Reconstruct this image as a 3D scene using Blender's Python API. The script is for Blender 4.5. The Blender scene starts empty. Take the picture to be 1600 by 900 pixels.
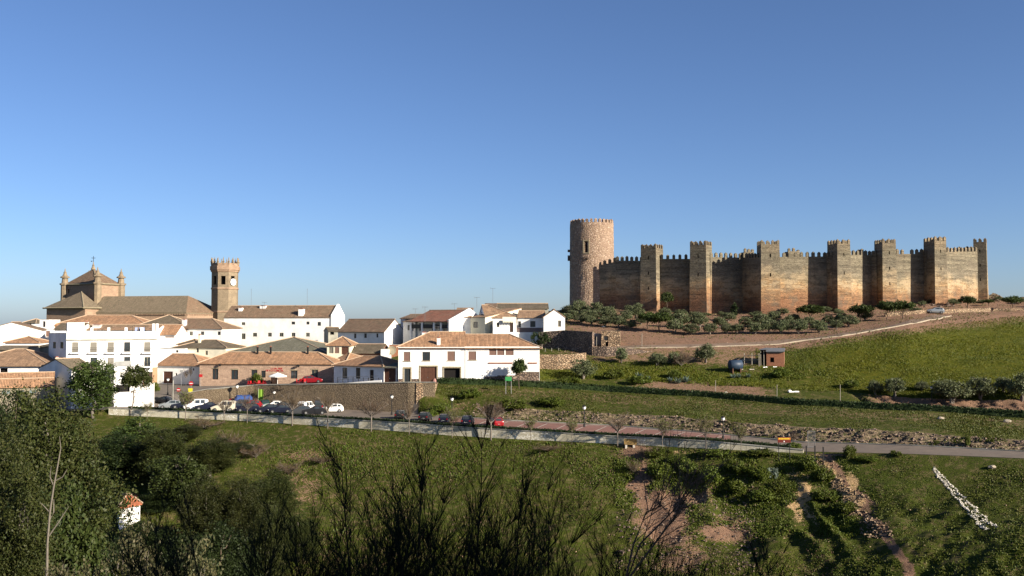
import bpy, bmesh, math, random
import numpy as np
from mathutils import Vector, Matrix
random.seed(7)
R = math.radians
F = 1500.0            # focal length in photo pixels (photo 1600 wide)
HOR = 505.0           # horizon row
PITCH = math.atan((HOR - 450.0) / F)
SUN_AZ, SUN_EL = 57.0, 21.0      # right of the direction back to the camera, elevation
scene = bpy.context.scene
# ------------------------------------------------------------------ camera
cd = bpy.data.cameras.new('camera'); cam = bpy.data.objects.new('camera', cd)
scene.collection.objects.link(cam); scene.camera = cam
cd.sensor_width = 36.0; cd.lens = 36.0 * F / 1600.0
cd.clip_start = 0.3; cd.clip_end = 20000
cam.location = (0, 0, 0); cam.rotation_euler = (R(90) + PITCH, 0, 0)
# ------------------------------------------------------------------ world, sun
wd = bpy.data.worlds.new('World'); scene.world = wd; wd.use_nodes = True
wn = wd.node_tree; wn.nodes.clear()
sky = wn.nodes.new('ShaderNodeTexSky'); sky.sky_type = 'NISHITA'; sky.sun_disc = False
sx, sy = math.sin(R(SUN_AZ)), -math.cos(R(SUN_AZ))      # horizontal direction to the sun
sky.sun_elevation = R(SUN_EL); sky.sun_rotation = math.atan2(sx, sy)
sky.altitude = 600; sky.air_density = 0.8; sky.dust_density = 1.0; sky.ozone_density = 5.5
bg = wn.nodes.new('ShaderNodeBackground'); bg.inputs['Strength'].default_value = 0.058
wo = wn.nodes.new('ShaderNodeOutputWorld')
tint = wn.nodes.new('ShaderNodeVectorMath'); tint.operation = 'MULTIPLY'; tint.inputs[1].default_value = (1.12, 1.02, 1.02)   # camera white balance
wn.links.new(sky.outputs[0], tint.inputs[0]); wn.links.new(tint.outputs[0], bg.inputs['Color']); wn.links.new(bg.outputs[0], wo.inputs['Surface'])
sl = bpy.data.lights.new('sun', 'SUN'); so = bpy.data.objects.new('sun', sl); scene.collection.objects.link(so)
sl.energy = 5.0; sl.angle = R(0.5); sl.color = (1.0, 0.895, 0.75)
sd = Vector((sx * math.cos(R(SUN_EL)), sy * math.cos(R(SUN_EL)), math.sin(R(SUN_EL))))
so.rotation_euler = (-sd).to_track_quat('-Z', 'Y').to_euler(); so.location = (60, -60, 60)
vs = scene.view_settings
vs.view_transform = 'Standard'; vs.look = 'None'; vs.gamma = 1.0; vs.use_curve_mapping = False; vs.exposure = 1.25
scene.cycles.max_bounces = 5; scene.cycles.diffuse_bounces = 2; scene.cycles.glossy_bounces = 2
scene.cycles.transparent_max_bounces = 4; scene.cycles.use_denoising = True

# ------------------------------------------------------------------ photo geometry
cp, sp_ = math.cos(PITCH), math.sin(PITCH)
def ray(px, py):
    u, v = (px - 800.0) / F, (450.0 - py) / F
    y = cp - v * sp_
    return u / y, (sp_ + v * cp) / y          # X/Y, Z/Y
def P(px, py, d):
    a, e = ray(px, py); return Vector((a * d, d, e * d))
def zof(py, d): return ray(800, py)[1] * d

# ------------------------------------------------------------------ terrain function
# stations: (distance, photo row) from st 4 on; 0..3 the near hill and the valley bottom
COLS = {
 -250: [(98,905),(126,800),(164,660),(165,655),(172,645),(180,635),(184,625),(196,600),(200,597),(222,560),(262,546),(330,512)],
 0:    [(100,905),(130,790),(165,650),(166,645),(175,638),(180,632),(186,620),(196,603),(200,597),(222,560),(262,546),(330,512)],
 170:  [(108,905),(135,780),(166,648),(166.8,640),(176,635),(181,629),(188,609),(196,601),(200,597),(222,560),(262,546),(330,512)],
 300:  [(110,905),(136,770),(163,654),(164,646),(181,632.5),(183,613),(190,604),(198,598),(200,596),(222,560),(262,546),(330,512)],
 400:  [(110,905),(135,775),(160,658.5),(160.8,651),(183,633),(183.8,604.5),(190,601),(198,596),(201,594),(220,560),(262,546),(330,512)],
 640:  [(112,905),(132,780),(150,675),(150.8,664),(171.6,645),(172.4,600.5),(178,597.5),(191,591),(193,588),(205,545),(222,541),(300,506)],
 700:  [(112,905),(130,785),(148,680),(148.8,669),(166,650),(172,622),(177,600),(190,591),(193,586),(203,548),(225,522),(300,500)],
 800:  [(111,905),(127,790),(144.5,686),(145.3,675),(160,657),(166,636),(177,603),(183,593),(188,582),(200,552),(235,505),(300,490)],
 950:  [(110,905),(125,790),(140,693),(140.8,684),(157,664),(162,648),(176,612),(184,590),(189,578),(200,546),(256,486),(310,480)],
 1100: [(108,905),(122,790),(134.5,701),(135.3,692),(148,676),(153,656),(170,621),(178,601),(182,592),(200,543),(252,491),(310,482)],
 1250: [(105,905),(118,800),(130,708),(130.6,706),(138.5,691),(143,667),(162,634),(172,607),(176,600),(200,537),(256,487),(310,478)],
 1420: [(98,905),(112,805),(124,711),(124.5,710),(131,696),(135,675),(156,642),(164,622),(168,606),(208,508),(262,473),(310,468)],
 1600: [(92,905),(106,810),(118,718),(118.5,717),(124,706),(128,691),(150,653),(159,626),(164,603),(236,489),(278,466),(315,466)],
 1850: [(90,905),(100,815),(112,726),(112.5,725),(118,714),(122,702),(145,663),(154,638),(158,618),(240,486),(285,468),(320,470)],
}
_pxs = np.array(sorted(COLS)); _D = []; _Z = []
for k in sorted(COLS):
    c = COLS[k]
    d = [0.0, 8.0, 40.0, 84.0 if k > 1300 else 92.0] + [q[0] for q in c]
    z = [-1.65, -4.6, -18.5, -30.0 if k > 1300 else -33.5] + [zof(q[1], q[0]) for q in c]
    d += [430, 760, 9000]; z += [-9.0 if k < 800 else -3.0, -26, -36]
    _D.append(d); _Z.append(z)
_D = np.array(_D, float); _Z = np.array(_Z, float); NS = _D.shape[1]
def _hash(ix, iy, s):
    h = (ix * 374761393 + iy * 668265263 + s * 974634777) & 0xffffffff
    h = ((h ^ (h >> 13)) * 1274126177) & 0xffffffff
    return ((h ^ (h >> 16)) & 0xffff) / 65535.0
def vnoise(x, y, s=0):
    x = np.asarray(x, float); y = np.asarray(y, float)
    ix = np.floor(x).astype(np.int64); iy = np.floor(y).astype(np.int64)
    fx = x - ix; fy = y - iy; fx = fx * fx * (3 - 2 * fx); fy = fy * fy * (3 - 2 * fy)
    a = _hash(ix, iy, s); b = _hash(ix + 1, iy, s); c = _hash(ix, iy + 1, s); d = _hash(ix + 1, iy + 1, s)
    return (a + (b - a) * fx) * (1 - fy) + (c + (d - c) * fx) * fy - 0.5
def colinterp(px):
    px = np.clip(px, _pxs[0], _pxs[-1])
    i = np.clip(np.searchsorted(_pxs, px) - 1, 0, len(_pxs) - 2)
    t = ((px - _pxs[i]) / (_pxs[i + 1] - _pxs[i]))[:, None]
    return _D[i] * (1 - t) + _D[i + 1] * t, _Z[i] * (1 - t) + _Z[i + 1] * t
AMP = np.array([0, .3, .8, 1.0, 1.0, .8, 0, 0, .05, .35, .15, .2, .3, .15, .3, .2, 1.0, 2.0, 2.0])
def rough(x, y, s, px):
    """small relief of the ground, weighted by the stretch it lies in"""
    amp = np.interp(s, np.arange(NS), AMP)
    town = np.clip((px - 830) / 80, 0, 1)          # the town stands on level made-up ground
    amp = np.where((s > 8.99) & (s < 13.2), amp * np.maximum(town, np.clip((s - 13) * 5, 0, 1)), amp)
    amp = np.where((s > 7.5) & (s <= 8.99), amp * np.clip((px - 652) / 30, 0, 1), amp)
    edge = 1.0
    n = 2.2 * vnoise(x / 13, y / 9, 1) + 1.1 * vnoise(x / 4.7, y / 4.1, 2) + .55 * vnoise(x / 1.9, y / 1.7, 3) + .26 * vnoise(x / .8, y / .8, 4)
    z = amp * edge * n
    # the rock cut along the road, strata leaning
    rock = (s > 8.0) & (s < 9.15) & (px > 700)
    rn = 1.6 * np.abs(vnoise((x + 1.5 * y) / 2.4, y / 1.1, 5)) + 1.0 * np.abs(vnoise(x / .9, y / .6, 6))
    z = z + np.where(rock, (rn - .5) * np.clip(1 - np.abs(s - 8.55) / .6, 0, 1) * .9, 0)
    # furrows of the gullied bank right of the middle, below the road, and the eroded bank above the hedge
    gw = np.clip((px - 940) / 60, 0, 1) * np.clip((1390 - px) / 90, 0, 1) * np.clip((s - 4) * 2, 0, 1)
    g = (s > 4) & (s < 5.7)
    z = z + gw * np.where(g, -1.1 * np.abs(vnoise(x / 3.0, y / 8.0, 8)) * 2 * np.clip((5.7 - s) * 3, 0, 1), 0)
    g2 = (s > 10.1) & (s < 11) & (px > 1330)
    z = z + np.where(g2, -.9 * np.abs(vnoise(x / 1.0, y / 5.0, 9)) * 2, 0)
    return z
def terr(x, y):
    x = np.atleast_1d(np.asarray(x, float)); y = np.atleast_1d(np.asarray(y, float))
    a = x / np.maximum(y, 1.0); px = 800 + F * a
    D, Z = colinterp(px)
    j = np.clip((D <= y[:, None]).sum(1) - 1, 0, NS - 2)
    r = np.arange(len(y)); d0 = D[r, j]; d1 = D[r, j + 1]
    t = np.clip((y - d0) / np.maximum(d1 - d0, 1e-6), 0, 1)
    z = Z[r, j] * (1 - t) + Z[r, j + 1] * t; s = j + t
    return z + rough(x, y, s, px), s, px
def T(x, y): return float(terr([x], [y])[0][0])
def hit(px, py, dmin=60.0, dmax=420.0):
    """where the sight line of a photo pixel meets the ground"""
    a, e = ray(px, py)
    d = np.arange(dmin, dmax, 0.25); z = terr(a * d, d)[0]
    k = np.nonzero(z >= e * d)[0]
    dd = d[k[0]] if len(k) else 300.0
    return Vector((a * dd, dd, float(z[k[0]]) if len(k) else e * dd))
def gnd(px, d):
    a = ray(px, 560)[0]; return Vector((a * d, d, T(a * d, d)))

# ------------------------------------------------------------------ materials
MATS = {}
def _mat(name):
    m = bpy.data.materials.new(name); m.use_nodes = True; n = m.node_tree; n.nodes.clear()
    o = n.nodes.new('ShaderNodeOutputMaterial'); b = n.nodes.new('ShaderNodeBsdfPrincipled')
    n.links.new(b.outputs[0], o.inputs[0]); MATS[name] = m
    b.inputs['Roughness'].default_value = .85
    if 'Specular IOR Level' in b.inputs: b.inputs['Specular IOR Level'].default_value = .25
    return m, n, b
def node(n, t, **kw):
    k = n.nodes.new(t)
    for a, v in kw.items():
        if a.startswith('i_'):
            key = a[2:].replace('_', ' ')
            k.inputs[key].default_value = v
        else: setattr(k, a, v)
    return k
def coords(n, kind='Object'):
    return n.nodes.new('ShaderNodeTexCoord').outputs[kind]
def scaled(n, src, s, rot=(0, 0, 0)):
    m = n.nodes.new('ShaderNodeMapping'); m.inputs['Scale'].default_value = s; m.inputs['Rotation'].default_value = rot
    n.links.new(src, m.inputs['Vector']); return m.outputs[0]
def noise(n, src, scale, detail=4, rough=.6, dist=0):
    k = n.nodes.new('ShaderNodeTexNoise'); k.inputs['Scale'].default_value = scale; k.inputs['Detail'].default_value = detail
    k.inputs['Roughness'].default_value = rough; k.inputs['Distortion'].default_value = dist
    n.links.new(src, k.inputs['Vector']); return k.outputs['Fac']
def ramp(n, src, stops):
    k = n.nodes.new('ShaderNodeValToRGB'); e = k.color_ramp.elements
    while len(e) < len(stops): e.new(.5)
    for q, (p, c) in zip(e, stops): q.position = p; q.color = (*c, 1) if len(c) == 3 else c
    n.links.new(src, k.inputs[0]); return k.outputs[0]
def mix(n, fac, a, b, mode='MIX'):
    k = n.nodes.new('ShaderNodeMix'); k.data_type = 'RGBA'; k.blend_type = mode
    for s, v in ((0, fac), (6, a), (7, b)):
        if isinstance(v, (int, float)): k.inputs[s].default_value = v
        elif isinstance(v, tuple): k.inputs[s].default_value = (*v, 1) if len(v) == 3 else v
        else: n.links.new(v, k.inputs[s])
    return k.outputs[2]
def mathn(n, op, a, b=0.0, clamp=False):
    k = n.nodes.new('ShaderNodeMath'); k.operation = op; k.use_clamp = clamp
    for i, v in enumerate((a, b)):
        if isinstance(v, (int, float)): k.inputs[i].default_value = v
        else: n.links.new(v, k.inputs[i])
    return k.outputs[0]
def bump(n, b, h, strength=.5, dist=.05):
    k = n.nodes.new('ShaderNodeBump'); k.inputs['Strength'].default_value = strength; k.inputs['Distance'].default_value = dist
    n.links.new(h, k.inputs['Height']); n.links.new(k.outputs[0], b.inputs['Normal'])
def grey(v): return (v, v, v)

def plaster(name, col, dirt=.12):
    m, n, b = _mat(name); c = coords(n)
    f = noise(n, c, .35, 5, .65); f2 = noise(n, scaled(n, c, (2.2, 2.2, .25)), 1.0, 5, .7); f3 = noise(n, c, 9, 3)
    d = tuple(x * (1 - dirt * 1.6) for x in col); d2 = (col[0] * .80, col[1] * .76, col[2] * .66)
    a = mix(n, ramp(n, f, [(.35, grey(0)), (.75, grey(1))]), col, d)
    a = mix(n, mathn(n, 'MULTIPLY', ramp(n, f2, [(.56, grey(0)), (.80, grey(1))]), dirt * 3.2), a, d2)
    n.links.new(a, b.inputs['Base Color']); bump(n, b, f3, .25, .03); return m
plaster('white_plaster', (.80, .785, .745), .2); plaster('cream_plaster', (.66, .62, .48), .2)
plaster('old_plaster', (.46, .44, .36), .4); plaster('tan_plaster', (.34, .30, .21), .3)
plaster('grey_plaster', (.40, .40, .38), .3); plaster('ochre_plaster', (.50, .30, .17), .2)
plaster('concrete', (.42, .41, .35), .5)

def tiles(name, c1, c2, c3, w=.24, moss=.0):
    """curved clay tiles: ribs run down the slope (uv in metres)"""
    m, n, b = _mat(name); uv = coords(n, 'UV'); ob = coords(n)
    sep = n.nodes.new('ShaderNodeSeparateXYZ'); n.links.new(uv, sep.inputs[0])
    u = mathn(n, 'MULTIPLY', sep.outputs[0], 1 / w); fr = mathn(n, 'FRACT', u)
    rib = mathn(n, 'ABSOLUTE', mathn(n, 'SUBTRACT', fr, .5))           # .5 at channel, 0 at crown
    v = mathn(n, 'FRACT', mathn(n, 'MULTIPLY', sep.outputs[1], 1 / .33))
    big = noise(n, ob, .55, 5, .7); sm = noise(n, scaled(n, uv, (1 / w, 1 / .33, 1)), 1.0, 2, .5)
    patch = noise(n, ob, 1.9, 4, .7)
    a = mix(n, ramp(n, sm, [(.36, grey(0)), (.64, grey(1))]), tuple(x * 1.12 for x in c1), tuple(x * .85 for x in c2))
    a = mix(n, ramp(n, big, [(.42, grey(0)), (.62, grey(1))]), a, c3)
    a = mix(n, mathn(n, 'MULTIPLY', ramp(n, patch, [(.54, grey(0)), (.66, grey(1))]), .35), a, tuple(x * .55 for x in c3))
    row = noise(n, scaled(n, uv, (1 / w, .12, 1)), 1.0, 2, .5); a = mix(n, .55, a, ramp(n, row, [(.3, grey(.62)), (.7, grey(1.35))]), 'MULTIPLY')
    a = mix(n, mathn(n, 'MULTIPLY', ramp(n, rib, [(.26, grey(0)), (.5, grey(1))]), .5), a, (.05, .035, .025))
    mott = noise(n, ob, 1.2, 5, .8); a = mix(n, .75, a, ramp(n, mott, [(.34, grey(.55)), (.5, grey(1.0)), (.66, grey(1.4))]), 'MULTIPLY')
    if moss: a = mix(n, mathn(n, 'MULTIPLY', ramp(n, patch, [(.40, grey(0)), (.62, grey(1))]), moss), a, (.13, .125, .07))
    n.links.new(a, b.inputs['Base Color']); b.inputs['Roughness'].default_value = .9
    h = mathn(n, 'ADD', mathn(n, 'MULTIPLY', mathn(n, 'SUBTRACT', .5, rib), 2.0), mathn(n, 'MULTIPLY', v, .3))
    h = mathn(n, 'ADD', h, mathn(n, 'MULTIPLY', sm, .5))
    bump(n, b, h, .7, .07); return m
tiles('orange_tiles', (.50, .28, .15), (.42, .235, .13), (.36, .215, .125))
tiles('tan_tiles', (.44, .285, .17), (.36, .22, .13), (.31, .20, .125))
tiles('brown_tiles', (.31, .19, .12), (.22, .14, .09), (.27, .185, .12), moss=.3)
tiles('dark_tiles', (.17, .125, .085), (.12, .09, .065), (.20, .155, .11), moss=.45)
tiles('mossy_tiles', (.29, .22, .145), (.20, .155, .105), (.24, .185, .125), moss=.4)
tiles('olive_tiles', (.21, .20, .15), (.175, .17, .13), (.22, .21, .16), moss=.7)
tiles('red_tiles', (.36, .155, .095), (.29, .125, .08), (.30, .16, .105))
tiles('bright_red_tiles', (.55, .17, .08), (.46, .14, .07), (.48, .19, .10))

def masonry(name, c1, c2, mortar, scale=1.0, rowh=.32, width=.7, msize=.03, stain=.35, bumpd=.06):
    m, n, b = _mat(name); uv = coords(n, 'UV'); ob = coords(n)
    wob = n.nodes.new('ShaderNodeVectorMath'); wob.operation = 'ADD'
    nz = n.nodes.new('ShaderNodeTexNoise'); nz.inputs['Scale'].default_value = 1.3; n.links.new(uv, nz.inputs['Vector'])
    sc = n.nodes.new('ShaderNodeVectorMath'); sc.operation = 'SCALE'; sc.inputs['Scale'].default_value = .14
    n.links.new(nz.outputs['Color'], sc.inputs[0]); n.links.new(uv, wob.inputs[0]); n.links.new(sc.outputs[0], wob.inputs[1])
    br = n.nodes.new('ShaderNodeTexBrick'); n.links.new(wob.outputs[0], br.inputs['Vector'])
    br.inputs['Color1'].default_value = (*c1, 1); br.inputs['Color2'].default_value = (*c2, 1); br.inputs['Mortar'].default_value = (*mortar, 1)
    br.inputs['Scale'].default_value = scale; br.inputs['Brick Width'].default_value = width; br.inputs['Row Height'].default_value = rowh
    br.inputs['Mortar Size'].default_value = msize; br.inputs['Mortar Smooth'].default_value = .3; br.inputs['Bias'].default_value = -.1
    big = noise(n, ob, .5, 6, .7); fine = noise(n, ob, 5, 5, .7)
    a = mix(n, mathn(n, 'MULTIPLY', ramp(n, big, [(.40, grey(0)), (.68, grey(1))]), stain), br.outputs['Color'], tuple(x * .45 for x in c1))
    a = mix(n, .55, a, ramp(n, fine, [(.3, grey(.35)), (.7, grey(1.4))]), 'MULTIPLY')
    n.links.new(a, b.inputs['Base Color'])
    h = mathn(n, 'ADD', mathn(n, 'SUBTRACT', 1.0, br.outputs['Fac']), mathn(n, 'MULTIPLY', fine, .8)); bump(n, b, h, .8, bumpd); return m
masonry('restaurant_stone', (.58, .40, .28), (.40, .27, .19), (.52, .39, .29))
masonry('church_stone', (.48, .325, .215), (.38, .255, .17), (.43, .30, .20), rowh=.4, width=.9, msize=.02, stain=.4)
masonry('tower_stone', (.37, .285, .185), (.29, .225, .15), (.34, .265, .175), rowh=.45, width=.95, msize=.02, stain=.55)
masonry('brick', (.45, .19, .10), (.36, .15, .08), (.38, .28, .20), rowh=.09, width=.27, msize=.012)
masonry('surround_stone', (.40, .34, .22), (.33, .27, .17), (.3, .25, .17), rowh=.5, width=.6, stain=.2)

def rubble(name, cols, scale=2.2, gap=.12, gapcol=(.10, .07, .05), stain=.3, squash=1.5):
    m, n, b = _mat(name); uv = coords(n, 'UV'); ob = coords(n)
    c = scaled(n, uv, (scale, scale * squash, 1))
    v1 = n.nodes.new('ShaderNodeTexVoronoi'); v1.feature = 'F1'; n.links.new(c, v1.inputs['Vector']); v1.inputs['Scale'].default_value = 1
    v2 = n.nodes.new('ShaderNodeTexVoronoi'); v2.feature = 'DISTANCE_TO_EDGE'; n.links.new(c, v2.inputs['Vector']); v2.inputs['Scale'].default_value = 1
    sep = n.nodes.new('ShaderNodeSeparateColor'); n.links.new(v1.outputs['Color'], sep.inputs[0])
    k = len(cols) - 1
    a = ramp(n, sep.outputs[0], [(i / k, cc) for i, cc in enumerate(cols)])
    a = mix(n, ramp(n, v2.outputs['Distance'], [(gap * .3, grey(1)), (gap, grey(0))]), a, gapcol)
    big = noise(n, ob, .35, 6, .7); fine = noise(n, ob, 6, 4, .7)
    a = mix(n, mathn(n, 'MULTIPLY', ramp(n, big, [(.42, grey(0)), (.68, grey(1))]), stain), a, tuple(x * .5 for x in cols[0]))
    a = mix(n, .4, a, ramp(n, fine, [(.3, grey(.5)), (.7, grey(1.3))]), 'MULTIPLY')
    n.links.new(a, b.inputs['Base Color'])
    h = mathn(n, 'ADD', mathn(n, 'MINIMUM', mathn(n, 'MULTIPLY', v2.outputs['Distance'], 5), 1.0), mathn(n, 'MULTIPLY', fine, .5)); bump(n, b, h, .9, .09); return m
rubble('round_tower_rubble', [(.34, .235, .16), (.44, .32, .22), (.28, .18, .125), (.54, .41, .30), (.38, .265, .19)], 1.5, .14, (.30, .21, .145), .25)
rubble('dry_stone', [(.30, .20, .12), (.52, .38, .24), (.38, .25, .15), (.60, .46, .30)], 2.0, .16, (.10, .07, .045))
rubble('dark_rubble', [(.22, .16, .12), (.34, .25, .18), (.26, .18, .13), (.40, .30, .22)], 1.8, .16, (.08, .06, .05), .4)
rubble('retaining_stone', [(.23, .175, .11), (.26, .20, .125), (.20, .15, .095), (.28, .215, .14)], 2.6, .08, (.17, .125, .08), .5)

def tapia(name='rammed_earth'):
    """rammed earth walls: thin level lifts, a grey upper half, ochre and red stone below, putlog holes"""
    m, n, b = _mat(name); uv = coords(n, 'UV'); ob = coords(n)
    geo = n.nodes.new('ShaderNodeNewGeometry'); sep = n.nodes.new('ShaderNodeSeparateXYZ'); n.links.new(geo.outputs['Position'], sep.inputs[0])
    z = sep.outputs[2]
    warp = noise(n, ob, .12, 4, .6); zz = mathn(n, 'ADD', z, mathn(n, 'MULTIPLY', mathn(n, 'SUBTRACT', warp, .5), 13.0))
    zn = mathn(n, 'MULTIPLY', mathn(n, 'SUBTRACT', zz, 2.0), 1 / 20.0, True)
    base = ramp(n, zn, [(.0, (.24, .12, .065)), (.14, (.32, .165, .085)), (.28, (.42, .245, .12)), (.42, (.47, .32, .165)), (.50, (.32, .26, .16)), (.58, (.245, .21, .145)), (.85, (.225, .195, .13)), (1, (.28, .22, .14))])
    lift = noise(n, scaled(n, uv, (.08, 1.3, 1)), 1.0, 4, .75, .3)
    fine = noise(n, scaled(n, uv, (.8, 2.3, 1)), 1.5, 6, .78, .4)
    a = mix(n, .9, base, ramp(n, lift, [(.32, grey(.42)), (.5, grey(1.0)), (.68, grey(1.45))]), 'MULTIPLY')
    a = mix(n, .8, a, ramp(n, fine, [(.36, grey(.38)), (.5, grey(1.0)), (.64, grey(1.6))]), 'MULTIPLY')
    pt = noise(n, ob, .28, 6, .75)
    a = mix(n, mathn(n, 'MULTIPLY', ramp(n, pt, [(.50, grey(0)), (.60, grey(1))]), .6), a, (.20, .165, .115))
    pt2 = noise(n, scaled(n, uv, (.25, .55, 1)), 1.1, 5, .7)
    low = ramp(n, zn, [(.25, grey(0)), (.38, grey(1)), (.5, grey(1)), (.62, grey(0))])
    a = mix(n, mathn(n, 'MULTIPLY', mathn(n, 'MULTIPLY', ramp(n, pt2, [(.46, grey(0)), (.56, grey(1))]), low), .8), a, (.60, .46, .28))
    pt3 = noise(n, scaled(n, uv, (.7, 1.0, 1)), 2.2, 5, .8); a = mix(n, mathn(n, 'MULTIPLY', ramp(n, pt3, [(.56, grey(0)), (.64, grey(1))]), .6), a, (.12, .075, .05))
    st = noise(n, scaled(n, uv, (1.1, .09, 1)), 1.2, 4, .7)
    a = mix(n, mathn(n, 'MULTIPLY', ramp(n, st, [(.58, grey(0)), (.76, grey(1))]), .5), a, (.13, .09, .06))
    sx_ = n.nodes.new('ShaderNodeSeparateXYZ'); n.links.new(uv, sx_.inputs[0])
    ln = mathn(n, 'FRACT', mathn(n, 'MULTIPLY', sx_.outputs[1], 1 / .85))
    a = mix(n, mathn(n, 'MULTIPLY', ramp(n, ln, [(.0, grey(1)), (.10, grey(0)), (.9, grey(0)), (1, grey(1))]), .22), a, (.12, .085, .055))
    n.links.new(a, b.inputs['Base Color'])
    h = mathn(n, 'ADD', fine, mathn(n, 'MULTIPLY', lift, .6)); bump(n, b, h, 1.0, .22); return m
tapia()

def plain(name, col, rough=.6, metal=0.0, var=.0, spec=None):
    m, n, b = _mat(name); b.inputs['Roughness'].default_value = rough; b.inputs['Metallic'].default_value = metal
    c = coords(n); f = noise(n, c, 3.0, 5, .7)
    a = mix(n, ramp(n, f, [(.35, grey(0)), (.7, grey(1))]), col, tuple(x * (1 - var) for x in col))
    n.links.new(a, b.inputs['Base Color']); return m
plain('glass', (.035, .045, .05), .12); MATS['glass'].node_tree.nodes['Principled BSDF'].inputs['Specular IOR Level'].default_value = .6
plain('pale_glass', (.16, .20, .20), .2)
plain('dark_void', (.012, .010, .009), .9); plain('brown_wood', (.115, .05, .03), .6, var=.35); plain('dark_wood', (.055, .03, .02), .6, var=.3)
plain('brown_shutter', (.22, .13, .10), .6, var=.15); plain('grey_shutter', (.23, .21, .17), .6, var=.2)
plain('white_paint', (.78, .78, .75), .4, var=.06); plain('red_paint', (.48, .02, .025), .3, var=.1)
plain('dark_metal', (.03, .03, .03), .5, .3, .3); plain('steel', (.35, .35, .34), .4, .6, .2); plain('rust', (.18, .085, .05), .8, var=.5)
plain('car_white', (.78, .77, .72), .25, var=.04); plain('car_silver', (.36, .39, .40), .25, .4, .04); plain('car_red', (.26, .012, .018), .22, var=.05)
plain('car_black', (.02, .021, .024), .22, var=.05); plain('car_blue', (.014, .017, .032), .25, var=.05); plain('car_green', (.015, .06, .05), .3, var=.05); plain('car_grey', (.07, .075, .08), .25, .3, .05); plain('car_cream', (.62, .57, .44), .3, var=.04)
plain('tarp_blue', (.03, .08, .26), .6, var=.2); plain('tyre', (.02, .02, .02), .85); plain('lamp_red', (.35, .01, .01), .2); plain('lamp_clear', (.7, .7, .66), .15)
plain('lamp_globe', (.75, .75, .70), .25); plain('sign_green', (.05, .30, .09), .5, var=.15); plain('sign_orange', (.55, .20, .03), .5, var=.1); plain('sign_dark', (.14, .02, .012), .5, var=.2)
plain('sign_yellow', (.7, .62, .03), .5); plain('lime_cover', (.20, .36, .03), .6, var=.2); plain('plank', (.38, .34, .27), .8, var=.3); plain('bench_wood', (.38, .25, .09), .7, var=.3)
plain('tin', (.30, .31, .31), .5, .4, .4); plain('teal_sheet', (.09, .26, .24), .5, var=.2); plain('tank_blue', (.035, .06, .10), .5, var=.4); plain('skin', (.42, .24, .17), .6)
plain('pink_cloth', (.50, .26, .22), .8); plain('grey_cloth', (.20, .18, .16), .8); plain('hair', (.03, .02, .015), .7); plain('ridge_mortar', (.55, .40, .27), .9, var=.3)
plain('solar', (.10, .12, .14), .2, .3); plain('mauve_rail', (.20, .15, .14), .7, var=.1); plain('stone_pale', (.60, .55, .46), .9, var=.35); plain('kerb_stone', (.46, .39, .29), .9, var=.4); plain('clay_red', (.40, .16, .10), .9, var=.2)
plain('laundry', (.35, .42, .62), .8, var=.4)

def leafmat(name, c1, c2, c3, sc=.8, trans=.25):
    m, n, b = _mat(name); ob = coords(n); oi = n.nodes.new('ShaderNodeObjectInfo')
    f = noise(n, ob, sc, 3, .6); g = noise(n, ob, 7, 2, .5)
    a = mix(n, ramp(n, f, [(.38, grey(0)), (.62, grey(1))]), c1, c2)
    a = mix(n, ramp(n, g, [(.50, grey(0)), (.66, grey(1))]), a, c3)
    h = n.nodes.new('ShaderNodeHueSaturation'); n.links.new(a, h.inputs['Color'])
    n.links.new(mathn(n, 'ADD', mathn(n, 'MULTIPLY', oi.outputs['Random'], .02), .484), h.inputs['Hue'])
    n.links.new(mathn(n, 'ADD', mathn(n, 'MULTIPLY', oi.outputs['Random'], .4), .8), h.inputs['Value'])
    n.links.new(h.outputs[0], b.inputs['Base Color']); b.inputs['Roughness'].default_value = .6
    tr = n.nodes.new('ShaderNodeBsdfTranslucent'); n.links.new(h.outputs[0], tr.inputs['Color'])
    ms = n.nodes.new('ShaderNodeMixShader'); ms.inputs[0].default_value = trans
    out = [q for q in n.nodes if q.type == 'OUTPUT_MATERIAL'][0]
    n.links.new(b.outputs[0], ms.inputs[1]); n.links.new(tr.outputs[0], ms.inputs[2]); n.links.new(ms.outputs[0], out.inputs[0]); return m
leafmat('eucalyptus_leaf', (.030, .047, .009), (.050, .064, .012), (.075, .070, .020), .5)
leafmat('dark_leaf', (.018, .036, .009), (.030, .050, .011), (.045, .065, .016), .5)
leafmat('green_leaf', (.034, .062, .012), (.054, .084, .015), (.08, .10, .025))
leafmat('olive_leaf', (.086, .112, .046), (.120, .142, .066), (.16, .175, .09))
leafmat('lime_leaf', (.09, .15, .02), (.13, .18, .03), (.17, .20, .05))
leafmat('scrub_leaf', (.052, .085, .008), (.080, .110, .010), (.12, .13, .02))
leafmat('oak_leaf', (.060, .068, .026), (.085, .088, .034), (.19, .16, .08))
leafmat('dry_twig', (.14, .09, .055), (.17, .115, .07), (.12, .10, .04))
leafmat('budding_twig', (.13, .12, .04), (.15, .105, .05), (.17, .16, .05))
leafmat('grass_blade', (.050, .080, .008), (.072, .094, .010), (.125, .120, .022), .13)
leafmat('meadow_blade', (.060, .090, .005), (.100, .115, .006), (.150, .140, .010), .09)
leafmat('agave_leaf', (.10, .15, .12), (.14, .19, .15), (.18, .2, .15))
leafmat('broom_twig', (.009, .016, .010), (.013, .021, .012), (.019, .026, .014), .8, .03)
MATS['broom_twig'].node_tree.nodes['Principled BSDF'].inputs['Specular IOR Level'].default_value = 0.0
leafmat('hedge_leaf', (.022, .045, .012), (.035, .06, .016), (.05, .075, .02))
plain('bark', (.14, .10, .07), .9, var=.4); plain('pale_bark', (.20, .175, .14), .8, var=.4); plain('grey_bark', (.20, .17, .14), .9, var=.3); plain('broom_stem', (.014, .011, .008), .9, var=.3)

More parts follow.
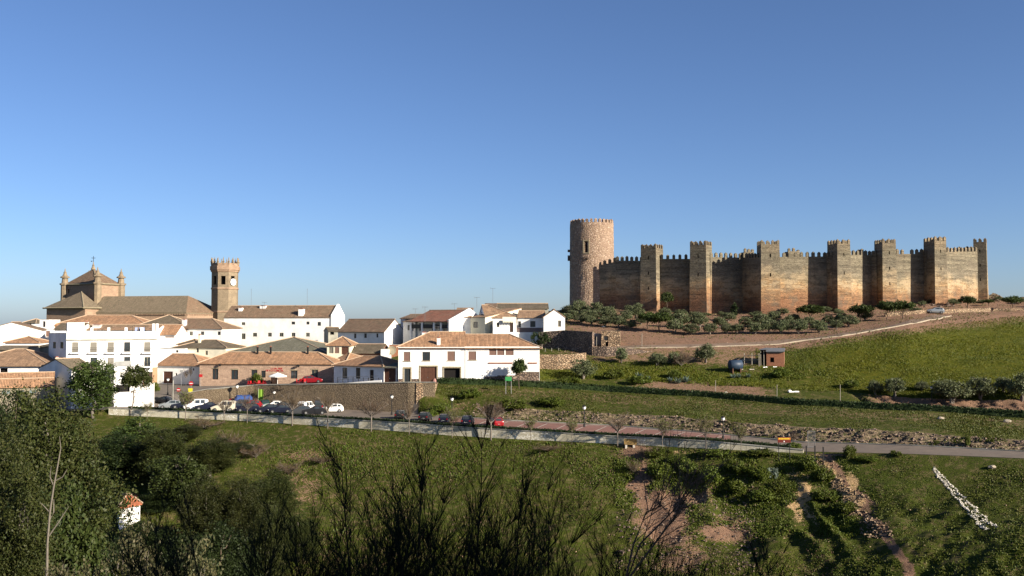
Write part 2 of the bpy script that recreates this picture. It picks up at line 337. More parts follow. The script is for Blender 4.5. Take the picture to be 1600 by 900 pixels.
def groundmat():
    m, n, b = _mat('hillside_ground'); ob = coords(n)
    def att(nm):
        k = n.nodes.new('ShaderNodeAttribute'); k.attribute_name = nm
        s = n.nodes.new('ShaderNodeSeparateColor'); n.links.new(k.outputs['Color'], s.inputs[0]); return s.outputs
    z1, z2 = att('zone_a'), att('zone_b')
    f1 = noise(n, ob, .16, 5, .7); f2 = noise(n, ob, .9, 6, .75); f3 = noise(n, ob, 3.6, 5, .75); f4 = noise(n, ob, 14, 3, .7)
    g = mix(n, ramp(n, f1, [(.38, grey(0)), (.62, grey(1))]), (.058, .082, .009), (.080, .096, .012))
    g = mix(n, ramp(n, f3, [(.42, grey(0)), (.60, grey(1))]), g, (.045, .056, .008))
    g = mix(n, mathn(n, 'MULTIPLY', ramp(n, f2, [(.50, grey(0)), (.66, grey(1))]), .75), g, (.20, .145, .075))
    lush = mix(n, ramp(n, f2, [(.38, grey(0)), (.64, grey(1))]), (.072, .088, .005), (.128, .120, .008))
    lush = mix(n, ramp(n, f3, [(.35, grey(1)), (.50, grey(0))]), lush, (.055, .075, .006))
    g = mix(n, z2[0], g, lush)
    soil = mix(n, ramp(n, f3, [(.36, grey(0)), (.62, grey(1))]), (.20, .115, .075), (.33, .20, .13))
    soil = mix(n, ramp(n, f2, [(.5, grey(0)), (.66, grey(1))]), soil, (.24, .16, .105))
    gold = mix(n, ramp(n, f3, [(.4, grey(0)), (.6, grey(1))]), (.42, .27, .13), (.55, .38, .20))
    def wz(z, k=.9):      # zone weight broken up by noise
        s = mathn(n, 'ADD', mathn(n, 'MULTIPLY', z, 1.7), mathn(n, 'MULTIPLY', mathn(n, 'SUBTRACT', mathn(n, 'ADD', mathn(n, 'MULTIPLY', f2, .6), mathn(n, 'MULTIPLY', f3, .6)), .6), 4.0 * k))
        return ramp(n, s, [(.70, grey(0)), (1.0, grey(1))])
    a = mix(n, wz(z1[0]), g, soil)
    a = mix(n, wz(z2[1]), a, gold)
    vor = n.nodes.new('ShaderNodeTexVoronoi'); vor.inputs['Scale'].default_value = 1.6
    n.links.new(scaled(n, ob, (1, 1.4, 2.6), (0, R(18), 0)), vor.inputs['Vector'])
    sr = n.nodes.new('ShaderNodeSeparateColor'); n.links.new(vor.outputs['Color'], sr.inputs[0])
    rk = ramp(n, sr.outputs[0], [(0, (.12, .085, .06)), (.5, (.26, .19, .12)), (1, (.38, .29, .19))])
    rk = mix(n, ramp(n, f3, [(.5, grey(0)), (.62, grey(1))]), rk, (.07, .085, .025))
    a = mix(n, wz(z1[1], .7), a, rk)
    pv = mix(n, ramp(n, f3, [(.3, grey(0)), (.7, grey(1))]), (.15, .13, .11), (.19, .165, .14))
    a = mix(n, ramp(n, z1[2], [(.45, grey(0)), (.55, grey(1))]), a, pv)
    vr = mix(n, .75, a, ramp(n, f4, [(.3, grey(.55)), (.7, grey(1.35))]), 'MULTIPLY')
    n.links.new(vr, b.inputs['Base Color']); b.inputs['Roughness'].default_value = .95; b.inputs['Specular IOR Level'].default_value = .1
    h = mathn(n, 'ADD', mathn(n, 'MULTIPLY', f3, 1.0), mathn(n, 'MULTIPLY', f4, .35))
    h = mathn(n, 'MULTIPLY', h, mathn(n, 'SUBTRACT', 1.02, z1[2])); bump(n, b, h, 1.0, .35)
    return m
groundmat()
def paving(name, c1, c2):
    m, n, b = _mat(name); ob = coords(n); f = noise(n, ob, .7, 6, .7); g = noise(n, ob, 18, 3, .7)
    a = mix(n, ramp(n, f, [(.35, grey(0)), (.68, grey(1))]), c1, c2); a = mix(n, .4, a, ramp(n, g, [(.3, grey(.6)), (.7, grey(1.3))]), 'MULTIPLY')
    n.links.new(a, b.inputs['Base Color']); b.inputs['Roughness'].default_value = .93; return m
paving('asphalt', (.22, .175, .135), (.16, .13, .105)); paving('bay_paving', (.27, .135, .105), (.22, .115, .09)); paving('pale_track', (.26, .18, .125), (.20, .14, .10)); paving('line_paint', (.55, .48, .40), (.40, .33, .27))
def wallpaint():
    m, n, b = _mat('parapet_concrete'); uv = coords(n, 'UV'); ob = coords(n)
    f = noise(n, scaled(n, uv, (.5, 1.2, 1)), 1.4, 6, .75); g = noise(n, scaled(n, uv, (1.5, 3, 1)), 1.5, 5, .7, 1.5)
    a = mix(n, ramp(n, f, [(.35, grey(0)), (.65, grey(1))]), (.36, .33, .235), (.48, .435, .32))
    sp = n.nodes.new('ShaderNodeSeparateXYZ'); n.links.new(uv, sp.inputs[0])
    lo = noise(n, scaled(n, uv, (.12, .0, 1)), 1.0, 2)
    a = mix(n, mathn(n, 'MULTIPLY', ramp(n, g, [(.53, grey(0)), (.57, grey(1))]), ramp(n, lo, [(.42, grey(0)), (.56, grey(1))])), a, (.80, .78, .70))
    n.links.new(a, b.inputs['Base Color']); bump(n, b, f, .3, .03)
wallpaint()

def calibrate():
    """albedos measured against the photo under this sun and exposure: one factor on every coloured surface"""
    keep = {'white_plaster', 'white_paint', 'car_white', 'cream_plaster', 'lamp_globe', 'lamp_clear', 'parapet_concrete', 'stone_pale'}
    for k, m in MATS.items():
        if k in keep: continue
        n = m.node_tree
        for nd in list(n.nodes):
            if nd.type not in ('BSDF_PRINCIPLED', 'BSDF_TRANSLUCENT'): continue
            inp = nd.inputs['Base Color' if nd.type == 'BSDF_PRINCIPLED' else 'Color']
            if inp.links:
                src = inp.links[0].from_socket; f = .62 if k in ('rammed_earth',) else .86 if k in ('hillside_ground', 'grass_blade', 'meadow_blade', 'scrub_leaf', 'olive_leaf') else .76
                n.links.new(mix(n, 1.0, src, (f, f, f), 'MULTIPLY'), inp)
calibrate()
# ------------------------------------------------------------------ object helpers
COL = scene.collection
def tag(o, label, cat, group=None, kind=None):
    if label: o['label'] = label
    if cat: o['category'] = cat
    if group: o['group'] = group
    if kind: o['kind'] = kind
    return o
def empty(name, label, cat, loc=(0, 0, 0), rz=0.0, group=None):
    o = bpy.data.objects.new(name, None); COL.objects.link(o); o.location = loc; o.rotation_euler = (0, 0, rz)
    o.empty_display_size = .2; tag(o, label, cat, group); return o
def place(name, me, parent=None, loc=None, rz=0.0):
    o = bpy.data.objects.new(name, me); COL.objects.link(o)
    if parent: o.parent = parent
    if loc is not None: o.location = loc
    o.rotation_euler = (0, 0, rz); return o
def copy_tree(o, loc, rz=0.0, sc=1.0, label=None, par=None):
    c = o.copy(); COL.objects.link(c)
    if par is None:
        c.location = loc; c.rotation_euler = (0, 0, rz); c.scale = (sc, sc, sc) if not isinstance(sc, tuple) else sc
        if label: c['label'] = label
    else: c.parent = par
    for ch in list(o.children): copy_tree(ch, None, par=c)
    return c
def kill_tree(o):
    for ch in list(o.children): kill_tree(ch)
    bpy.data.objects.remove(o)
class MB:
    def __init__(s): s.v = []; s.f = []
    def poly(s, pts): i = len(s.v); s.v += [tuple(p) for p in pts]; s.f.append(tuple(range(i, i + len(pts)))); return s
    def box(s, x0, x1, y0, y1, z0, z1, taper=0.0):
        i = len(s.v); t = taper
        s.v += [(x0, y0, z0), (x1, y0, z0), (x1, y1, z0), (x0, y1, z0), (x0 + t, y0 + t, z1), (x1 - t, y0 + t, z1), (x1 - t, y1 - t, z1), (x0 + t, y1 - t, z1)]
        s.f += [tuple(i + k for k in q) for q in ((0, 3, 2, 1), (4, 5, 6, 7), (0, 1, 5, 4), (1, 2, 6, 5), (2, 3, 7, 6), (3, 0, 4, 7))]; return s
    def tube(s, pts, rad, n=6, cap=True):
        pts = [Vector(p) for p in pts]; base = len(s.v)
        if not isinstance(rad, (list, tuple)): rad = [rad] * len(pts)
        for k, p in enumerate(pts):
            t = (pts[min(k + 1, len(pts) - 1)] - pts[max(k - 1, 0)])
            t = t.normalized() if t.length > 1e-9 else Vector((0, 0, 1))
            a = t.cross(Vector((0, 0, 1)) if abs(t.z) < .9 else Vector((1, 0, 0))).normalized(); b = t.cross(a)
            for j in range(n):
                w = 2 * math.pi * j / n; s.v.append(tuple(p + (a * math.cos(w) + b * math.sin(w)) * rad[k]))
        for k in range(len(pts) - 1):
            for j in range(n):
                s.f.append((base + k * n + j, base + k * n + (j + 1) % n, base + (k + 1) * n + (j + 1) % n, base + (k + 1) * n + j))
        if cap:
            s.f.append(tuple(base + j for j in range(n))[::-1]); s.f.append(tuple(base + (len(pts) - 1) * n + j for j in range(n)))
        return s
    def lathe(s, prof, c=(0, 0, 0), n=12, ph=0.0):
        base = len(s.v)
        for r, z in prof:
            for j in range(n):
                w = 2 * math.pi * j / n + ph; s.v.append((c[0] + r * math.cos(w), c[1] + r * math.sin(w), c[2] + z))
        for k in range(len(prof) - 1):
            for j in range(n):
                s.f.append((base + k * n + j, base + k * n + (j + 1) % n, base + (k + 1) * n + (j + 1) % n, base + (k + 1) * n + j))
        s.f.append(tuple(base + j for j in range(n))[::-1]); s.f.append(tuple(base + (len(prof) - 1) * n + j for j in range(n))); return s
    def mesh(s, name, mat, smooth=False, fix=True):
        me = bpy.data.meshes.new(name); me.from_pydata(s.v, [], s.f)
        if fix:
            bm = bmesh.new(); bm.from_mesh(me); bmesh.ops.recalc_face_normals(bm, faces=bm.faces); bm.to_mesh(me); bm.free()
        boxuv(me)
        if smooth: me.polygons.foreach_set('use_smooth', [True] * len(me.polygons))
        me.materials.append(MATS[mat]); return me
    def build(s, name, mat, parent=None, smooth=False, fix=True):
        return place(name, s.mesh(name, mat, smooth, fix), parent)
def boxuv(me):
    nl = len(me.loops)
    if not nl: return
    uvl = me.uv_layers.new(name='UVMap'); co = np.empty(len(me.vertices) * 3); me.vertices.foreach_get('co', co); co = co.reshape(-1, 3)
    nrm = np.empty(len(me.polygons) * 3); me.polygons.foreach_get('normal', nrm); nrm = nrm.reshape(-1, 3)
    lt = np.empty(len(me.polygons), int); me.polygons.foreach_get('loop_total', lt); vi = np.empty(nl, int); me.loops.foreach_get('vertex_index', vi)
    fn = np.repeat(nrm, lt, axis=0)
    t = np.stack([-fn[:, 1], fn[:, 0], np.zeros(nl)], 1); L = np.linalg.norm(t, axis=1); flat = L < 1e-4
    t[flat] = (1, 0, 0); t /= np.linalg.norm(t, axis=1)[:, None]
    bt = np.cross(fn, t); p = co[vi]
    uv = np.stack([(p * t).sum(1), (p * bt).sum(1)], 1).astype(np.float32)
    uvl.data.foreach_set('uv', uv.ravel())
# ------------------------------------------------------------------ ground
def S2P(px, s, dz=0.0):
    D, Z = colinterp(np.array([float(px)])); k = int(min(max(s, 0), NS - 2)); t = s - k
    d = D[0, k] * (1 - t) + D[0, k + 1] * t; z = Z[0, k] * (1 - t) + Z[0, k + 1] * t
    return Vector(((px - 800) / F * d, d, z + dz))
BLOBS = ((1040, 800, 70, 75, 1.0), (1130, 825, 60, 30, .8), (1085, 770, 50, 30, .8), (1000, 755, 26, 60, .9), (985, 705, 40, 22, .8), (480, 710, 60, 16, .5), (560, 780, 50, 30, .25), (470, 760, 60, 60, .4), (1060, 870, 60, 40, .6), (1350, 790, 40, 22, .4), (1120, 790, 40, 20, .8), (1215, 800, 30, 30, .5), (860, 700, 60, 8, .35), (1240, 790, 22, 60, .95), (1262, 800, 16, 40, .9), (1100, 777, 40, 14, .6), (1165, 748, 30, 10, .55), (1110, 705, 120, 7, .5), (1320, 760, 14, 40, .8))
def soilmask(px, py):
    w = np.zeros_like(px); px = px + 30 * vnoise(py / 14.0, px / 45.0, 78)
    for cx, cy, rx, ry, k in BLOBS: w = np.maximum(w, k * np.clip(1.6 - 1.6 * (((px - cx) / rx) ** 2 + ((py - cy) / ry) ** 2) ** .5, 0, 1))
    gl = 1296 + (py - 718) * .62 + 22 * vnoise(py / 21.0, py * 0, 77)
    return np.maximum(w, np.clip(1.35 - np.abs(px - gl) / 17, 0, 1))
def build_ground():
    px = np.concatenate([np.linspace(-2600, -200, 26)[:-1], np.arange(-200, 1800, 4.0), np.linspace(1800, 4200, 26)])
    subs = [4, 10, 12, 20, 70, 70, 2, 16, 26, 46, 20, 16, 60, 60, 18, 8, 6, 8]
    ss = np.concatenate([np.linspace(i, i + 1, n, endpoint=False) for i, n in enumerate(subs)] + [[NS - 1.0]])
    D, Z = colinterp(px); nc, nr = len(px), len(ss)
    k = np.minimum(ss.astype(int), NS - 2); t = ss - k
    d = D[:, k] * (1 - t) + D[:, k + 1] * t; z = Z[:, k] * (1 - t) + Z[:, k + 1] * t
    PX = np.repeat(px[:, None], nr, 1); SS = np.repeat(ss[None], nc, 0)
    x = (PX - 800) / F * d
    z = z + rough(x.ravel(), d.ravel(), SS.ravel(), PX.ravel()).reshape(z.shape)
    # far hills
    far = SS > 17.2
    z = z + np.where(far, 26 * np.clip((SS - 17.2) / .8, 0, 1) * (vnoise(PX / 140., PX * 0 + 3, 11) + .62), 0)
    co = np.stack([x, d, z], 2).reshape(-1, 3).astype(np.float32)
    idx = np.arange(nc * nr).reshape(nc, nr)
    q = np.stack([idx[:-1, :-1], idx[1:, :-1], idx[1:, 1:], idx[:-1, 1:]], 2).reshape(-1, 4)
    me = bpy.data.meshes.new('hillside'); me.vertices.add(len(co)); me.vertices.foreach_set('co', co.ravel())
    me.loops.add(q.size); me.loops.foreach_set('vertex_index', q.ravel().astype(np.int32))
    me.polygons.add(len(q)); me.polygons.foreach_set('loop_start', np.arange(0, q.size, 4, dtype=np.int32))
    me.update(calc_edges=True); me.polygons.foreach_set('use_smooth', [True] * len(q))
    # zones: what the ground is made of
    za = np.zeros((nc, nr, 4), np.float32); zb = np.zeros((nc, nr, 4), np.float32)
    lerp = lambda v, a, b: np.clip((v - a) / (b - a), 0, 1)
    win = lambda v, a, b, w: lerp(v, a, a + w) * (1 - lerp(v, b - w, b))
    # soil: grove and castle mound, bank under the path, strips above the hedge
    dirt = .9 * win(SS, 12.75, 15.8, .2) * lerp(PX, 860, 905)
    dirt = np.maximum(dirt, .6 * win(SS, 12.2, 13.2, .3) * win(PX, 880, 1260, 60) * .9)
    dirt = np.maximum(dirt, .62 * win(SS, 10.0, 11.6, .25) * win(PX, 960, 1240, 60))
    dirt = np.maximum(dirt, .75 * win(SS, 10.02, 11.1, .1) * lerp(PX, 1320, 1380))
    dirt = np.maximum(dirt, .40 * win(SS, 9.35, 10.0, .15) * lerp(PX, 690, 720))
    dirt = np.maximum(dirt, .40 * win(SS, 8.1, 9.0, .3) * win(PX, 680, 840, 30))
    dirt = np.maximum(dirt, .25 * win(SS, 4, 6, .1) * win(PX, 380, 700, 60))
    # the red earth slide right of the middle
    def blob(cx, cy, rx, ry, w):
        pyv = 505 - z / np.maximum(d, 1) * F; ex = (PX + 30 * vnoise(pyv / 14.0, PX / 45.0, 78) - cx) / rx; ey = (pyv - cy) / ry
        return w * np.clip(1.6 - 1.6 * (ex * ex + ey * ey) ** .5, 0, 1)
    below = (SS < 6.0)
    for bl in ((1040, 800, 70, 75, 1.0), (1130, 825, 60, 30, .8), (1085, 770, 50, 30, .8), (1000, 755, 26, 60, .85), (985, 705, 40, 22, .8), (480, 710, 60, 16, .5), (560, 780, 50, 30, .3), (470, 760, 60, 60, .45), (1060, 870, 60, 40, .6), (1350, 790, 40, 22, .5), (860, 700, 60, 8, .4)):
        dirt = np.maximum(dirt, np.where(below, blob(*bl), 0))
    gold = np.zeros_like(z)
    for bl in ((1240, 775, 16, 55, .9), (1262, 790, 13, 35, .8), (1100, 777, 40, 12, .5), (1165, 748, 30, 10, .45), (1110, 705, 120, 7, .4), (1320, 760, 14, 40, .7)):
        gold = np.maximum(gold, np.where(below, blob(*bl), 0))
    pyv = 505 - z / np.maximum(d, 1) * F
    gl = 1290 + (pyv - 718) * .62 + 22 * vnoise(pyv / 21.0, pyv * 0, 77)  # the gully that runs down from the gate
    gold = np.maximum(gold, np.where(below & (pyv < 800), np.clip(1.25 - np.abs(PX - gl) / (11 + (pyv - 715) * .05), 0, 1), 0))
    dirt = np.maximum(dirt, np.where(below & (pyv > 720), np.clip(1.2 - np.abs(PX - gl - 12) / 12, 0, 1), 0))
    dirt = np.maximum(dirt, np.where(below, np.clip(1.1 - np.abs(PX - 1290) / 50, 0, 1) * np.clip(1.2 - np.abs(pyv - 712) / 10, 0, 1), 0))
    za[..., 0] = dirt
    za[..., 1] = .95 * win(SS, 8.05, 9.05, .1) * lerp(PX, 760, 830) + .5 * win(SS, 8.0, 8.5, .1) * win(PX, 700, 800, 30) + .7 * win(SS, 13.9, 14.6, .15) * lerp(PX, 1330, 1440)
    pav = ((SS > 7.0) & (SS < 8.0)).astype(float); pav = np.maximum(pav, ((SS >= 8.0) & (SS < 12.4) & (PX < 655)).astype(float)); za[..., 2] = pav
    zb[..., 0] = np.maximum(.95 * win(SS, 11.3, 12.93, .25) * lerp(PX, 1180, 1330), .7 * win(SS, 10.9, 12.3, .3) * win(PX, 840, 1260, 40))
    zb[..., 1] = gold
    za[..., 3] = 1; zb[..., 3] = 1
    for nm, arr in (('zone_a', za), ('zone_b', zb)):
        at = me.attributes.new(nm, 'FLOAT_COLOR', 'POINT'); at.data.foreach_set('color', arr.reshape(-1))
    me.materials.append(MATS['hillside_ground'])
    o = place('hillside', me); o['kind'] = 'structure'
    # ground behind and beside the camera
    gx = np.linspace(-160, 160, 65); gy = np.concatenate([np.linspace(-90, 0, 16)[:-1], np.linspace(0, 34, 18)])
    mb = MB()
    for yy in gy:
        for xx in gx:
            zc = np.interp(yy, [-90, -20, 0, 8, 40], [-4, -1.2, -1.75, -4.75, -18.9]) + .6 * float(vnoise(xx / 9, yy / 9, 21))
            mb.v.append((xx, yy, zc - .15 - (.5 if yy > 2 else 0)))
    w = len(gx)
    for j in range(len(gy) - 1):
        for i in range(w - 1): mb.f.append((j * w + i, j * w + i + 1, (j + 1) * w + i + 1, (j + 1) * w + i))
    o = mb.build('near_hillside', 'hillside_ground', None, True); o['kind'] = 'structure'
build_ground()

def strip(name, mat, px0, px1, s0, s1, dz, step=8, kind='structure', ns=1):
    mb = MB(); n = max(1, int(abs(px1 - px0) / step))
    for i in range(n + 1):
        px = px0 + (px1 - px0) * i / n
        for j in range(ns + 1): mb.v.append(tuple(S2P(px, s0 + (s1 - s0) * j / ns, dz)))
    for i in range(n):
        for j in range(ns):
            a = i * (ns + 1) + j; mb.f.append((a, a + ns + 1, a + ns + 2, a + 1))
    o = mb.build(name, mat); o['kind'] = kind; return o
strip('road', 'asphalt', 170, 1850, 7.03, 7.97, .03, ns=4)
strip('parking_bays', 'bay_paving', 690, 1140, 7.14, 7.93, .045, ns=2)
def lines():
    mb = MB()
    def seg(a, b, w=.14):
        a = S2P(*a, .06); b = S2P(*b, .06); t = (b - a); t.z = 0; t.normalize(); p = Vector((-t.y, t.x, 0)) * w * .5
        mb.poly([a - p, b - p, b + p, a + p])
    for k in range(14): px = 712 + k * 30.5; seg((px, 7.30), (px + 21, 7.84), .2)
    for k in range(28): seg((700 + k * 15.7, 7.86), (700 + (k + 1) * 15.7, 7.86), .25)
    o = mb.build('road_marking', 'line_paint'); o['kind'] = 'structure'
lines()
# kerb between the bays and the bank
def ribbon_wall(name, mat, pts, thick, h, label, cat, below=.6, hs=None, parent=None):
    """a wall along ground points pts (Vectors at its foot); h above the ground at each point"""
    mb = MB(); n = len(pts); off = []
    for i, p in enumerate(pts):
        t = pts[min(i + 1, n - 1)] - pts[max(i - 1, 0)]; t.z = 0; t.normalize(); off.append(Vector((-t.y, t.x, 0)) * thick)
    for i, p in enumerate(pts):
        hh = hs[i] if hs else h
        for q, z in ((p, -below), (p, hh), (p + off[i], hh), (p + off[i], -below)): mb.v.append((q.x, q.y, p.z + z))
    for i in range(n - 1):
        for k in range(4):
            a = i * 4 + k; b = i * 4 + (k + 1) % 4; mb.f.append((a, b, b + 4, a + 4))
    mb.f.append((0, 1, 2, 3)); mb.f.append(tuple((n - 1) * 4 + k for k in (3, 2, 1, 0)))
    o = mb.build(name, mat, parent)
    if label: tag(o, label, cat)
    return o
pts = [S2P(px, 7.955) for px in range(690, 1850, 12)]
o = ribbon_wall('kerb', 'concrete', pts, .3, .14, None, None, .1); o['kind'] = 'structure'
# parapet with its coping, a clipped hedge behind it
ex = empty('parapet_wall', 'long low concrete wall with peeling white paint between road and grass slope', 'wall', S2P(700, 6))
def parapet():
    body, cope = MB(), MB()
    px = 172.0; E0 = Vector(ex.location)
    while px < 1252:
        p1 = min(px + 31, 1253)
        for mb, o0, o1, zb, zt in ((body, .0, .42, -1.6, .30), (cope, -.05, .47, .30, .40)):
            a, b = S2P(px + .15, 6), S2P(p1 - .15, 6); za, zb_ = S2P(px, 7).z, S2P(p1, 7).z
            t = (b - a); t.z = 0; t.normalize(); nrm = Vector((-t.y, t.x, 0))
            i = len(mb.v)
            for q, zz in ((a, za), (b, zb_)):
                for w, hh in ((o0, zb), (o1, zb), (o1, zt), (o0, zt)):
                    r = q + nrm * w - E0; mb.v.append((r.x, r.y, zz + hh - E0.z))
            mb.f += [(i, i + 1, i + 5, i + 4), (i + 1, i + 2, i + 6, i + 5), (i + 2, i + 3, i + 7, i + 6), (i + 3, i, i + 4, i + 7), (i, i + 3, i + 2, i + 1), (i + 4, i + 5, i + 6, i + 7)]
        px = p1
    body.build('wall', 'parapet_concrete', ex); cope.build('coping', 'concrete', ex)
parapet()

# ------------------------------------------------------------------ foliage cards
def cards(name, cen, size, mat, rng, parent=None, aspect=1.6, up=0.0, smooth_n=None):
    """many small leaf-sprig faces: one four-sided, bent card per centre"""
    n = len(cen); a = rng.normal(size=(n, 3)); a[:, 2] += up; a /= np.linalg.norm(a, axis=1)[:, None]
    b = np.cross(a, rng.normal(size=(n, 3))); b /= np.linalg.norm(b, axis=1)[:, None]
    s = (np.asarray(size) * rng.uniform(.6, 1.35, n))[:, None]; c = np.asarray(cen)
    nn = np.cross(a, b) * s * .25
    v = np.stack([c - a * s * aspect * .5, c + b * s * .5 + nn, c + a * s * aspect * .5, c - b * s * .5 + nn], 1).reshape(-1, 3).astype(np.float32)
    return rawquads(name, v, mat, parent)
def rawquads(name, v, mat, parent=None):
    n = len(v) // 4; me = bpy.data.meshes.new(name); me.vertices.add(len(v)); me.vertices.foreach_set('co', v.ravel())
    me.loops.add(4 * n); me.loops.foreach_set('vertex_index', np.arange(4 * n, dtype=np.int32))
    me.polygons.add(n); me.polygons.foreach_set('loop_start', np.arange(0, 4 * n, 4, dtype=np.int32)); me.update(calc_edges=True)
    me.materials.append(MATS[mat]); return place(name, me, parent) if parent != 'mesh' else me

def hedge(name, pts, thick, h, mat, label, per_m, size, off=0.0):
    """clipped hedge: a core with an uneven face plus leaf cards over it"""
    rng = np.random.default_rng(len(pts)); e = empty(name, label, 'hedge', pts[0]); E0 = Vector(pts[0]); mb = MB(); n = len(pts); cen = []
    for i, p in enumerate(pts):
        t = pts[min(i + 1, n - 1)] - pts[max(i - 1, 0)]; t.z = 0; t.normalize(); nr = Vector((-t.y, t.x, 0)); q = p + nr * off - E0
        hh = h * random.uniform(.86, 1.0)
        for w, z in ((.0, -.3), (-.02 * random.random(), hh * .9), (thick * .5, hh), (thick, hh * .9), (thick, -.3)):
            r = q + nr * (w + random.uniform(-.04, .04)); mb.v.append((r.x, r.y, q.z + z))
        if i < n - 1:
            L = (pts[i + 1] - p).length; m = int(L * per_m)
            u = rng.uniform(0, 1, m); top = rng.uniform(0, 1, m) < .45
            for uu, tt in zip(u, top):
                w = rng.uniform(0, thick) if tt else rng.uniform(-.08, .05); z = h * rng.uniform(.88, 1.06) if tt else rng.uniform(0, h)
                r = p + (pts[i + 1] - p) * uu + nr * (off + w) - E0; cen.append((r.x, r.y, r.z + z))
    for i in range(n - 1):
        for k in range(4): a = i * 5 + k; mb.f.append((a, a + 1, a + 6, a + 5))
    mb.build('hedge_core', mat, e); cards('foliage', cen, size, mat, rng, e)
    return e
hedge('clipped_hedge', [S2P(px, 7, .05) for px in range(200, 1236, 8)], .7, .62, 'hedge_leaf', 'low clipped dark green hedge right behind the roadside parapet', 26, .16, .55)
hedge('long_hedge', [S2P(px, 10, -.1) for px in range(684, 1880, 9)], 1.0, 1.15, 'hedge_leaf', 'long straight dark hedge crossing the slope below the castle meadow', 60, .2)

# ------------------------------------------------------------------ walls, roofs, houses
def wallface(mb, p0, p1, z0, z1, holes=(), rev=.18, z1b=None, inward=None):
    """wall rectangle from p0 to p1 (x,y) with real openings; holes (s0,s1,za,zb); reveals rev deep"""
    p0 = Vector((p0[0], p0[1], 0)); p1 = Vector((p1[0], p1[1], 0)); L = (p1 - p0).length; t = (p1 - p0) / L
    nin = inward if inward is not None else Vector((-t.y, t.x, 0))
    xs = sorted({0.0, L} | {h[0] for h in holes} | {h[1] for h in holes}); zs = sorted({z0, z1} | {h[2] for h in holes} | {h[3] for h in holes})
    xs = [x for x in xs if 0 <= x <= L]; zs = [z for z in zs if z0 <= z <= z1]
    pt = lambda s, z, d=0: tuple(p0 + t * s + nin * d + Vector((0, 0, z)))
    for i in range(len(xs) - 1):
        for j in range(len(zs) - 1):
            cx, cz = (xs[i] + xs[i + 1]) / 2, (zs[j] + zs[j + 1]) / 2
            if any(h[0] < cx < h[1] and h[2] < cz < h[3] for h in holes): continue
            mb.poly([pt(xs[i], zs[j]), pt(xs[i + 1], zs[j]), pt(xs[i + 1], zs[j + 1]), pt(xs[i], zs[j + 1])])
    for s0, s1, za, zb in holes:
        for q in (((s0, za), (s1, za)), ((s1, za), (s1, zb)), ((s1, zb), (s0, zb)), ((s0, zb), (s0, za))):
            mb.poly([pt(*q[0]), pt(*q[1]), pt(*q[1], rev), pt(*q[0], rev)])
    return pt, nin
def fill(kind, pt, h, parent, rev=.18):
    """the window, door or shutter that stands in an opening"""
    s0, s1, za, zb = h; w, hh = s1 - s0, zb - za
    def quad(mb, a, b, c, d, dep): mb.poly([pt(a, c, dep), pt(b, c, dep), pt(b, d, dep), pt(a, d, dep)])
    def slab(mb, a, b, c, d, d0, d1):
        P8 = [pt(a, c, d0), pt(b, c, d0), pt(b, c, d1), pt(a, c, d1), pt(a, d, d0), pt(b, d, d0), pt(b, d, d1), pt(a, d, d1)]
        i = len(mb.v); mb.v += P8; mb.f += [tuple(i + k for k in q) for q in ((0, 1, 2, 3), (4, 7, 6, 5), (0, 4, 5, 1), (1, 5, 6, 2), (2, 6, 7, 3), (3, 7, 4, 0))]
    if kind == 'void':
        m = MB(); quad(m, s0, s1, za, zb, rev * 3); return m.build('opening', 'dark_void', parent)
    if kind in ('w', 'wb', 'ww', 'wg'):
        fm = {'w': 'brown_wood', 'wb': 'dark_wood', 'ww': 'white_paint', 'wg': 'surround_stone'}[kind]
        f = .07; m = MB(); d0, d1 = rev * .5, rev * .5 + .06
        for q in ((s0, s1, za, za + f), (s0, s1, zb - f, zb), (s0, s0 + f, za + f, zb - f), (s1 - f, s1, za + f, zb - f), ((s0 + s1) / 2 - .03, (s0 + s1) / 2 + .03, za + f, zb - f)): slab(m, *q, d0, d1)
        o = m.build('window', fm, parent); g = MB(); quad(g, s0 + f, s1 - f, za + f, zb - f, rev * .5 + .04); g.build('pane', 'glass', o, fix=False); return o
    if kind == 'pane':
        g = MB(); slab(g, s0, s1, za, zb, rev * .6, rev * .6 + .04); return g.build('window', 'pale_glass', parent)
    if kind in ('sh', 'shg'):
        m = MB(); mt = 'brown_shutter' if kind == 'sh' else 'grey_shutter'
        slab(m, s0, s1, za, zb, rev * .5, rev * .5 + .05); o = m.build('window_shutter', mt, parent); r = MB()
        k = max(4, int(hh / .18))
        for i in range(k): z = za + hh * (i + .5) / k; slab(r, s0 + .05, s1 - .05, z - .03, z + .03, rev * .5 - .02, rev * .5)
        r.build('slats', mt, o); return o
    if kind in ('d', 'dw', 'g', 'gw', 'arch'):
        m = MB(); mt = {'d': 'dark_wood', 'dw': 'white_paint', 'g': 'brown_wood', 'gw': 'grey_shutter', 'arch': 'brown_wood'}[kind]
        slab(m, s0, s1, za, zb, rev * .8, rev * .8 + .06)
        o = m.build('door' if kind in ('d', 'dw', 'arch') else 'garage_door', mt, parent); r = MB()
        k = 2 if kind in ('d', 'dw', 'arch') else 4
        for i in range(1, k): x = s0 + w * i / k; slab(r, x - .02, x + .02, za, zb, rev * .8 - .02, rev * .8)
        slab(r, s0, s1, za + hh * .66, za + hh * .68, rev * .8 - .03, rev * .8); r.build('door_battens', mt, o)
        h_ = MB(); slab(h_, s0 + w * .44, s0 + w * .47, za + 1.0, za + 1.12, rev * .8 - .08, rev * .8 - .03); h_.build('handle', 'steel', o)
        return o
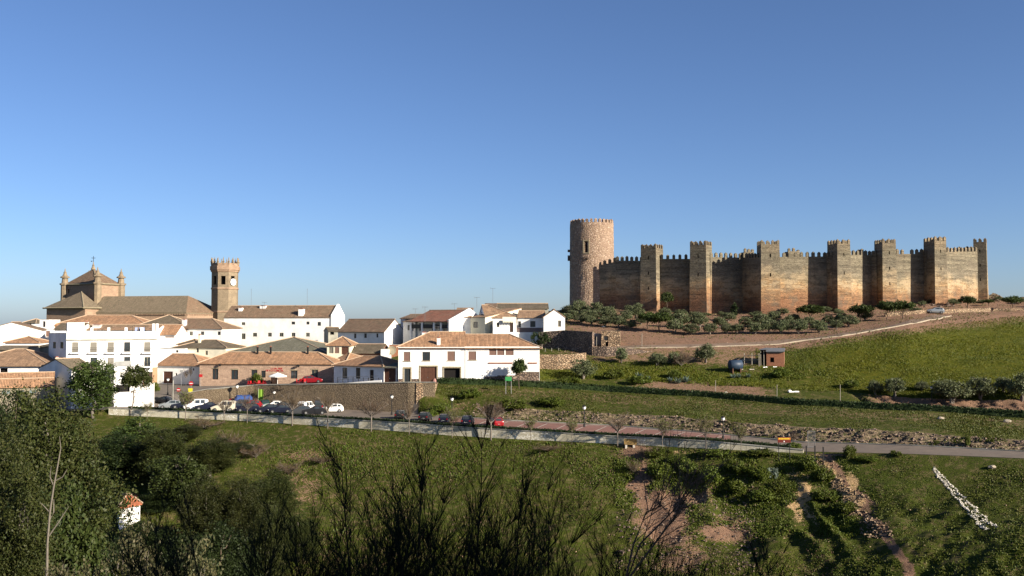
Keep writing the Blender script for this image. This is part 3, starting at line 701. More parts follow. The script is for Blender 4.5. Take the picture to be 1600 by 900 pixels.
def solid_top(polys, th):
    """closed slab under a set of roof planes given by their top corners"""
    key = lambda p: (round(p[0], 3), round(p[1], 3), round(p[2], 3)); idx = {}; mb = MB()
    def vi(p, low=False):
        k = (key(p), low)
        if k not in idx: idx[k] = len(mb.v); mb.v.append((p[0], p[1], p[2] - (th if low else 0)))
        return idx[k]
    edges = {}
    for q in polys:
        mb.f.append(tuple(vi(p) for p in q)); mb.f.append(tuple(vi(p, True) for p in q)[::-1])
        for a, b in zip(q, q[1:] + q[:1]):
            e = frozenset((key(a), key(b))); edges.setdefault(e, []).append((a, b))
    for e, l in edges.items():
        if len(l) == 1: a, b = l[0]; mb.f.append((vi(a), vi(a, True), vi(b, True), vi(b)))
    return mb
def roof(parent, W, Dp, ze, zr, kind, mat, o=.35, th=.16, y0=0.0, sk=0.0, cap='ridge_mortar', x0=0.0, z_add=0.0, capson=True):
    """roof over x0..x0+W, y0..y0+Dp (local); zr ridge height; returns the roof object"""
    x1 = x0 + W; y1 = y0 + Dp; ym = (y0 + y1) / 2; xm = (x0 + x1) / 2; ridge = []
    if kind in ('gable', 'hip', 'hipL', 'hipR'):
        sl = (zr - ze) / (Dp / 2); zo = ze - sl * o; k = Dp / 2
        hl = kind in ('hip', 'hipL'); hr = kind in ('hip', 'hipR')
        k = min(k, W / 2 - .01) if hl and hr else min(k, W * .8)
        rl = (x0 + k, ym, zr) if hl else (x0 - .1, ym, zr); rr = (x1 - k, ym, zr) if hr else (x1 + .1, ym, zr)
        fl = (x0 - (o if hl else .1), y0 - o, zo); fr = (x1 + (o if hr else .1), y0 - o, zo); bl = (fl[0], y1 + o, zo); br = (fr[0], y1 + o, zo)
        polys = [[fl, fr, rr, rl], [br, bl, rl, rr]]
        if hl: polys.append([bl, fl, rl]); ridge += [(fl, rl), (bl, rl)]
        if hr: polys.append([fr, br, rr]); ridge += [(fr, rr), (br, rr)]
        ridge.append((rl, rr))
    elif kind == 'front':            # ridge runs away from the viewer
        sl = (zr - ze) / (W / 2); zo = ze - sl * o
        a, b, c = (x0 - o, y0 - .1, zo), (xm, y0 - .1, zr), (x1 + o, y0 - .1, zo); a2, b2, c2 = [(p[0], y1 + .1, p[2]) for p in (a, b, c)]
        polys = [[a, b, b2, a2], [b, c, c2, b2]]; ridge.append((b, b2))
    elif kind == 'shed':
        sl = (zr - ze) / Dp; polys = [[(x0 - .1, y0 - o, ze - sl * o), (x1 + .1, y0 - o, ze - sl * o), (x1 + .1, y1, zr), (x0 - .1, y1, zr)]]
    elif kind == 'flat':
        polys = [[(x0 + .05, y0 + .05, ze), (x1 - .05, y0 + .05, ze), (x1 - .05, y1 - .05, ze), (x0 + .05, y1 - .05, ze)]]
    for q in polys:
        for i, p in enumerate(q): q[i] = (p[0] + sk * (p[1]), p[1], p[2] + .05 + z_add)
    ob = solid_top(polys, th).build('roof', mat, parent)
    if ridge and capson:
        m = MB()
        for a, b in ridge: m.tube([(a[0] + sk * a[1], a[1], a[2] + .07 + z_add), (b[0] + sk * b[1], b[1], b[2] + .07 + z_add)], .13, 5)
        m.build('ridge_tiles', cap, ob)
    return ob
def chimney(parent, x, y, zb, zt, w=.6, mat='white_plaster'):
    m = MB(); m.box(x - w / 2, x + w / 2, y - w / 2, y + w / 2, zb, zt - .18); m.box(x - w / 2 - .06, x + w / 2 + .06, y - w / 2 - .06, y + w / 2 + .06, zt - .18, zt - .1)
    o = m.build('chimney', mat, parent); m = MB(); m.box(x - w * .35, x + w * .35, y - w * .35, y + w * .35, zt - .1, zt + .06); m.box(x - w / 2, x + w / 2, y - w / 2, y + w / 2, zt + .06, zt + .12); m.build('chimney_cap', 'clay_red', o); return o
class House:
    def __init__(s, name, label, A, B, dep, eave, ridge, kind='gable', wall='white_plaster', rmat='tan_tiles', D=None, wins=(), side=(), left=(), cat='house', base=None, o=.35, openings=(), wallpart=True, roofs=True, drop=1.5, th=.16, eaveB=None):
        pa, pb = P(A[0], eave, A[1]), P(B[0], eave, B[1]); s.ze = zof(eave, (A[1] + B[1]) / 2)
        u = Vector((pb.x - pa.x, pb.y - pa.y, 0)); s.W = u.length; s.ang = math.atan2(u.y, u.x); s.u = u.normalized(); s.v = Vector((-s.u.y, s.u.x, 0))
        s.A = Vector((pa.x, pa.y, 0)); s.B = Vector((pb.x, pb.y, 0)); s.dep = dep; s.sk = 0.0
        if D is not None:
            pd = P(D[0], eave, D[1]) - s.A; pd.z = 0; s.dep = pd.dot(s.v); s.sk = pd.dot(s.u) / s.dep
        ym = s.dep if kind == 'shed' else (0 if kind == 'front' else s.dep / 2)
        dr = (A[1] + B[1]) / 2 + ym * s.v.y + (s.W / 2) * 0; s.zr = zof(ridge, dr) if ridge else s.ze
        zs = [T(*(s.A + s.u * x + s.v * y).xy) for x in (0, s.W) for y in (0, s.dep)]; s.zb = base if base is not None else min(zs) - drop
        s.E = empty(name, label, cat, (s.A.x, s.A.y, s.zb), s.ang); s.ze -= s.zb; s.zr -= s.zb
        s.walls = MB() ; W, dp, sk = s.W, s.dep, s.sk
        s.c = [(0, 0), (W, 0), (W + sk * dp, dp), (sk * dp, dp)]
        hf = [s.front_hole(w) for w in wins]; hs = [s.edge_hole(w, 1) for w in side]; hl = [s.edge_hole(w, 3) for w in left]
        pt, _ = wallface(s.walls, s.c[0], s.c[1], 0, s.ze, [h for h, k in hf]); s.ptf = pt
        for h, k in hf: fill(k, pt, h, s.E)
        pt, _ = wallface(s.walls, s.c[1], s.c[2], 0, s.ze, [h for h, k in hs])
        for h, k in hs: fill(k, pt, h, s.E)
        wallface(s.walls, s.c[2], s.c[3], 0, s.ze)
        pt, _ = wallface(s.walls, s.c[3], s.c[0], 0, s.ze, [h for h, k in hl])
        for h, k in hl: fill(k, pt, h, s.E)
        top = s.ze
        if kind in ('gable', 'hipR'): s.walls.poly([(s.c[0][0], 0, top), (sk * dp / 2, dp / 2, s.zr), (sk * dp, dp, top)])
        if kind in ('gable', 'hipL'): s.walls.poly([(W, 0, top), (W + sk * dp, dp, top), (W + sk * dp / 2, dp / 2, s.zr)])
        if kind == 'front':
            s.walls.poly([(0, 0, top), (W, 0, top), (W / 2, 0, s.zr)]); s.walls.poly([(sk * dp, dp, top), (W / 2 + sk * dp, dp, s.zr), (W + sk * dp, dp, top)])
        if kind == 'shed':
            s.walls.poly([(0, 0, top), (sk * dp, dp, s.zr), (sk * dp, dp, top)]); s.walls.poly([(W, 0, top), (W + sk * dp, dp, top), (W + sk * dp, dp, s.zr)]); s.walls.poly([(sk * dp, dp, top), (W + sk * dp, dp, top), (W + sk * dp, dp, s.zr), (sk * dp, dp, s.zr)])
        s.wallo = s.walls.build('wall', wall, s.E, fix=False)
        s.roofo = roof(s.E, W, dp, s.ze, s.zr, kind, rmat, o, th, sk=sk) if roofs else None
        s.kind = kind
    def loc(s, px, py, p0, p1):
        """distance along the wall line p0-p1 (world) and height of a photo pixel on that wall"""
        a, e = ray(px, py); t = p1 - p0
        k = (a * p0.y - p0.x) / (t.x - a * t.y); q = p0 + t * k
        return k * t.length, e * q.y - s.zb
    def rect(s, w, p0, p1):
        xs, za = s.loc(w[0], w[3], p0, p1); xe, zb = s.loc(w[2], w[1], p0, p1); za = max(za, .02)
        L = (p1 - p0).length; lo, hi = sorted((xs, xe)); lo = min(max(lo, .12), L - .5); hi = max(min(hi, L - .12), lo + .3); zb = max(zb, za + .3); zb = min(zb, s.ze - .06)
        return (round(lo, 3), round(hi, 3), round(za, 3), round(zb, 3))
    def front_hole(s, w): return s.rect(w, s.A, s.B), (w[4] if len(w) > 4 else 'w')
    def edge_hole(s, w, i):
        W, dp, sk = s.W, s.dep, s.sk; cs = [(0, 0), (W, 0), (W + sk * dp, dp), (sk * dp, dp)]
        f = lambda c: s.A + s.u * c[0] + s.v * c[1]
        return s.rect(w, f(cs[i]), f(cs[(i + 1) % 4])), (w[4] if len(w) > 4 else 'w')
    def fpos(s, px, py): x, z = s.loc(px, py, s.A, s.B); return x, z
    def fbox(s, x0, y0, x1, y1, proud, mat, name, back=0.0, parent=None):
        (a, zb), (b, zt) = s.fpos(x0, y1), s.fpos(x1, y0); m = MB(); m.box(a, b, -proud, back - .003, max(zb, 0), zt); return m.build(name, mat, parent or s.E)
    def chim(s, px, py0, py1, w=.6, yfrac=.3, mat='white_plaster'):
        """chimney rising from the front slope, its top at photo row py0"""
        y = s.dep * yfrac; p0 = s.A + s.v * y; p1 = s.B + s.v * y; x, z = s.loc(px, py0, p0, p1); _, z0 = s.loc(px, py1, p0, p1)
        return chimney(s.E, x + s.sk * y, y, max(z0 - 1.2, s.ze - .3), z, w, mat)
    def finish(s): return s
# ------------------------------------------------------------------ front row of the town
# big white house with garages
h = House('white_house', 'big white two-storey house with stone-framed garages above the retaining wall', (622.5, 178), (843, 178.5), 11, 541.5, 519, 'hip', 'white_plaster', 'orange_tiles',
    wins=[(630.7, 549.8, 641, 564, 'sh'), (660, 549.8, 672, 563.5, 'wb'), (699, 549, 711, 563.2, 'sh'), (732, 549, 744, 562.3, 'sh'), (764.4, 543.3, 775.8, 555, 'sh'), (776.8, 543.3, 788, 555, 'sh'), (790, 543, 802.5, 555, 'sh'),
          (631.5, 576, 641, 599, 'wb'), (656.8, 573.4, 682, 598.7, 'g'), (693.5, 575.2, 718.7, 596, 'void')], roofs=False)
def big_house_extras():
    s = h; W = s.W; x1 = s.loc(725, 541, s.A, s.B)[0]
    r1 = roof(s.E, x1, s.dep, s.ze, s.zr, 'hipL', 'orange_tiles', .45)
    r2 = roof(s.E, W - x1 - .12, s.dep, s.ze, s.zr - .35, 'hipR', 'orange_tiles', .45, x0=x1 + .12, z_add=-.12)
    s.chim(685.5, 527.5, 538, .62, .07); s.chim(663, 519, 524, .8, .55); s.chim(700, 519.5, 522, .7, .55)
    for (a, b, c, d) in ((656.8, 573.4, 682, 598.7), (693.5, 575.2, 718.7, 596), (631.5, 576, 641, 599)):
        for q in ((a - 2.2, b - 2.4, a - .1, d), (c + .1, b - 2.4, c + 2.2, d), (a - .1, b - 2.4, c + .1, b - .1)): s.fbox(*q, .05, 'surround_stone', 'door_surround')
    # rough stone footing of the wall, standing clear of the doorways, and the projecting brick ledge
    for a, b, t in ((622.7, 629.2, 592), (643.4, 654.5, 592), (684.4, 691.2, 592), (721, 757, 592), (757, 777, 588), (777, 806, 586.5), (806, 842.6, 581)): s.fbox(a, t, b, 606, .03, 'dark_rubble', 'stone_footing')
    s.fbox(763.6, 566.3, 801, 568, .16, 'clay_red', 'ledge'); s.fbox(826, 566.3, 839.5, 568, .16, 'clay_red', 'ledge')
    for a, b, c, d in ((630.7, 549.8, 641, 564), (660, 549.8, 672, 563.5), (699, 549, 711, 563.2), (732, 549, 744, 562.3)): s.fbox(a - 1, d, c + 1, d + 1, .1, 'surround_stone', 'sill')
    s.fbox(727.2, 542.5, 728, 598, .1, 'white_paint', 'downpipe')
    m = MB(); m.box(0, W, -.55, -.42, s.ze - .2, s.ze - .08); m.build('gutter', 'white_paint', s.E)
big_house_extras()
# little pale house left of it, with the brown doors
h2 = House('small_white_house', 'low bluish-white house with two tall barred windows beside the stone restaurant', (521.7, 186), (599, 179.5), 8, 570.8, 556.7, 'hip', 'white_plaster', 'orange_tiles', wins=[(535, 574.7, 542.5, 591.3, 'wb'), (556, 574.7, 563, 591.3, 'wb'), (577.5, 578, 583.8, 596, 'd')])
for a, b, c, d in ((535, 574.7, 542.5, 591.3), (556, 574.7, 563, 591.3)): h2.fbox(a - 1.4, b - 1.4, a - .1, d + 1.2, .03, 'white_paint', 'window_surround'); h2.fbox(c + .1, b - 1.4, c + 1.4, d + 1.2, .03, 'white_paint', 'window_surround')
h2b = House('garage_building', 'narrow garage with wide brown doors between the low house and the big white house', (599.3, 179.4), (619.5, 178.6), 8, 573, 564, 'shed', 'white_plaster', 'olive_tiles', wins=[(600.2, 575.5, 618.8, 600, 'g')], o=.5)
# stone restaurant
h3 = House('stone_restaurant', 'long brown stone restaurant with orange tiled roof and red lettering', (312, 190.5), (520.2, 188.5), 8.4, 567, 550.6, 'hip', 'restaurant_stone', 'orange_tiles',
    wins=[(331.6, 576, 341, 593, 'w'), (361, 578, 372, 593, 'w'), (392.5, 578, 402, 590, 'wb'), (408, 579, 415, 590, 'wb'), (422.5, 585, 433, 603, 'd'), (454, 579, 464.7, 591.6, 'w'), (486.4, 578, 497, 592.5, 'wg')], cat='restaurant')
def rest():
    s = h3
    for a, b, c, d in ((331.6, 576, 341, 593), (361, 578, 372, 593), (392.5, 578, 402, 590), (454, 579, 464.7, 591.6), (486.4, 578, 497, 592.5)): s.fbox(a - 1, b - 1.6, c + 1, b - .2, .05, 'surround_stone', 'lintel')
    for px in (402.5, 423, 481): s.chim(px, 541.5, 556, .3, .42, 'dark_metal')
    # the name over the door: two rows of red letters, unreadable at this distance, cut as short strokes
    (xa, za), (xb, zb) = s.fpos(415.6, 580.6), s.fpos(443.5, 574.2); m = MB(); rr = random.Random(5)
    for row, (u0, u1) in enumerate(((.0, 1), (.28, .92))):
        z0 = za + (zb - za) * (.05 if row == 0 else .55); hh = (zb - za) * .40; x = xa + (xb - xa) * u0
        while x < xa + (xb - xa) * u1:
            w = rr.uniform(.16, .24); m.box(x, x + .06, -.05, -.002, z0, z0 + hh)
            k = rr.choice((0, 1, 2)); zz = z0 + hh * (0, .45, .86)[k]; m.box(x + .062, x + w, -.05, -.002, zz, zz + .06)
            if rr.random() < .5: m.box(x + w + .002, x + w + .06, -.05, -.002, z0 + hh * .1, z0 + hh * .9)
            x += w + .14
    m.build('sign_lettering', 'red_paint', s.E)
    x, z = s.fpos(467, 573.5); m = MB(); m.tube([(x, -.02, z), (x + .1, -.5, z + .25)], .05, 6); m.box(x - .3, x + .25, -.75, -.35, z + .1, z + .42); m.build('wall_lamp', 'dark_metal', s.E)
    x, z = s.fpos(345, 571.5); m = MB(); m.tube([(x, -.02, z), (x, -.5, z + .2)], .05, 6); m.box(x - .2, x + .2, -.7, -.4, z, z + .4); m.build('wall_lamp', 'dark_metal', s.E)
rest()
House('warehouse_hall', 'grey-green roofed hall rising right behind the stone restaurant', (357, 205), (509, 203), 22, 549.5, 527, 'hip', 'tan_plaster', 'olive_tiles', o=.3)
h20 = House('porch_house', 'small cream house with brown doors under an orange roof right of the grey hall', (511, 200), (547.5, 200), 9, 538.7, 526.2, 'hip', 'cream_plaster', 'orange_tiles', wins=[(514, 542.5, 521, 552, 'gw'), (523, 542.5, 530, 552, 'sh'), (533.5, 542.2, 545, 554, 'g')])
House('link_roof_house', 'low orange roofed link between restaurant and porch house', (521, 197), (541, 194), 7, 563.5, 552.5, 'hipR', 'white_plaster', 'orange_tiles', o=.2)
h21 = House('old_shed', 'old shed with sagging mossy brown tiles and a red brick wall', (549.5, 201), (594, 200), 8, 551, 538, 'gable', 'brick', 'dark_tiles', o=.3)
House('white_box_shed', 'small flat white lean-to beside the red brick stub wall', (595, 199), (607.5, 199), 4, 545.8, None, 'flat', 'white_plaster', 'concrete')
House('brick_lean_to', 'stub of red brick building directly behind the big white house', (608, 203), (622, 203), 5, 539, None, 'flat', 'brick', 'concrete')
# garden door house left of the restaurant
h4 = House('arched_door_house', 'low white house with a big arched brown door left of the restaurant', (245.5, 197), (313, 194), 10, 570, 553.5, 'hipR', 'white_plaster', 'orange_tiles', wins=[(255, 580.5, 270, 599, 'arch'), (273.8, 583, 276.6, 586.6, 'wb'), (290.5, 584, 293, 588.5, 'wb'), (301.3, 575.6, 303, 579, 'wb')], cat='house')
# ------------------------------------------------------------------ hotel
hh = House('white_hotel', 'three-storey white hotel with brown balcony windows and a blue-grey end wall', (104, 182), (246.5, 189.5), 10, 521, None, 'flat', 'white_plaster', 'concrete', D=(76.5, 190.5),
    wins=[(112.3, 534.6, 122.3, 550.6, 'shg'), (140.8, 534.6, 151.4, 550.6, 'shg'), (167.7, 534.6, 178, 550.6, 'shg'), (193.7, 534.4, 203.6, 549.6, 'wb'), (225, 534.4, 235, 549.6, 'shg'),
          (141, 558.5, 152, 573.5, 'wb'), (167.7, 558.5, 178, 573.5, 'shg'), (193.7, 557.5, 203.6, 571, 'wb'), (225.3, 557.6, 235.2, 572.4, 'wg'), (112.3, 558.5, 122.3, 573.5, 'shg'), (227.5, 581, 238, 598, 'd'), (168, 582, 178, 597, 'wb')],
    left=[(82.5, 534.5, 87.4, 544.3, 'wg'), (94, 534.5, 99, 544.3, 'wg'), (82.5, 558, 87.4, 567.5, 'wg'), (94, 558, 99, 567.5, 'wg')], cat='hotel')
def hotel():
    s = hh
    def balcony(a, b, py):
        (x0, z), (x1, _) = s.fpos(a, py), s.fpos(b, py); m = MB(); m.box(x0, x1, -.75, -.003, z - .18, z); o = m.build('balcony', 'white_plaster', s.E); m = MB()
        m.tube([(x0 + .04, -.7, z + .95), (x1 - .04, -.7, z + .95)], .03, 4); m.tube([(x0 + .04, -.7, z + .1), (x1 - .04, -.7, z + .1)], .02, 4)
        n = int((x1 - x0) / .16)
        for i in range(n + 1): x = x0 + .04 + (x1 - x0 - .08) * i / n; m.box(x - .012, x + .012, -.712, -.688, z, z + .95)
        for x in (x0 + .04, x1 - .04): m.tube([(x, -.7, z + .95), (x, -.01, z + .95)], .03, 4)
        m.build('railing', 'dark_metal', o)
    for a, b in ((109, 125.5), (138, 155), (164.5, 181), (190.5, 206.5), (221.5, 238)): balcony(a, b, 551.2)
    balcony(138, 155, 574.2); balcony(221.5, 238, 573)
    (x0, z0), (x1, z1) = s.fpos(105, 531), s.fpos(244, 529.4); m = MB(); m.box(-.1, s.W - .1, -.28, -.003, z0 - .1, z0 + .12); m.build('cornice', 'old_plaster', s.E)
    # roof terrace behind a parapet with short piers
    m = MB(); m.box(.0, s.W, .0, .25, s.ze + .01, s.ze + .32); o = m.build('roof_parapet', 'white_plaster', s.E)
    for px in (143.5, 170, 197, 221.5, 240, 245.5): x, _ = s.fpos(px, 518); m = MB(); m.box(x - .25, x + .25, .02, .45, s.ze + .33, s.ze + (1.9 if px > 239 else 1.15)); m.build('pier', 'white_plaster', o)
    x, z = s.fpos(86, 521); m = MB(); m.box(.2, 3.2, 2.2, 5.5, s.ze + .05, s.ze + 2.1); m.build('roof_room', 'white_plaster', s.E)
    m = MB(); m.box(4.0, s.W - 1.5, 3.2, 7.5, s.ze + 1.35, s.ze + 1.5); 
    for xx in (4.3, 8, 12, s.W - 2): m.box(xx, xx + .15, 3.4, 3.55, s.ze, s.ze + 1.34)
    m.build('awning_frame', 'dark_tiles', s.E)
    for k, xx in enumerate((12.2, 12.9, 13.5)): m = MB(); m.box(xx, xx + .5, .9, .93, s.ze + .35, s.ze + 1.15); m.build('hanging_laundry', 'laundry', s.E)
    m = MB(); x, z = s.fpos(238.2, 581); x0, _ = s.fpos(223.5, 581); m.box(x, s.W + .02, -.06, -.004, s.fpos(240, 606)[1], z + .9); m.box(x0, s.fpos(226.8, 581)[0], -.06, -.004, s.fpos(240, 606)[1], z + .9); m.build('doorway_cladding', 'ochre_plaster', s.E)
hotel()
ax = House('hotel_annex', 'white block with a grey railed terrace in front of the hotel', (178.5, 179), (204.5, 180.5), 4.5, 572.5, None, 'flat', 'white_plaster', 'concrete', wins=[(181, 601, 203, 613, 'void')], cat='annex')
m = MB(); m.box(0, ax.W, -.1, .05, ax.ze + .07, ax.ze + 1.0); m.build('terrace_rail', 'grey_plaster', ax.E)
# sloping white garden wall under the hotel
def garden_wall():
    pts = [P(178, 637, 174), P(190, 637, 174.2), P(205, 637, 174.5), P(222, 637, 175), P(240.5, 637, 175.5)]; tops = [626, 622, 614, 605, 598]
    hs = [zof(t, p.y) - p.z for t, p in zip(tops, pts)]; ribbon_wall('garden_wall', 'white_plaster', pts, .35, 0, 'white garden wall with a sloping top below the hotel entrance', 'wall', .8, hs)
garden_wall()
# ------------------------------------------------------------------ left edge of the town
h6 = House('grey_gabled_house', 'gabled house with a shaded blue-grey end wall left of the hotel', (62, 178), (112, 171), 4.5, 575.5, 561, 'front', 'white_plaster', 'mossy_tiles')
h6.fbox(61.9, 573.5, 66, 578, .05, 'white_plaster', 'corner_block'); chimney(h6.E, 2.2, 2.0, h6.ze + .3, h6.ze + 1.9, .5)
h7 = House('tan_house', 'tan house with a long two-tiered orange roof behind the trees at far left', (-90, 161), (84, 168), 9, 604, 583.5, 'gable', 'tan_plaster', 'orange_tiles', wins=[(3, 610, 9, 615.3, 'pane'), (10, 610, 16, 615.3, 'pane'), (25, 610, 31, 615.2, 'pane'), (32, 610, 38, 615.2, 'pane'), (46, 609.6, 51, 614.5, 'pane'), (52, 609.6, 57, 614.5, 'pane'), (-40, 610, -28, 615, 'pane')])
x = h7.W / 2; m = MB(); m.tube([(0, h7.dep * .26, h7.ze + (h7.zr - h7.ze) * .52 + .12), (h7.W, h7.dep * .26, h7.ze + (h7.zr - h7.ze) * .52 + .12)], .12, 5); m.build('roof_step', 'ridge_mortar', h7.E)
h8 = House('brown_hipped_house', 'white house under a broad brown hipped roof at the left edge', (-70, 180), (75, 181), 15, 569.8, 546, 'hip', 'white_plaster', 'tan_tiles', wins=[(0, 575, 12, 583, 'void')], o=.6)
h9 = House('small_hipped_house', 'small white house with an orange hipped roof left of the hotel', (8, 203), (60, 204), 8, 534.5, 526, 'hip', 'white_plaster', 'orange_tiles')
House('wide_gable_house', 'white house with a very wide low gable on the skyline at far left', (-30, 214), (66, 218), 12, 516, 503.5, 'front', 'white_plaster', 'brown_tiles', o=.1)
House('mossy_wall_shed', 'low grey shed with a slanting mossy roof below the small hipped house', (-20, 192), (38, 191), 5, 546, 540, 'shed', 'old_plaster', 'mossy_tiles')
House('brown_lean_to', 'dark brown roofed lean-to against the blue-grey end of the hotel', (59, 197), (77, 196), 6, 541, 534, 'shed', 'old_plaster', 'dark_tiles')
h11 = House('white_stepped_house', 'white house with pink patch and flat terraces behind the hotel end', (58, 224), (84, 224), 8, 515, None, 'flat', 'white_plaster', 'concrete', wins=[(71.5, 517, 78, 526, 'sh')])
House('skyline_house', 'small dark roofed house on the skyline left of the church', (37, 246), (55, 246), 7, 504, 498.5, 'hip', 'white_plaster', 'dark_tiles', wins=[(46, 504.3, 49, 508, 'w')])
House('white_tower_house', 'narrow white house with dark window standing before the church apse', (62, 240), (76.5, 240), 6, 499.5, None, 'flat', 'white_plaster', 'dark_tiles', wins=[(67, 502, 71, 511, 'wb')])
h12 = House('brown_roofed_house', 'white house with a dark brown roof directly behind the hotel terrace', (85, 215), (126, 215), 7, 513.5, 505, 'gable', 'white_plaster', 'dark_tiles', wins=[(108, 514.5, 120, 519, 'void')])
h12.chim(135, 502.5, 512, .7, .3) if False else None
h12b = House('tan_roofed_house', 'house with tan roof and tall white chimney behind the hotel', (127, 218), (246, 219), 8, 514.5, 507.5, 'gable', 'white_plaster', 'tan_tiles'); h12b.chim(135, 502.5, 512, .75, .3); h12b.chim(152, 507, 510, 1.6, .2)
House('orange_roofed_hall', 'long hall with a broad orange roof just below the church', (82, 243), (228, 243), 12, 507.5, 493, 'hip', 'ochre_plaster', 'orange_tiles', o=.3)
House('dark_roofed_house', 'house with a dark weathered brown roof below the church nave', (219, 236), (290, 237), 11, 507, 492.5, 'hip', 'old_plaster', 'dark_tiles')
h15 = House('ochre_roofed_house', 'small white house with a rust-yellow roof and veranda right of the hotel', (247, 221), (275, 221), 8, 521.5, 507.5, 'gable', 'white_plaster', 'orange_tiles', wins=[(258, 525.5, 272, 527.5, 'sh')])
h14 = House('brown_roofed_long_house', 'white house with brown roof, left chimney and three small windows below the belfry', (272, 229), (347, 227), 10, 512.3, 498, 'hipR', 'white_plaster', 'brown_tiles', wins=[(296, 518, 301.3, 524.3, 'wg'), (313.6, 518, 319, 523.4, 'wb'), (340, 518, 344.7, 523.4, 'wb')]); h14.chim(288.3, 499, 508.5, .85, .12)
h16 = House('low_white_house', 'low cream-white house with old brown roof behind the arched-door house', (274, 213), (353, 211), 9, 542.2, 531.5, 'hip', 'cream_plaster', 'dark_tiles', wins=[(307, 544, 310.6, 550.6, 'wb'), (320.7, 548, 324.7, 554.8, 'wg')]); h16.chim(312, 522.5, 530, .5, .3, 'cream_plaster')
House('little_tiled_house', 'little white house with mottled brown roof between two larger ones', (278, 219), (309, 218), 6, 537.5, 530, 'hip', 'white_plaster', 'dark_tiles')
House('terrace_house', 'white flat terrace house between the hotel and the low house', (245, 207), (288, 208), 8, 545, None, 'flat', 'white_plaster', 'concrete', wins=[(275, 547, 279, 551, 'wb')])
# ------------------------------------------------------------------ long white convent
h17 = House('long_white_building', 'very long white building with brown roof right of the church tower', (350, 262), (517.5, 258), 10, 495.3, 478, 'gable', 'white_plaster', 'brown_tiles',
    wins=[(377.5, 503.5, 383, 508, 'wg'), (455.5, 502.5, 461, 507, 'wb'), (478.6, 502.5, 483.4, 507, 'wb'), (496, 503, 501.4, 509, 'wb'), (359.5, 521, 366, 533, 'wg'), (377.5, 521, 383.5, 530, 'wg'), (395, 520, 401.5, 526, 'wg'), (418.6, 520, 424.6, 526, 'wg'), (436.6, 520, 443, 526, 'wg'), (455.5, 520, 461.5, 526, 'wg'), (478, 520, 484, 526, 'wg')], o=.2, cat='building')
h17.chim(471.3, 482.5, 493.5, 1.35, .1); h17.chim(376.5, 480.5, 486, 1.0, .3); h17.chim(412, 477.5, 481, 1.6, .45)
m = MB(); zt = h17.zr + .5; m.v = [(h17.W, -.25, 0), (h17.W, 10.25, 0), (h17.W, 10.25, h17.ze + .4), (h17.W, 5, zt), (h17.W, -.25, h17.ze + .5)]; m.v += [(x + .55, y, z) for x, y, z in m.v]; m.f = [(0, 4, 3, 2, 1), (5, 6, 7, 8, 9)] + [(i, (i + 1) % 5, (i + 1) % 5 + 5, i + 5) for i in range(5)]; m.build('fire_wall', 'white_plaster', h17.E)
House('skyline_shed', 'dark low roofs peeping out right of the long white building', (513, 246), (532, 247), 8, 517, 511.5, 'gable', 'old_plaster', 'dark_tiles', wins=[(516, 519, 522, 523, 'void')])
House('far_cottage', 'tiny far tan-roofed cottage on the skyline before the plain', (519, 300), (545, 300), 8, 511, 508, 'gable', 'tan_plaster', 'tan_tiles')
# ------------------------------------------------------------------ houses on the middle rise
h19 = House('shaded_white_house', 'white house with shaded front and old brown roof in the gap left of the rise', (528, 223), (600.5, 215), 11, 517.7, 499, 'gable', 'white_plaster', 'brown_tiles', D=(562, 235), wins=[(553, 521, 556.7, 528.5, 'wb'), (569, 521, 573, 528, 'wb'), (588, 521, 591, 527.3, 'wb')], o=.35)
House('stacked_roofs_house', 'small house with stacked brown roofs beside the shaded white house', (626, 228), (649, 226), 8, 497, 491.5, 'gable', 'white_plaster', 'brown_tiles', wins=[(633, 499, 641, 507, 'void')])
House('passage_house', 'shadowed white passage house left of the pillared porch', (630, 221), (649, 219), 8, 502, 495, 'shed', 'white_plaster', 'brown_tiles', wins=[(637, 508, 640, 516, 'wb'), (642, 505, 646, 517, 'void')])
def pillared():
    s = House('pillared_house', 'white house with red-brown roof and a deep porch on four pillars', (649.5, 219.5), (710, 213), 10, 498, 485, 'gable', 'white_plaster', 'red_tiles', D=None, roofs=False, wins=[(655, 505, 661, 517, 'd'), (675, 505, 681, 517, 'd'), (699, 504, 704, 512, 'w')], o=.2)
    roof(s.E, s.W, s.dep + 4.4, s.ze - 0.55, s.zr, 'gable', 'red_tiles', .3, y0=-2.2)
    for px in (650.5, 669, 687.5, 698.5):
        x, _ = s.loc(px, 510, s.A, s.B); x = max(x, .35); m = MB(); m.box(x - .25, x + .25, -2.2, -1.75, 0, s.ze - .82); m.build('pillar', 'white_plaster', s.E)
    # end wall running out past the porch
    m = MB(); W = s.W; m.v = [(W + .02, -2.4, 0), (W + .02, s.dep, 0), (W + .02, s.dep, s.ze), (W + .02, s.dep / 2, s.zr + .45), (W + .02, -2.4, s.ze - .3)]; m.v += [(x + .4, y, z) for x, y, z in m.v]
    m.f = [(0, 4, 3, 2, 1), (5, 6, 7, 8, 9)] + [(i, (i + 1) % 5, (i + 1) % 5 + 5, i + 5) for i in range(5)]; m.build('gable_wall', 'white_plaster', s.E)
    m = MB(); m.box(0, W, -2.1, -2.05, s.fpos(680, 513)[1] - .0, s.fpos(680, 513)[1] + .9); m.build('porch_rail', 'dark_metal', s.E)
pillared()
h23a = House('tall_gable_house', 'tall white gabled house filling the gap right of the pillared porch', (710, 215), (736, 215), 12, 496, 481, 'shed', 'white_plaster', 'tan_tiles', o=0)
h23 = House('cream_gabled_house', 'cream gabled house with one dark square window on the rise', (735.5, 214.5), (758, 211.5), 12, 495.5, 481.5, 'shed', 'cream_plaster', 'tan_tiles', wins=[(739.7, 503, 747, 512, 'wb')], o=.1)
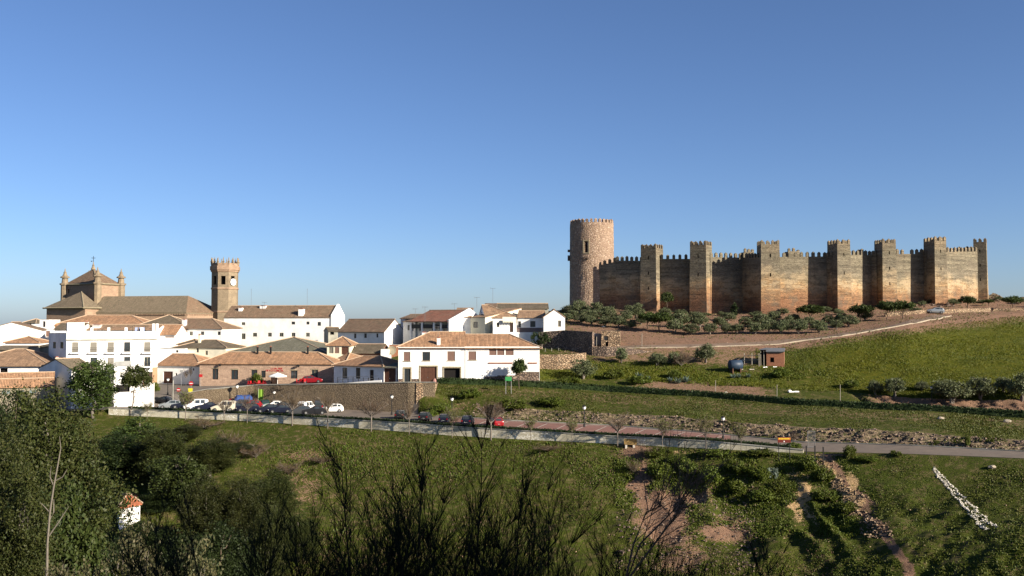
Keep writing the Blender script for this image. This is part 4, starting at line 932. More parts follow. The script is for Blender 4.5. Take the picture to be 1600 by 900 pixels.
h23b = House('wide_brown_roof_house', 'white house with a broad tan-brown roof at the middle of the rise', (758.5, 213), (808, 214), 14, 495.5, 477, 'hipR', 'white_plaster', 'tan_tiles', wins=[(760, 497.5, 769, 520, 'gw')] and [], o=.3)
h23c = House('front_block_house', 'small white block with one window projecting under the broad brown roof', (770.5, 209.5), (807, 210), 4, 501, None, 'flat', 'white_plaster', 'concrete', wins=[(776, 504, 780.3, 511.3, 'wg'), (796.5, 502.5, 802, 519, 'd')])
def awn():
    s = h23c; (x0, z0), (x1, z1) = s.fpos(785, 502), s.fpos(806.5, 497); m = MB(); n = 9
    for i in range(n):
        a, b = x0 + (x1 - x0) * i / n, x0 + (x1 - x0) * (i + 1) / n; m.poly([(a, -.05, z1 + .25), (b, -.05, z1 + .25), (b, -1.0, z0), (a, -1.0, z0)]); m.poly([(a, -1.0, z0), (b, -1.0, z0), (b - (b - a) * .25, -1.02, z0 - .28), ((a + b) / 2, -1.02, z0 - .36), (a + (b - a) * .25, -1.02, z0 - .28)])
    m.build('awning', 'cream_plaster', s.E, fix=False)
awn()
h24w = House('balcony_house', 'house wing with mauve-grey railed balcony and tan roof', (808.5, 213), (849, 212.5), 9, 495.3, 485.5, 'gable', 'white_plaster', 'tan_tiles', wins=[(808.8, 502, 814, 511.5, 'wb'), (828.5, 501.7, 836.5, 511, 'wb')])
def balc():
    s = h24w; (x0, z0), (x1, z1) = s.fpos(807, 519), s.fpos(849, 510.5); m = MB(); m.box(x0 - .4, x1, -2.6, -.003, z0 - .3, z0 - .02); o = m.build('balcony', 'white_plaster', s.E)
    m = MB(); m.box(x0 - .4, x1, -2.58, -2.5, z0, z0 + 1.0); m.build('railing', 'mauve_rail', o); m = MB(); m.box(x0 - .4, x1, -2.5, -2.3, 0, z0 - .3); m.build('balcony_wall', 'white_plaster', o)
    m = MB()
    for x in (2.0, 2.9): m.box(x, x + .5, -1.9, -1.45, z0 + .42, z0 + .48); m.box(x, x + .5, -1.5, -1.45, z0 + .48, z0 + .95); [m.box(x + a, x + a + .04, -1.9 + b, -1.86 + b, z0 - .02, z0 + .42) for a in (0, .46) for b in (0, .41)]
    m.build('balcony_chairs', 'white_paint', o)
balc()
h24 = House('white_gabled_house', 'tall white gable-fronted house at the right end of the village', (849.5, 207), (882.8, 207), 11, 494.8, 483.3, 'front', 'white_plaster', 'tan_tiles', wins=[(872, 501, 876.5, 510.6, 'wg'), (871, 521, 878.5, 531, 'd')], o=.15)
h25 = House('dark_long_shed', 'long low dark-walled shed with uneven brown roof behind the village rise', (776, 246), (857, 246), 9, 481.5, 474.5, 'gable', 'old_plaster', 'dark_tiles', o=.4)
House('white_parapet_house', 'white walled house edge showing above the broad brown roof', (757, 236), (776, 236), 7, 480, 474, 'shed', 'white_plaster', 'brown_tiles', o=0)
# ------------------------------------------------------------------ church
def church():
    d = 330; s = empty('church', 'old brown stone church with domed-roof crossing tower and octagonal belfry', 'church', (0, 0, -6)); Z0 = -6.0
    z = lambda py, dd=d: zof(py, dd) - Z0
    X = lambda px, dd=d, py=470: ray(px, py)[0] * dd
    # nave: front corner line from px 155 to 293, then a hipped right end turned away (293..333)
    a, b, c = (X(150), d), (X(292, 326), 326), (X(334, 334), 334); w = 16.0
    m = MB(); 
    wallface(m, a, b, 0, z(489)); wallface(m, b, c, 0, z(489, 327))
    bk1, bk2 = (c[0] + 1, c[1] + 10), (a[0], a[1] + w); wallface(m, c, bk1, 0, z(489)); wallface(m, bk1, bk2, 0, z(489)); wallface(m, bk2, a, 0, z(489))
    m.build('nave_wall', 'church_stone', s, fix=False)
    ze = z(488.2); rx0, rx1 = (X(160, 337), 338, z(463, 337)), (X(294, 336), 336, z(462, 336))
    polys = [[(a[0] - 1, a[1] - .5, ze), (b[0], b[1] - .6, ze), rx1, rx0], [(b[0], b[1] - .6, ze), (c[0] + .5, c[1] - .3, ze), (c[0] + 1.5, c[1] + 11, ze), rx1], [rx0, rx1, (c[0] + 1.5, c[1] + 11, ze), (a[0] - 1, a[1] + w + .5, ze)]]
    nr = solid_top([polys[0]], .2).build('nave_roof', 'mossy_tiles', s); solid_top(polys[1:], .2).build('nave_roof', 'brown_tiles', s)
    m = MB()     # corbelled cornice
    for (p, q) in ((a, b), (b, c)):
        t = Vector((q[0] - p[0], q[1] - p[1], 0)); L = t.length; t.normalize(); k = int(L / .9)
        for i in range(k):
            r = Vector((p[0], p[1], 0)) + t * (i + .5) * L / k; m.box(r.x - .2, r.x + .2, r.y - .45, r.y - .02, ze - .95, ze - .45)
    m.build('cornice', 'church_stone', s); m = MB()
    for (p, q) in ((a, b), (b, c)): i = len(m.v); m.v += [(p[0], p[1] - .5, ze - .42), (q[0], q[1] - .5, ze - .42), (q[0], q[1], ze - .42), (p[0], p[1], ze - .42), (p[0], p[1] - .5, ze - .22), (q[0], q[1] - .5, ze - .22), (q[0], q[1], ze - .22), (p[0], p[1], ze - .22)]; m.f += [tuple(i + k for k in g) for g in ((0, 3, 2, 1), (4, 5, 6, 7), (0, 1, 5, 4), (1, 2, 6, 5), (2, 3, 7, 6), (3, 0, 4, 7))]
    m.build('cornice', 'surround_stone', s)
    # apse block, left: corner nearest at px 133
    p0, p1, p2 = (X(73, 332), 332), (X(133, 325), 325), (X(156, 331), 331); z1 = z(481, 326)
    p3 = (p0[0] + 7, p0[1] + 14)
    m = MB(); wallface(m, p0, p1, 0, z1); wallface(m, p1, p2, 0, z1); wallface(m, p2, p3, 0, z1); wallface(m, p3, p0, 0, z1); m.build('apse_wall', 'church_stone', s, fix=False)
    ap = (X(125, 333), 334, z(455.5, 334)); e = [(p0[0] - 1.2, p0[1] - .2, z1), (p1[0], p1[1] - 1, z1), (p2[0] + .8, p2[1] - .3, z1), (p3[0], p3[1] + 1, z1)]
    solid_top([[e[0], e[1], ap], [e[1], e[2], ap], [e[2], e[3], ap], [e[3], e[0], ap]], .25).build('apse_roof', 'mossy_tiles', s)
    m = MB(); m.tube([e[0], e[1]], .28, 4); m.tube([e[1], e[2]], .28, 4); m.tube([e[1], ap], .22, 4); m.build('cornice', 'surround_stone', s)
    # crossing tower: square, corner towards us at px 151
    q0, q1, q2 = (X(99, 345), 346), (X(152, 336), 336), (X(187, 346), 347); q3 = (q0[0] + q2[0] - q1[0], q0[1] + q2[1] - q1[1]); z2 = z(444, 340)
    m = MB(); pt, _ = wallface(m, q0, q1, 0, z2, [(1.8, 2.7, z2 - 3.1, z2 - 1.4)]); fill('void', pt, (1.8, 2.7, z2 - 3.1, z2 - 1.4), s); wallface(m, q1, q2, 0, z2); wallface(m, q2, q3, 0, z2); wallface(m, q3, q0, 0, z2); m.build('crossing_tower_wall', 'church_stone', s, fix=False)
    cx, cy = (q0[0] + q2[0]) / 2, (q0[1] + q2[1]) / 2; top = (cx, cy, z(420, cy))
    ex_ = lambda q, k=1.04: (cx + (q[0] - cx) * k, cy + (q[1] - cy) * k, z2)
    solid_top([[ex_(q0), ex_(q1), top], [ex_(q1), ex_(q2), top], [ex_(q2), ex_(q3), top], [ex_(q3), ex_(q0), top]], .25).build('crossing_tower_roof', 'brown_tiles', s)
    m = MB(); [m.tube([ex_(u), ex_(v)], .3, 4) for u, v in ((q0, q1), (q1, q2), (q2, q3), (q3, q0))]; m.tube([ex_(q1), top], .18, 4); m.build('cornice', 'surround_stone', s)
    for q in (q0, q1, q2, q3):
        m = MB(); m.lathe([(1.35, -14), (1.35, .2), (1.75, .25), (1.75, .8), (1.15, .9), (.95, 2.7), (1.55, 2.8), (1.55, 3.2), (.9, 3.5), (.5, 4.4), (.55, 4.8), (.25, 5.1), (.08, 6.2)], (q[0], q[1], z2 - .3), 8, .39); m.build('pinnacle', 'tower_stone', s)
    m = MB(); m.lathe([(.9, -.3), (.7, .3), (.35, 1.0), (.45, 1.3), (.2, 1.6), (.12, 2.5)], top, 8); o = m.build('finial', 'tower_stone', s)
    m = MB(); m.tube([(cx, cy, top[2] + 2.3), (cx, cy, top[2] + 4.6)], .09, 5); m.tube([(cx - .75, cy, top[2] + 3.9), (cx + .75, cy, top[2] + 3.9)], .09, 5); m.box(cx - .9, cx - .4, cy - .03, cy + .03, top[2] + 2.6, top[2] + 2.9); m.build('weather_cross', 'dark_metal', o)
    # octagonal belfry at px 346
    dd = 333; cx = X(346, dd, 450); cy = dd + 4; r = 20 / F * dd * 1.045; ph = R(22.5 + 9)
    zt = z(414, dd); zb = 0; n = 8; cor = lambda k, rr=r: (cx + rr * math.cos(ph + k * math.pi / 4), cy + rr * math.sin(ph + k * math.pi / 4))
    m = MB(); order = [cor(k) for k in range(8)]
    bw = []
    for k in range(8):
        u, v = order[k], order[(k + 1) % 8]; L = math.hypot(u[0] - v[0], u[1] - v[1]); mid = ((u[0] + v[0]) / 2, (u[1] + v[1]) / 2)
        hole = (L / 2 - .75, L / 2 + .75, z(444.5, dd), z(431, dd)); zs = zt
        pt, nin = wallface(m, u, v, 0, zs, [hole], .5); o2 = fill('void', pt, hole, s, .4); o2.name = 'belfry_opening'
        bw.append((mid, hole, pt))
    m.build('belfry_wall', 'tower_stone', s, fix=False)
    for za_, hh_, ex2 in ((z(451.5, dd), .45, 1.045), (z(488, dd), .4, 1.04), (z(424, dd), .5, 1.07), (z(421.5, dd), 1.3, 1.13), (z(415.5, dd), .9, 1.06)):
        m = MB(); m.lathe([(r * ex2 * .97, za_ - .15), (r * ex2, za_), (r * ex2, za_ + hh_), (r * .98, za_ + hh_ + .2)], (cx, cy, 0), 8, ph); m.build('string_course', 'church_stone', s)
    m = MB(); m.lathe([(r * .98, zt - .1), (r * .5, zt + .3), (.1, zt + .4)], (cx, cy, 0), 8, ph); m.build('belfry_cap', 'tower_stone', s)
    for k in range(8):
        for f in (0, .5):
            u, v = order[k], order[(k + 1) % 8]; p = (u[0] * (1 - f) + v[0] * f, u[1] * (1 - f) + v[1] * f)
            m = MB(); m.lathe([(.28, -.1), (.26, .7), (.42, .8), (.42, 1.0), (.22, 1.2), (.16, 2.0), (.05, 2.5)], (cx + (p[0] - cx) * 1.02, cy + (p[1] - cy) * 1.02, zt + .3), 6); m.build('pinnacle', 'tower_stone', s)
    # clock: nearest of the two camera-side faces, right one
    tgt = X(356, dd); mid, hole, pt = min((b for b in bw if b[0][1] < cy), key=lambda b: abs(b[0][0] - tgt))
    zc = z(440.5, dd); L = (hole[0] + hole[1]) / 2; c0, cN = Vector(pt(L, zc, -.35)), Vector(pt(L, zc, -.12)); ax_ = (c0 - cN).normalized()
    t = Vector((-ax_.y, ax_.x, 0))
    def disc(rr, d0, d1, nm, mt, par):
        mm = MB(); k = 24
        for q in (d0, d1): mm.v += [tuple(cN + ax_ * q + t * math.cos(w * 2 * math.pi / k) * rr + Vector((0, 0, 1)) * math.sin(w * 2 * math.pi / k) * rr) for w in range(k)]
        mm.f = [tuple(range(k)), tuple(range(k, 2 * k))] + [(i, (i + 1) % k, (i + 1) % k + k, i + k) for i in range(k)]; return mm.build(nm, mt, par)
    ck = disc(1.25, -.05, .20, 'clock', 'grey_plaster', s); disc(1.12, .2, .24, 'clock_face', 'white_paint', ck)
    mm = MB(); mm.tube([cN + ax_ * .27, cN + ax_ * .27 + t * .75 + Vector((0, 0, .1))], .06, 4); mm.tube([cN + ax_ * .27, cN + ax_ * .27 + t * -.3 + Vector((0, 0, .4))], .07, 4); mm.build('clock_hands', 'dark_metal', ck)
church()
# ------------------------------------------------------------------ castle
def castle():
    s = empty('castle', 'long ochre rammed-earth castle with square towers and a taller round stone tower', 'castle', (0, 0, 0))
    def P2(px, d, py=440): a = ray(px, py)[0]; return Vector((a * d, d, 0))
    def merlon(m, p, t, nin, w, th, h, zt):
        """merlon with a small pyramid on top, standing on the wall edge"""
        b = [p - t * w / 2, p + t * w / 2, p + t * w / 2 + nin * th, p - t * w / 2 + nin * th]; i = len(m.v)
        m.v += [(q.x, q.y, zt - .02) for q in b] + [(q.x, q.y, zt + h * .72) for q in b]; c = (b[0] + b[2]) / 2; m.v.append((c.x, c.y, zt + h))
        m.f += [(i, i + 3, i + 2, i + 1)] + [(i + k, i + (k + 1) % 4, i + 4 + (k + 1) % 4, i + 4 + k) for k in range(4)] + [(i + 4 + k, i + 4 + (k + 1) % 4, i + 8) for k in range(4)]
    def crenel(m, a, b, nin, zt, w=.85, gap=.75, h=1.35, th=.55, miss=0.0, za=None, ends=True):
        L = (b - a).length; t = (b - a).normalized(); n = max(2, int(round((L + gap) / (w + gap)))); pitch = (L - w) / (n - 1)
        if za is None:      # low sill joining the merlons
            q = [a + t * .03 + nin * .04, b - t * .03 + nin * .04, b - t * .03 + nin * (th - .05), a + t * .03 + nin * (th - .05)]; i = len(m.v); m.v += [(p.x, p.y, z) for z in (zt - .05, zt + .1) for p in q]; m.f += [(i, i + 3, i + 2, i + 1), (i + 4, i + 5, i + 6, i + 7)] + [(i + k, i + (k + 1) % 4, i + 4 + (k + 1) % 4, i + 4 + k) for k in range(4)]
        for i in range(n):
            if miss and random.random() < miss: continue
            p = a + t * (w / 2 + i * pitch); zz = zt if za is None else za + (zt - za) * ((p - a).length / L)
            merlon(m, p, t, nin, w * random.uniform(.92, 1.05), th, h * (random.uniform(.9, 1.05) if not miss else random.uniform(.5, 1.1)), zz)
    rough_rng = random.Random(3)
    def tower(px0, d0, px1, d1, top, label=None, dep=5.4, slits=2):
        """front face corners; tapered body, battlement, slits"""
        a, b = P2(px0, d0, 480), P2(px1, d1, 480); t = (b - a).normalized(); nin = Vector((-t.y, t.x, 0)); W = (b - a).length; zt = zof(top, (d0 + d1) / 2)
        zb = min(T(*(a + nin * k).xy) for k in (0, dep)); zb = min(zb, T(*b.xy)) - 2.5; tp = .22
        low = [a, b, b + nin * dep, a + nin * dep]; up = [a + t * tp + nin * tp, b - t * tp + nin * tp, b - t * tp + nin * (dep - tp * .4), a + t * tp + nin * (dep - tp * .4)]
        m = MB()
        holes = [(.5, .62), (.48, .86)] if slits == 2 else [(.5, .45), (.48, .66), (.5, .87)]
        for k in range(4):
            l0, l1, u0, u1 = low[k], low[(k + 1) % 4], up[k], up[(k + 1) % 4]; NX, NZ = 5, 9
            xs = [0, .2, .4, .55, .8, 1]; xs = [0, .22, .46, .54, .78, 1]; hz = [h[1] for h in holes] if k == 0 else []
            zs = sorted({0, .2, .4, .5, .75, 1} | {q for z in hz for q in (z - .022, z + .022)})
            def pt(x, z, dd=0):
                p = (l0 + (l1 - l0) * x) * (1 - z) + (u0 + (u1 - u0) * x) * z
                fn = Vector((-(l1 - l0).normalized().y, (l1 - l0).normalized().x, 0)); return tuple(p + fn * dd + Vector((0, 0, zb + (zt - zb) * z)))
            for i in range(5):
                for j in range(len(zs) - 1):
                    zc = (zs[j] + zs[j + 1]) / 2
                    if i == 2 and any(abs(zc - q) < .02 for q in hz):
                        x0, x1, z0, z1 = xs[2], xs[3], zs[j], zs[j + 1]
                        for e in (((x0, z0), (x1, z0)), ((x1, z0), (x1, z1)), ((x1, z1), (x0, z1)), ((x0, z1), (x0, z0))): m.poly([pt(*e[0]), pt(*e[1]), pt(*e[1], .5), pt(*e[0], .5)])
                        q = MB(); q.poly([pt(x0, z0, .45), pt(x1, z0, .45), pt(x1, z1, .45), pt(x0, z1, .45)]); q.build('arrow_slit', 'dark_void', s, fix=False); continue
                    m.poly([pt(xs[i], zs[j]), pt(xs[i + 1], zs[j]), pt(xs[i + 1], zs[j + 1]), pt(xs[i], zs[j + 1])])
        m.poly([(q.x, q.y, zt - .3) for q in up]); o = m.build('square_tower', 'rammed_earth', s, fix=False)
        if label: o['label'] = label
        bm_ = MB()
        for k in range(4):
            u0, u1 = up[k], up[(k + 1) % 4]; tt = (u1 - u0).normalized(); crenel(bm_, u0, u1, Vector((-tt.y, tt.x, 0)), zt, .68, .62, 1.3, .5)
        bm_.build('battlement', 'rammed_earth', o)
        return dict(fl=a, fr=b, br=b + nin * dep, bl=a + nin * dep)
    def curtain(a, b, pya, pyb, miss=0.0, th=1.6, holes=(), label=None, h=1.35):
        za, zb = zof(pya, a.y), zof(pyb, b.y); t = (b - a).normalized(); nin = Vector((-t.y, t.x, 0)); L = (b - a).length
        lo = min(T(*(a + t * L * k).xy) for k in (0, .25, .5, .75, 1)) - 2.5
        m = MB(); lim = max(za, zb); n = max(2, int(L / 1.5)); 
        c = [a, b, b + nin * th, a + nin * th]
        if holes: pt, _ = wallface(m, a, b, lo, min(za, zb) - .02, holes(a, b), .9)
        else: m.poly([(a.x, a.y, lo), (b.x, b.y, lo), (b.x, b.y, zb), (a.x, a.y, za)]); pt = None
        if holes: m.poly([(a.x, a.y, min(za, zb) - .02), (b.x, b.y, min(za, zb) - .02), (b.x, b.y, zb), (a.x, a.y, za)])
        m.poly([(a.x, a.y, za), (b.x, b.y, zb), (c[2].x, c[2].y, zb), (c[3].x, c[3].y, za)]); m.poly([(c[2].x, c[2].y, lo), (c[3].x, c[3].y, lo), (c[3].x, c[3].y, za), (c[2].x, c[2].y, zb)])
        m.poly([(a.x, a.y, lo), (a.x, a.y, za), (c[3].x, c[3].y, za), (c[3].x, c[3].y, lo)]); m.poly([(b.x, b.y, lo), (c[2].x, c[2].y, lo), (c[2].x, c[2].y, zb), (b.x, b.y, zb)])
        o = m.build('curtain_wall', 'rammed_earth', s, fix=False)
        if label: o['label'] = label
        bm_ = MB(); crenel(bm_, a, b, nin, zb, .8, .78, h, .5, miss, za); bm_.build('battlement', 'rammed_earth', o)
        if holes: fill('void', pt, holes(a, b)[0], s, .3).name = 'postern_opening'
        return o
    T1 = tower(1000, 262, 1026, 259.5, 388, slits=3); T2 = tower(1077, 257, 1104.5, 254.6, 383); T3 = tower(1189, 250, 1220.5, 249.8, 382); T4 = tower(1309, 250.2, 1331.5, 251, 381)
    T5 = tower(1379.5, 254, 1403, 254.2, 380, slits=3); T6 = tower(1461.5, 256, 1482, 256.6, 376.5); T7 = tower(1521, 270, 1544, 268.2, 378.5, slits=3, dep=4.2)
    mix_ = lambda tw, f: tw['fl'] + (tw['bl'] - tw['fl']) * f
    mixr = lambda tw, f: tw['fr'] + (tw['br'] - tw['fr']) * f
    rt = P2(925.5, 275); 
    curtain(P2(934.5, 270.6), P2(962, 267.4, 400), 416, 408.5, label='short stepped stretch of dark wall joining the round tower')
    curtain(P2(962, 267.4, 400), mix_(T1, .35), 407, 407.5)
    curtain(mixr(T1, .5), mix_(T2, .7), 404.5, 404.5)
    k3 = P2(1160, 261)
    curtain(mixr(T2, .6), k3, 401.8, 402.5)
    curtain(k3, mix_(T3, .12) + Vector((.3, .3, 0)), 402.5, 402.5, label='dark return wall facing left beside the third tower')
    curtain(mixr(T3, .75), P2(1292, 255, 440), 401.5, 400.6)
    curtain(P2(1292, 255, 440), mix_(T4, .5), 400.6, 400.6)
    dh = lambda a, b: [(lambda L: (L * .07, L * .07 + 1.0, zof(455, 254), zof(436.5, 254)))((b - a).length)]
    curtain(mixr(T4, .6), P2(1362, 258.5, 440), 398, 398.5, holes=dh)
    curtain(P2(1362, 258.5, 440), mix_(T5, .65), 398.5, 398.5)
    curtain(mixr(T5, .6), P2(1443.5, 261, 440), 397, 396.5, miss=.25)
    curtain(P2(1443.5, 261, 440), mix_(T6, .7), 396.3, 396.3, miss=.2)
    curtain(mixr(T6, .6), P2(1528, 268, 440), 393.8, 392.8)
    # far side of the ring, a storey of ruined inner walls
    ring = [P2(1534, 277), P2(1500, 300), P2(1400, 312), P2(1270, 313), P2(1140, 308), P2(1030, 300), P2(940, 288)]
    for u, v in zip(ring[:-1], ring[1:]):
        curtain(u, v, 505 - 17.0 * F / u.y, 505 - 17.0 * F / v.y, th=-1.4)
    for px, w, d, top, hh in ((1171, 15, 262, 394, 6), (1241, 18, 266, 393, 6), (1346, 8, 262, 393.5, 6), (1447, 10, 268, 393, 6), (1510, 22, 274, 390.5, 8)):
        a, b = P2(px - w / 2, d), P2(px + w / 2, d + .6); t = (b - a).normalized(); nin = Vector((-t.y, t.x, 0)); zt = zof(top, d); m = MB()
        q = [a, b, b + nin * 2.2, a + nin * 2.2]; i = 0; lo = T(a.x, a.y) - 1; m.v = [(p.x, p.y, lo) for p in q] + [(p.x, p.y, zt) for p in q]; m.f = [(0, 3, 2, 1), (4, 5, 6, 7)] + [(k, (k + 1) % 4, (k + 1) % 4 + 4, k + 4) for k in range(4)]
        o = m.build('inner_turret', 'rammed_earth', s); bm_ = MB(); crenel(bm_, a, b, nin, zt, .7, .7, 1.1, .5, .1); bm_.build('battlement', 'rammed_earth', o)
    # the round keep
    r = 34.3 / F * 276; c = rt + Vector((0, 1.5, 0)); lo = T(c.x, c.y) - 3; zt = zof(350.5, 277); m = MB(); n = 64; lv = 26
    for j in range(lv + 1):
        z = lo + (zt - lo) * j / lv; rr = r * (1.025 - .03 * j / lv)
        for k in range(n): w = 2 * math.pi * k / n; q = rr + .07 * float(vnoise(w * 9, z * .9, 31)) + .05 * float(vnoise(w * 30, z * 2.5, 32)); m.v.append((c.x + q * math.cos(w), c.y + q * math.sin(w), z))
    # a window opening towards us, left of centre
    wk = [k for k in range(n) if abs(2 * math.pi * (k + .5) / n - R(251)) < .055]
    for j in range(lv):
        for k in range(n):
            if k in wk and zof(395, 272) < lo + (zt - lo) * (j + .5) / lv < zof(378.5, 272): 
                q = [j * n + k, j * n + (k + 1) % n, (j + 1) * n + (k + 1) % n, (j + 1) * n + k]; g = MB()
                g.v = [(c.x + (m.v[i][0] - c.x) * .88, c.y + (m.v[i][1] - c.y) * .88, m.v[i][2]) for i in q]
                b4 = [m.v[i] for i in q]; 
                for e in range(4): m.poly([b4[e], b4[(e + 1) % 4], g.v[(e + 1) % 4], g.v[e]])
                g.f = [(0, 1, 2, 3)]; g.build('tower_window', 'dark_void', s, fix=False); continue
            m.f.append((j * n + k, j * n + (k + 1) % n, (j + 1) * n + (k + 1) % n, (j + 1) * n + k))
    m.f.append(tuple(lv * n + k for k in range(n)))
    # uv run round the cylinder, so write it by hand
    me = m.mesh('round_tower', 'round_tower_rubble', False, False); uv = me.uv_layers[0].data
    for p in me.polygons:
        if len(p.vertices) > 4: continue
        w0 = math.atan2(p.center.y - c.y, p.center.x - c.x)
        for li in p.loop_indices:
            v = me.vertices[me.loops[li].vertex_index].co; w = math.atan2(v.y - c.y, v.x - c.x); w = w + 2 * math.pi if w < w0 - 3 else (w - 2 * math.pi if w > w0 + 3 else w); uv[li].uv = (w * r, v.z)
    o = place('round_tower', me, s); o['label'] = 'tall round tower of brown rubble stone'
    bm_ = MB(); k = 30
    for i in range(k):
        w = 2 * math.pi * i / k; p = c + Vector((math.cos(w), math.sin(w), 0)) * r * .985; t = Vector((-math.sin(w), math.cos(w), 0)); merlon(bm_, p, t, -Vector((math.cos(w), math.sin(w), 0)), .78, .6, 1.25 * random.uniform(.85, 1.05), zt)
    bm_.build('battlement', 'round_tower_rubble', o)
    # frame round the window, putlog corbels and the ruined latrine on the left
    w = R(251); p = c + Vector((math.cos(w), math.sin(w), 0)) * (r + .05); t = Vector((-math.sin(w), math.cos(w), 0)); f = MB(); z0, z1 = zof(395, 272), zof(377.5, 272)
    for (x0, x1, a, b) in ((-.95, -.62, z0, z1), (.62, .95, z0, z1), (-.95, .95, z1 + .01, z1 + .4), (-.95, .95, z0 - .3, z0 - .01)):
        i = len(f.v); q = [p + t * x0, p + t * x1, p + t * x1 - p.normalized() * 0, p + t * x0]; nn = Vector((math.cos(w), math.sin(w), 0)) * .12
        f.v += [tuple(p + t * xx + dd + Vector((0, 0, zz))) for zz in (a, b) for xx, dd in ((x0, -nn * 2), (x1, -nn * 2), (x1, nn), (x0, nn))]; f.f += [tuple(i + k for k in g) for g in ((0, 3, 2, 1), (4, 5, 6, 7), (0, 1, 5, 4), (1, 2, 6, 5), (2, 3, 7, 6), (3, 0, 4, 7))]
    f.build('window_frame', 'surround_stone', s)
    for wd_, py, sz in ((246, 404.5, .35), (250, 403.5, .4), (254, 403, .35), (257, 405, .3), (182, 404, .55), (180, 391, .4), (178, 400, .4)):
        w = R(wd_); nn = Vector((math.cos(w), math.sin(w), 0)); p = c + nn * (r - .3) + Vector((0, 0, zof(py, 274))); f = MB(); f.tube([p, p + nn * .95], sz, 5); f.build('corbel', 'dark_rubble', s)
castle()
# ------------------------------------------------------------------ retaining wall of the terrace
def retaining():
    px = list(range(296, 684, 6)); e = empty('retaining_wall', 'tall mortared stone retaining wall between the car park and the restaurant terrace', 'wall', S2P(500, 8)); E0 = Vector(e.location)
    m, c = MB(), MB(); n = 0
    for i, p in enumerate(px):
        q = min(p, 640); a = S2P(q, 8); b = S2P(q, 9)
        if p > 640: a0 = (p - 800) / F; a = Vector((a0 * a.y, a.y, a.z)); b = Vector((a0 * b.y, b.y, b.z))
        t = Vector((1, -.12 if p < 620 else 0, 0)).normalized(); up = .35 if p > 330 else .35 * (p - 296) / 34 + .1
        foot = a.z - 1.0; front = -.25
        for w, z in ((front, foot), (front + .12, b.z + up), (.9, b.z + up), (.9, foot)): m.v.append((a.x - E0.x, a.y + w - E0.y, z - E0.z))
        for w, z in ((front + .04, b.z + up), (front + .04, b.z + up + .12), (.95, b.z + up + .12), (.95, b.z + up)): c.v.append((a.x - E0.x, a.y + w - E0.y, z - E0.z))
        if i:
            for mb in (m, c):
                for k in range(4): x = (i - 1) * 4 + k; y = (i - 1) * 4 + (k + 1) % 4; mb.f.append((x, y, y + 4, x + 4))
    L = (len(px) - 1) * 4
    for mb in (m, c): mb.f.append((0, 1, 2, 3)); mb.f.append((L + 3, L + 2, L + 1, L))
    m.build('wall', 'retaining_stone', e); c.build('coping', 'concrete', e)
    # the lit, rougher end buttress
    a = S2P(640, 8); m = MB(); r = random.Random(2)
    x0 = (651 - 800) / F * a.y; x1 = (684 - 800) / F * a.y; zt = S2P(640, 9).z + .3; zf = a.z - .6
    m.v = [(x0 - E0.x, a.y - .5 - E0.y, zf - E0.z), (x1 - E0.x - 1.6, a.y - .1 - E0.y, zf - E0.z), (x1 - E0.x, a.y + .3 - E0.y, zt - E0.z), (x0 - E0.x, a.y - .3 - E0.y, zt - E0.z)]; m.v += [(x, y + 1.2, z) for x, y, z in m.v]
    m.f = [(0, 1, 2, 3), (4, 7, 6, 5)] + [(i, (i + 1) % 4 + 0, (i + 1) % 4 + 4, i + 4) for i in range(4)]; m.build('end_buttress', 'dry_stone', e)
retaining()

# ------------------------------------------------------------------ terraces, field walls, track
def gpts(l, step=6):
    out = []
    for (a, b), (c, d) in zip(l[:-1], l[1:]):
        k = max(1, int(abs(c - a) / step))
        for i in range(k): t = i / k; out.append(hit(a + (c - a) * t, b + (d - b) * t))
    out.append(hit(*l[-1])); return out
def smoothpts(p):
    q = [v.copy() for v in p]
    for _ in range(3):
        for i in range(1, len(q) - 1): q[i].y = (q[i - 1].y + q[i].y * 2 + q[i + 1].y) / 4
    for v in q: v.z = T(v.x, v.y)
    return q
trk = smoothpts(gpts([(962, 545.5), (1034, 544), (1120, 542.5), (1180, 540), (1220, 538.5), (1262, 532), (1324, 525), (1400, 511), (1449, 502.5), (1487, 494)]))
def track():
    mb = MB(); n = len(trk)
    for i, p in enumerate(trk):
        t = trk[min(i + 1, n - 1)] - trk[max(i - 1, 0)]; t.z = 0; t.normalize(); nr = Vector((-t.y, t.x, 0))
        for w in (.3, 1.4, 2.5, 3.6): q = p + nr * w; mb.v.append((q.x, q.y, T(q.x, q.y) + .06))
    for i in range(n - 1):
        for k in range(3): a = i * 4 + k; mb.f.append((a, a + 4, a + 5, a + 1))
    o = mb.build('path', 'pale_track'); o['kind'] = 'structure'
track()
ribbon_wall('path_kerb_wall', 'kerb_stone', trk, .3, .3, 'long thin pale kerb wall along the path below the castle', 'wall', .5, hs=[random.uniform(.16, .26) if (i % 19) else .05 for i in range(len(trk))])
ribbon_wall('stone_wall', 'dry_stone', smoothpts(gpts([(1384, 495), (1410, 493), (1456, 489)])), .5, .85, 'stretch of pale roadside stone wall left of the parked car below the castle', 'wall')
ribbon_wall('stone_wall', 'dry_stone', smoothpts(gpts([(1474, 490), (1520, 488), (1548, 487)])), .5, .95, 'stretch of pale roadside stone wall right of the parked car below the castle', 'wall')
ribbon_wall('stone_wall', 'dry_stone', smoothpts(gpts([(1552, 486), (1596, 485), (1640, 486)])), .5, .6, 'low pale stone wall at the right edge below the last castle tower', 'wall')
ribbon_wall('rubble_wall', 'dark_rubble', [P(927, 558, 197), P(947, 559, 196), P(980, 560, 196), P(1010, 561, 197), P(1044, 556, 199)], .6, 0, 'long low brown rubble wall right of the ruined stone sheds', 'wall', .8, hs=[2.1, 2.3, 2.2, 1.7, .7])
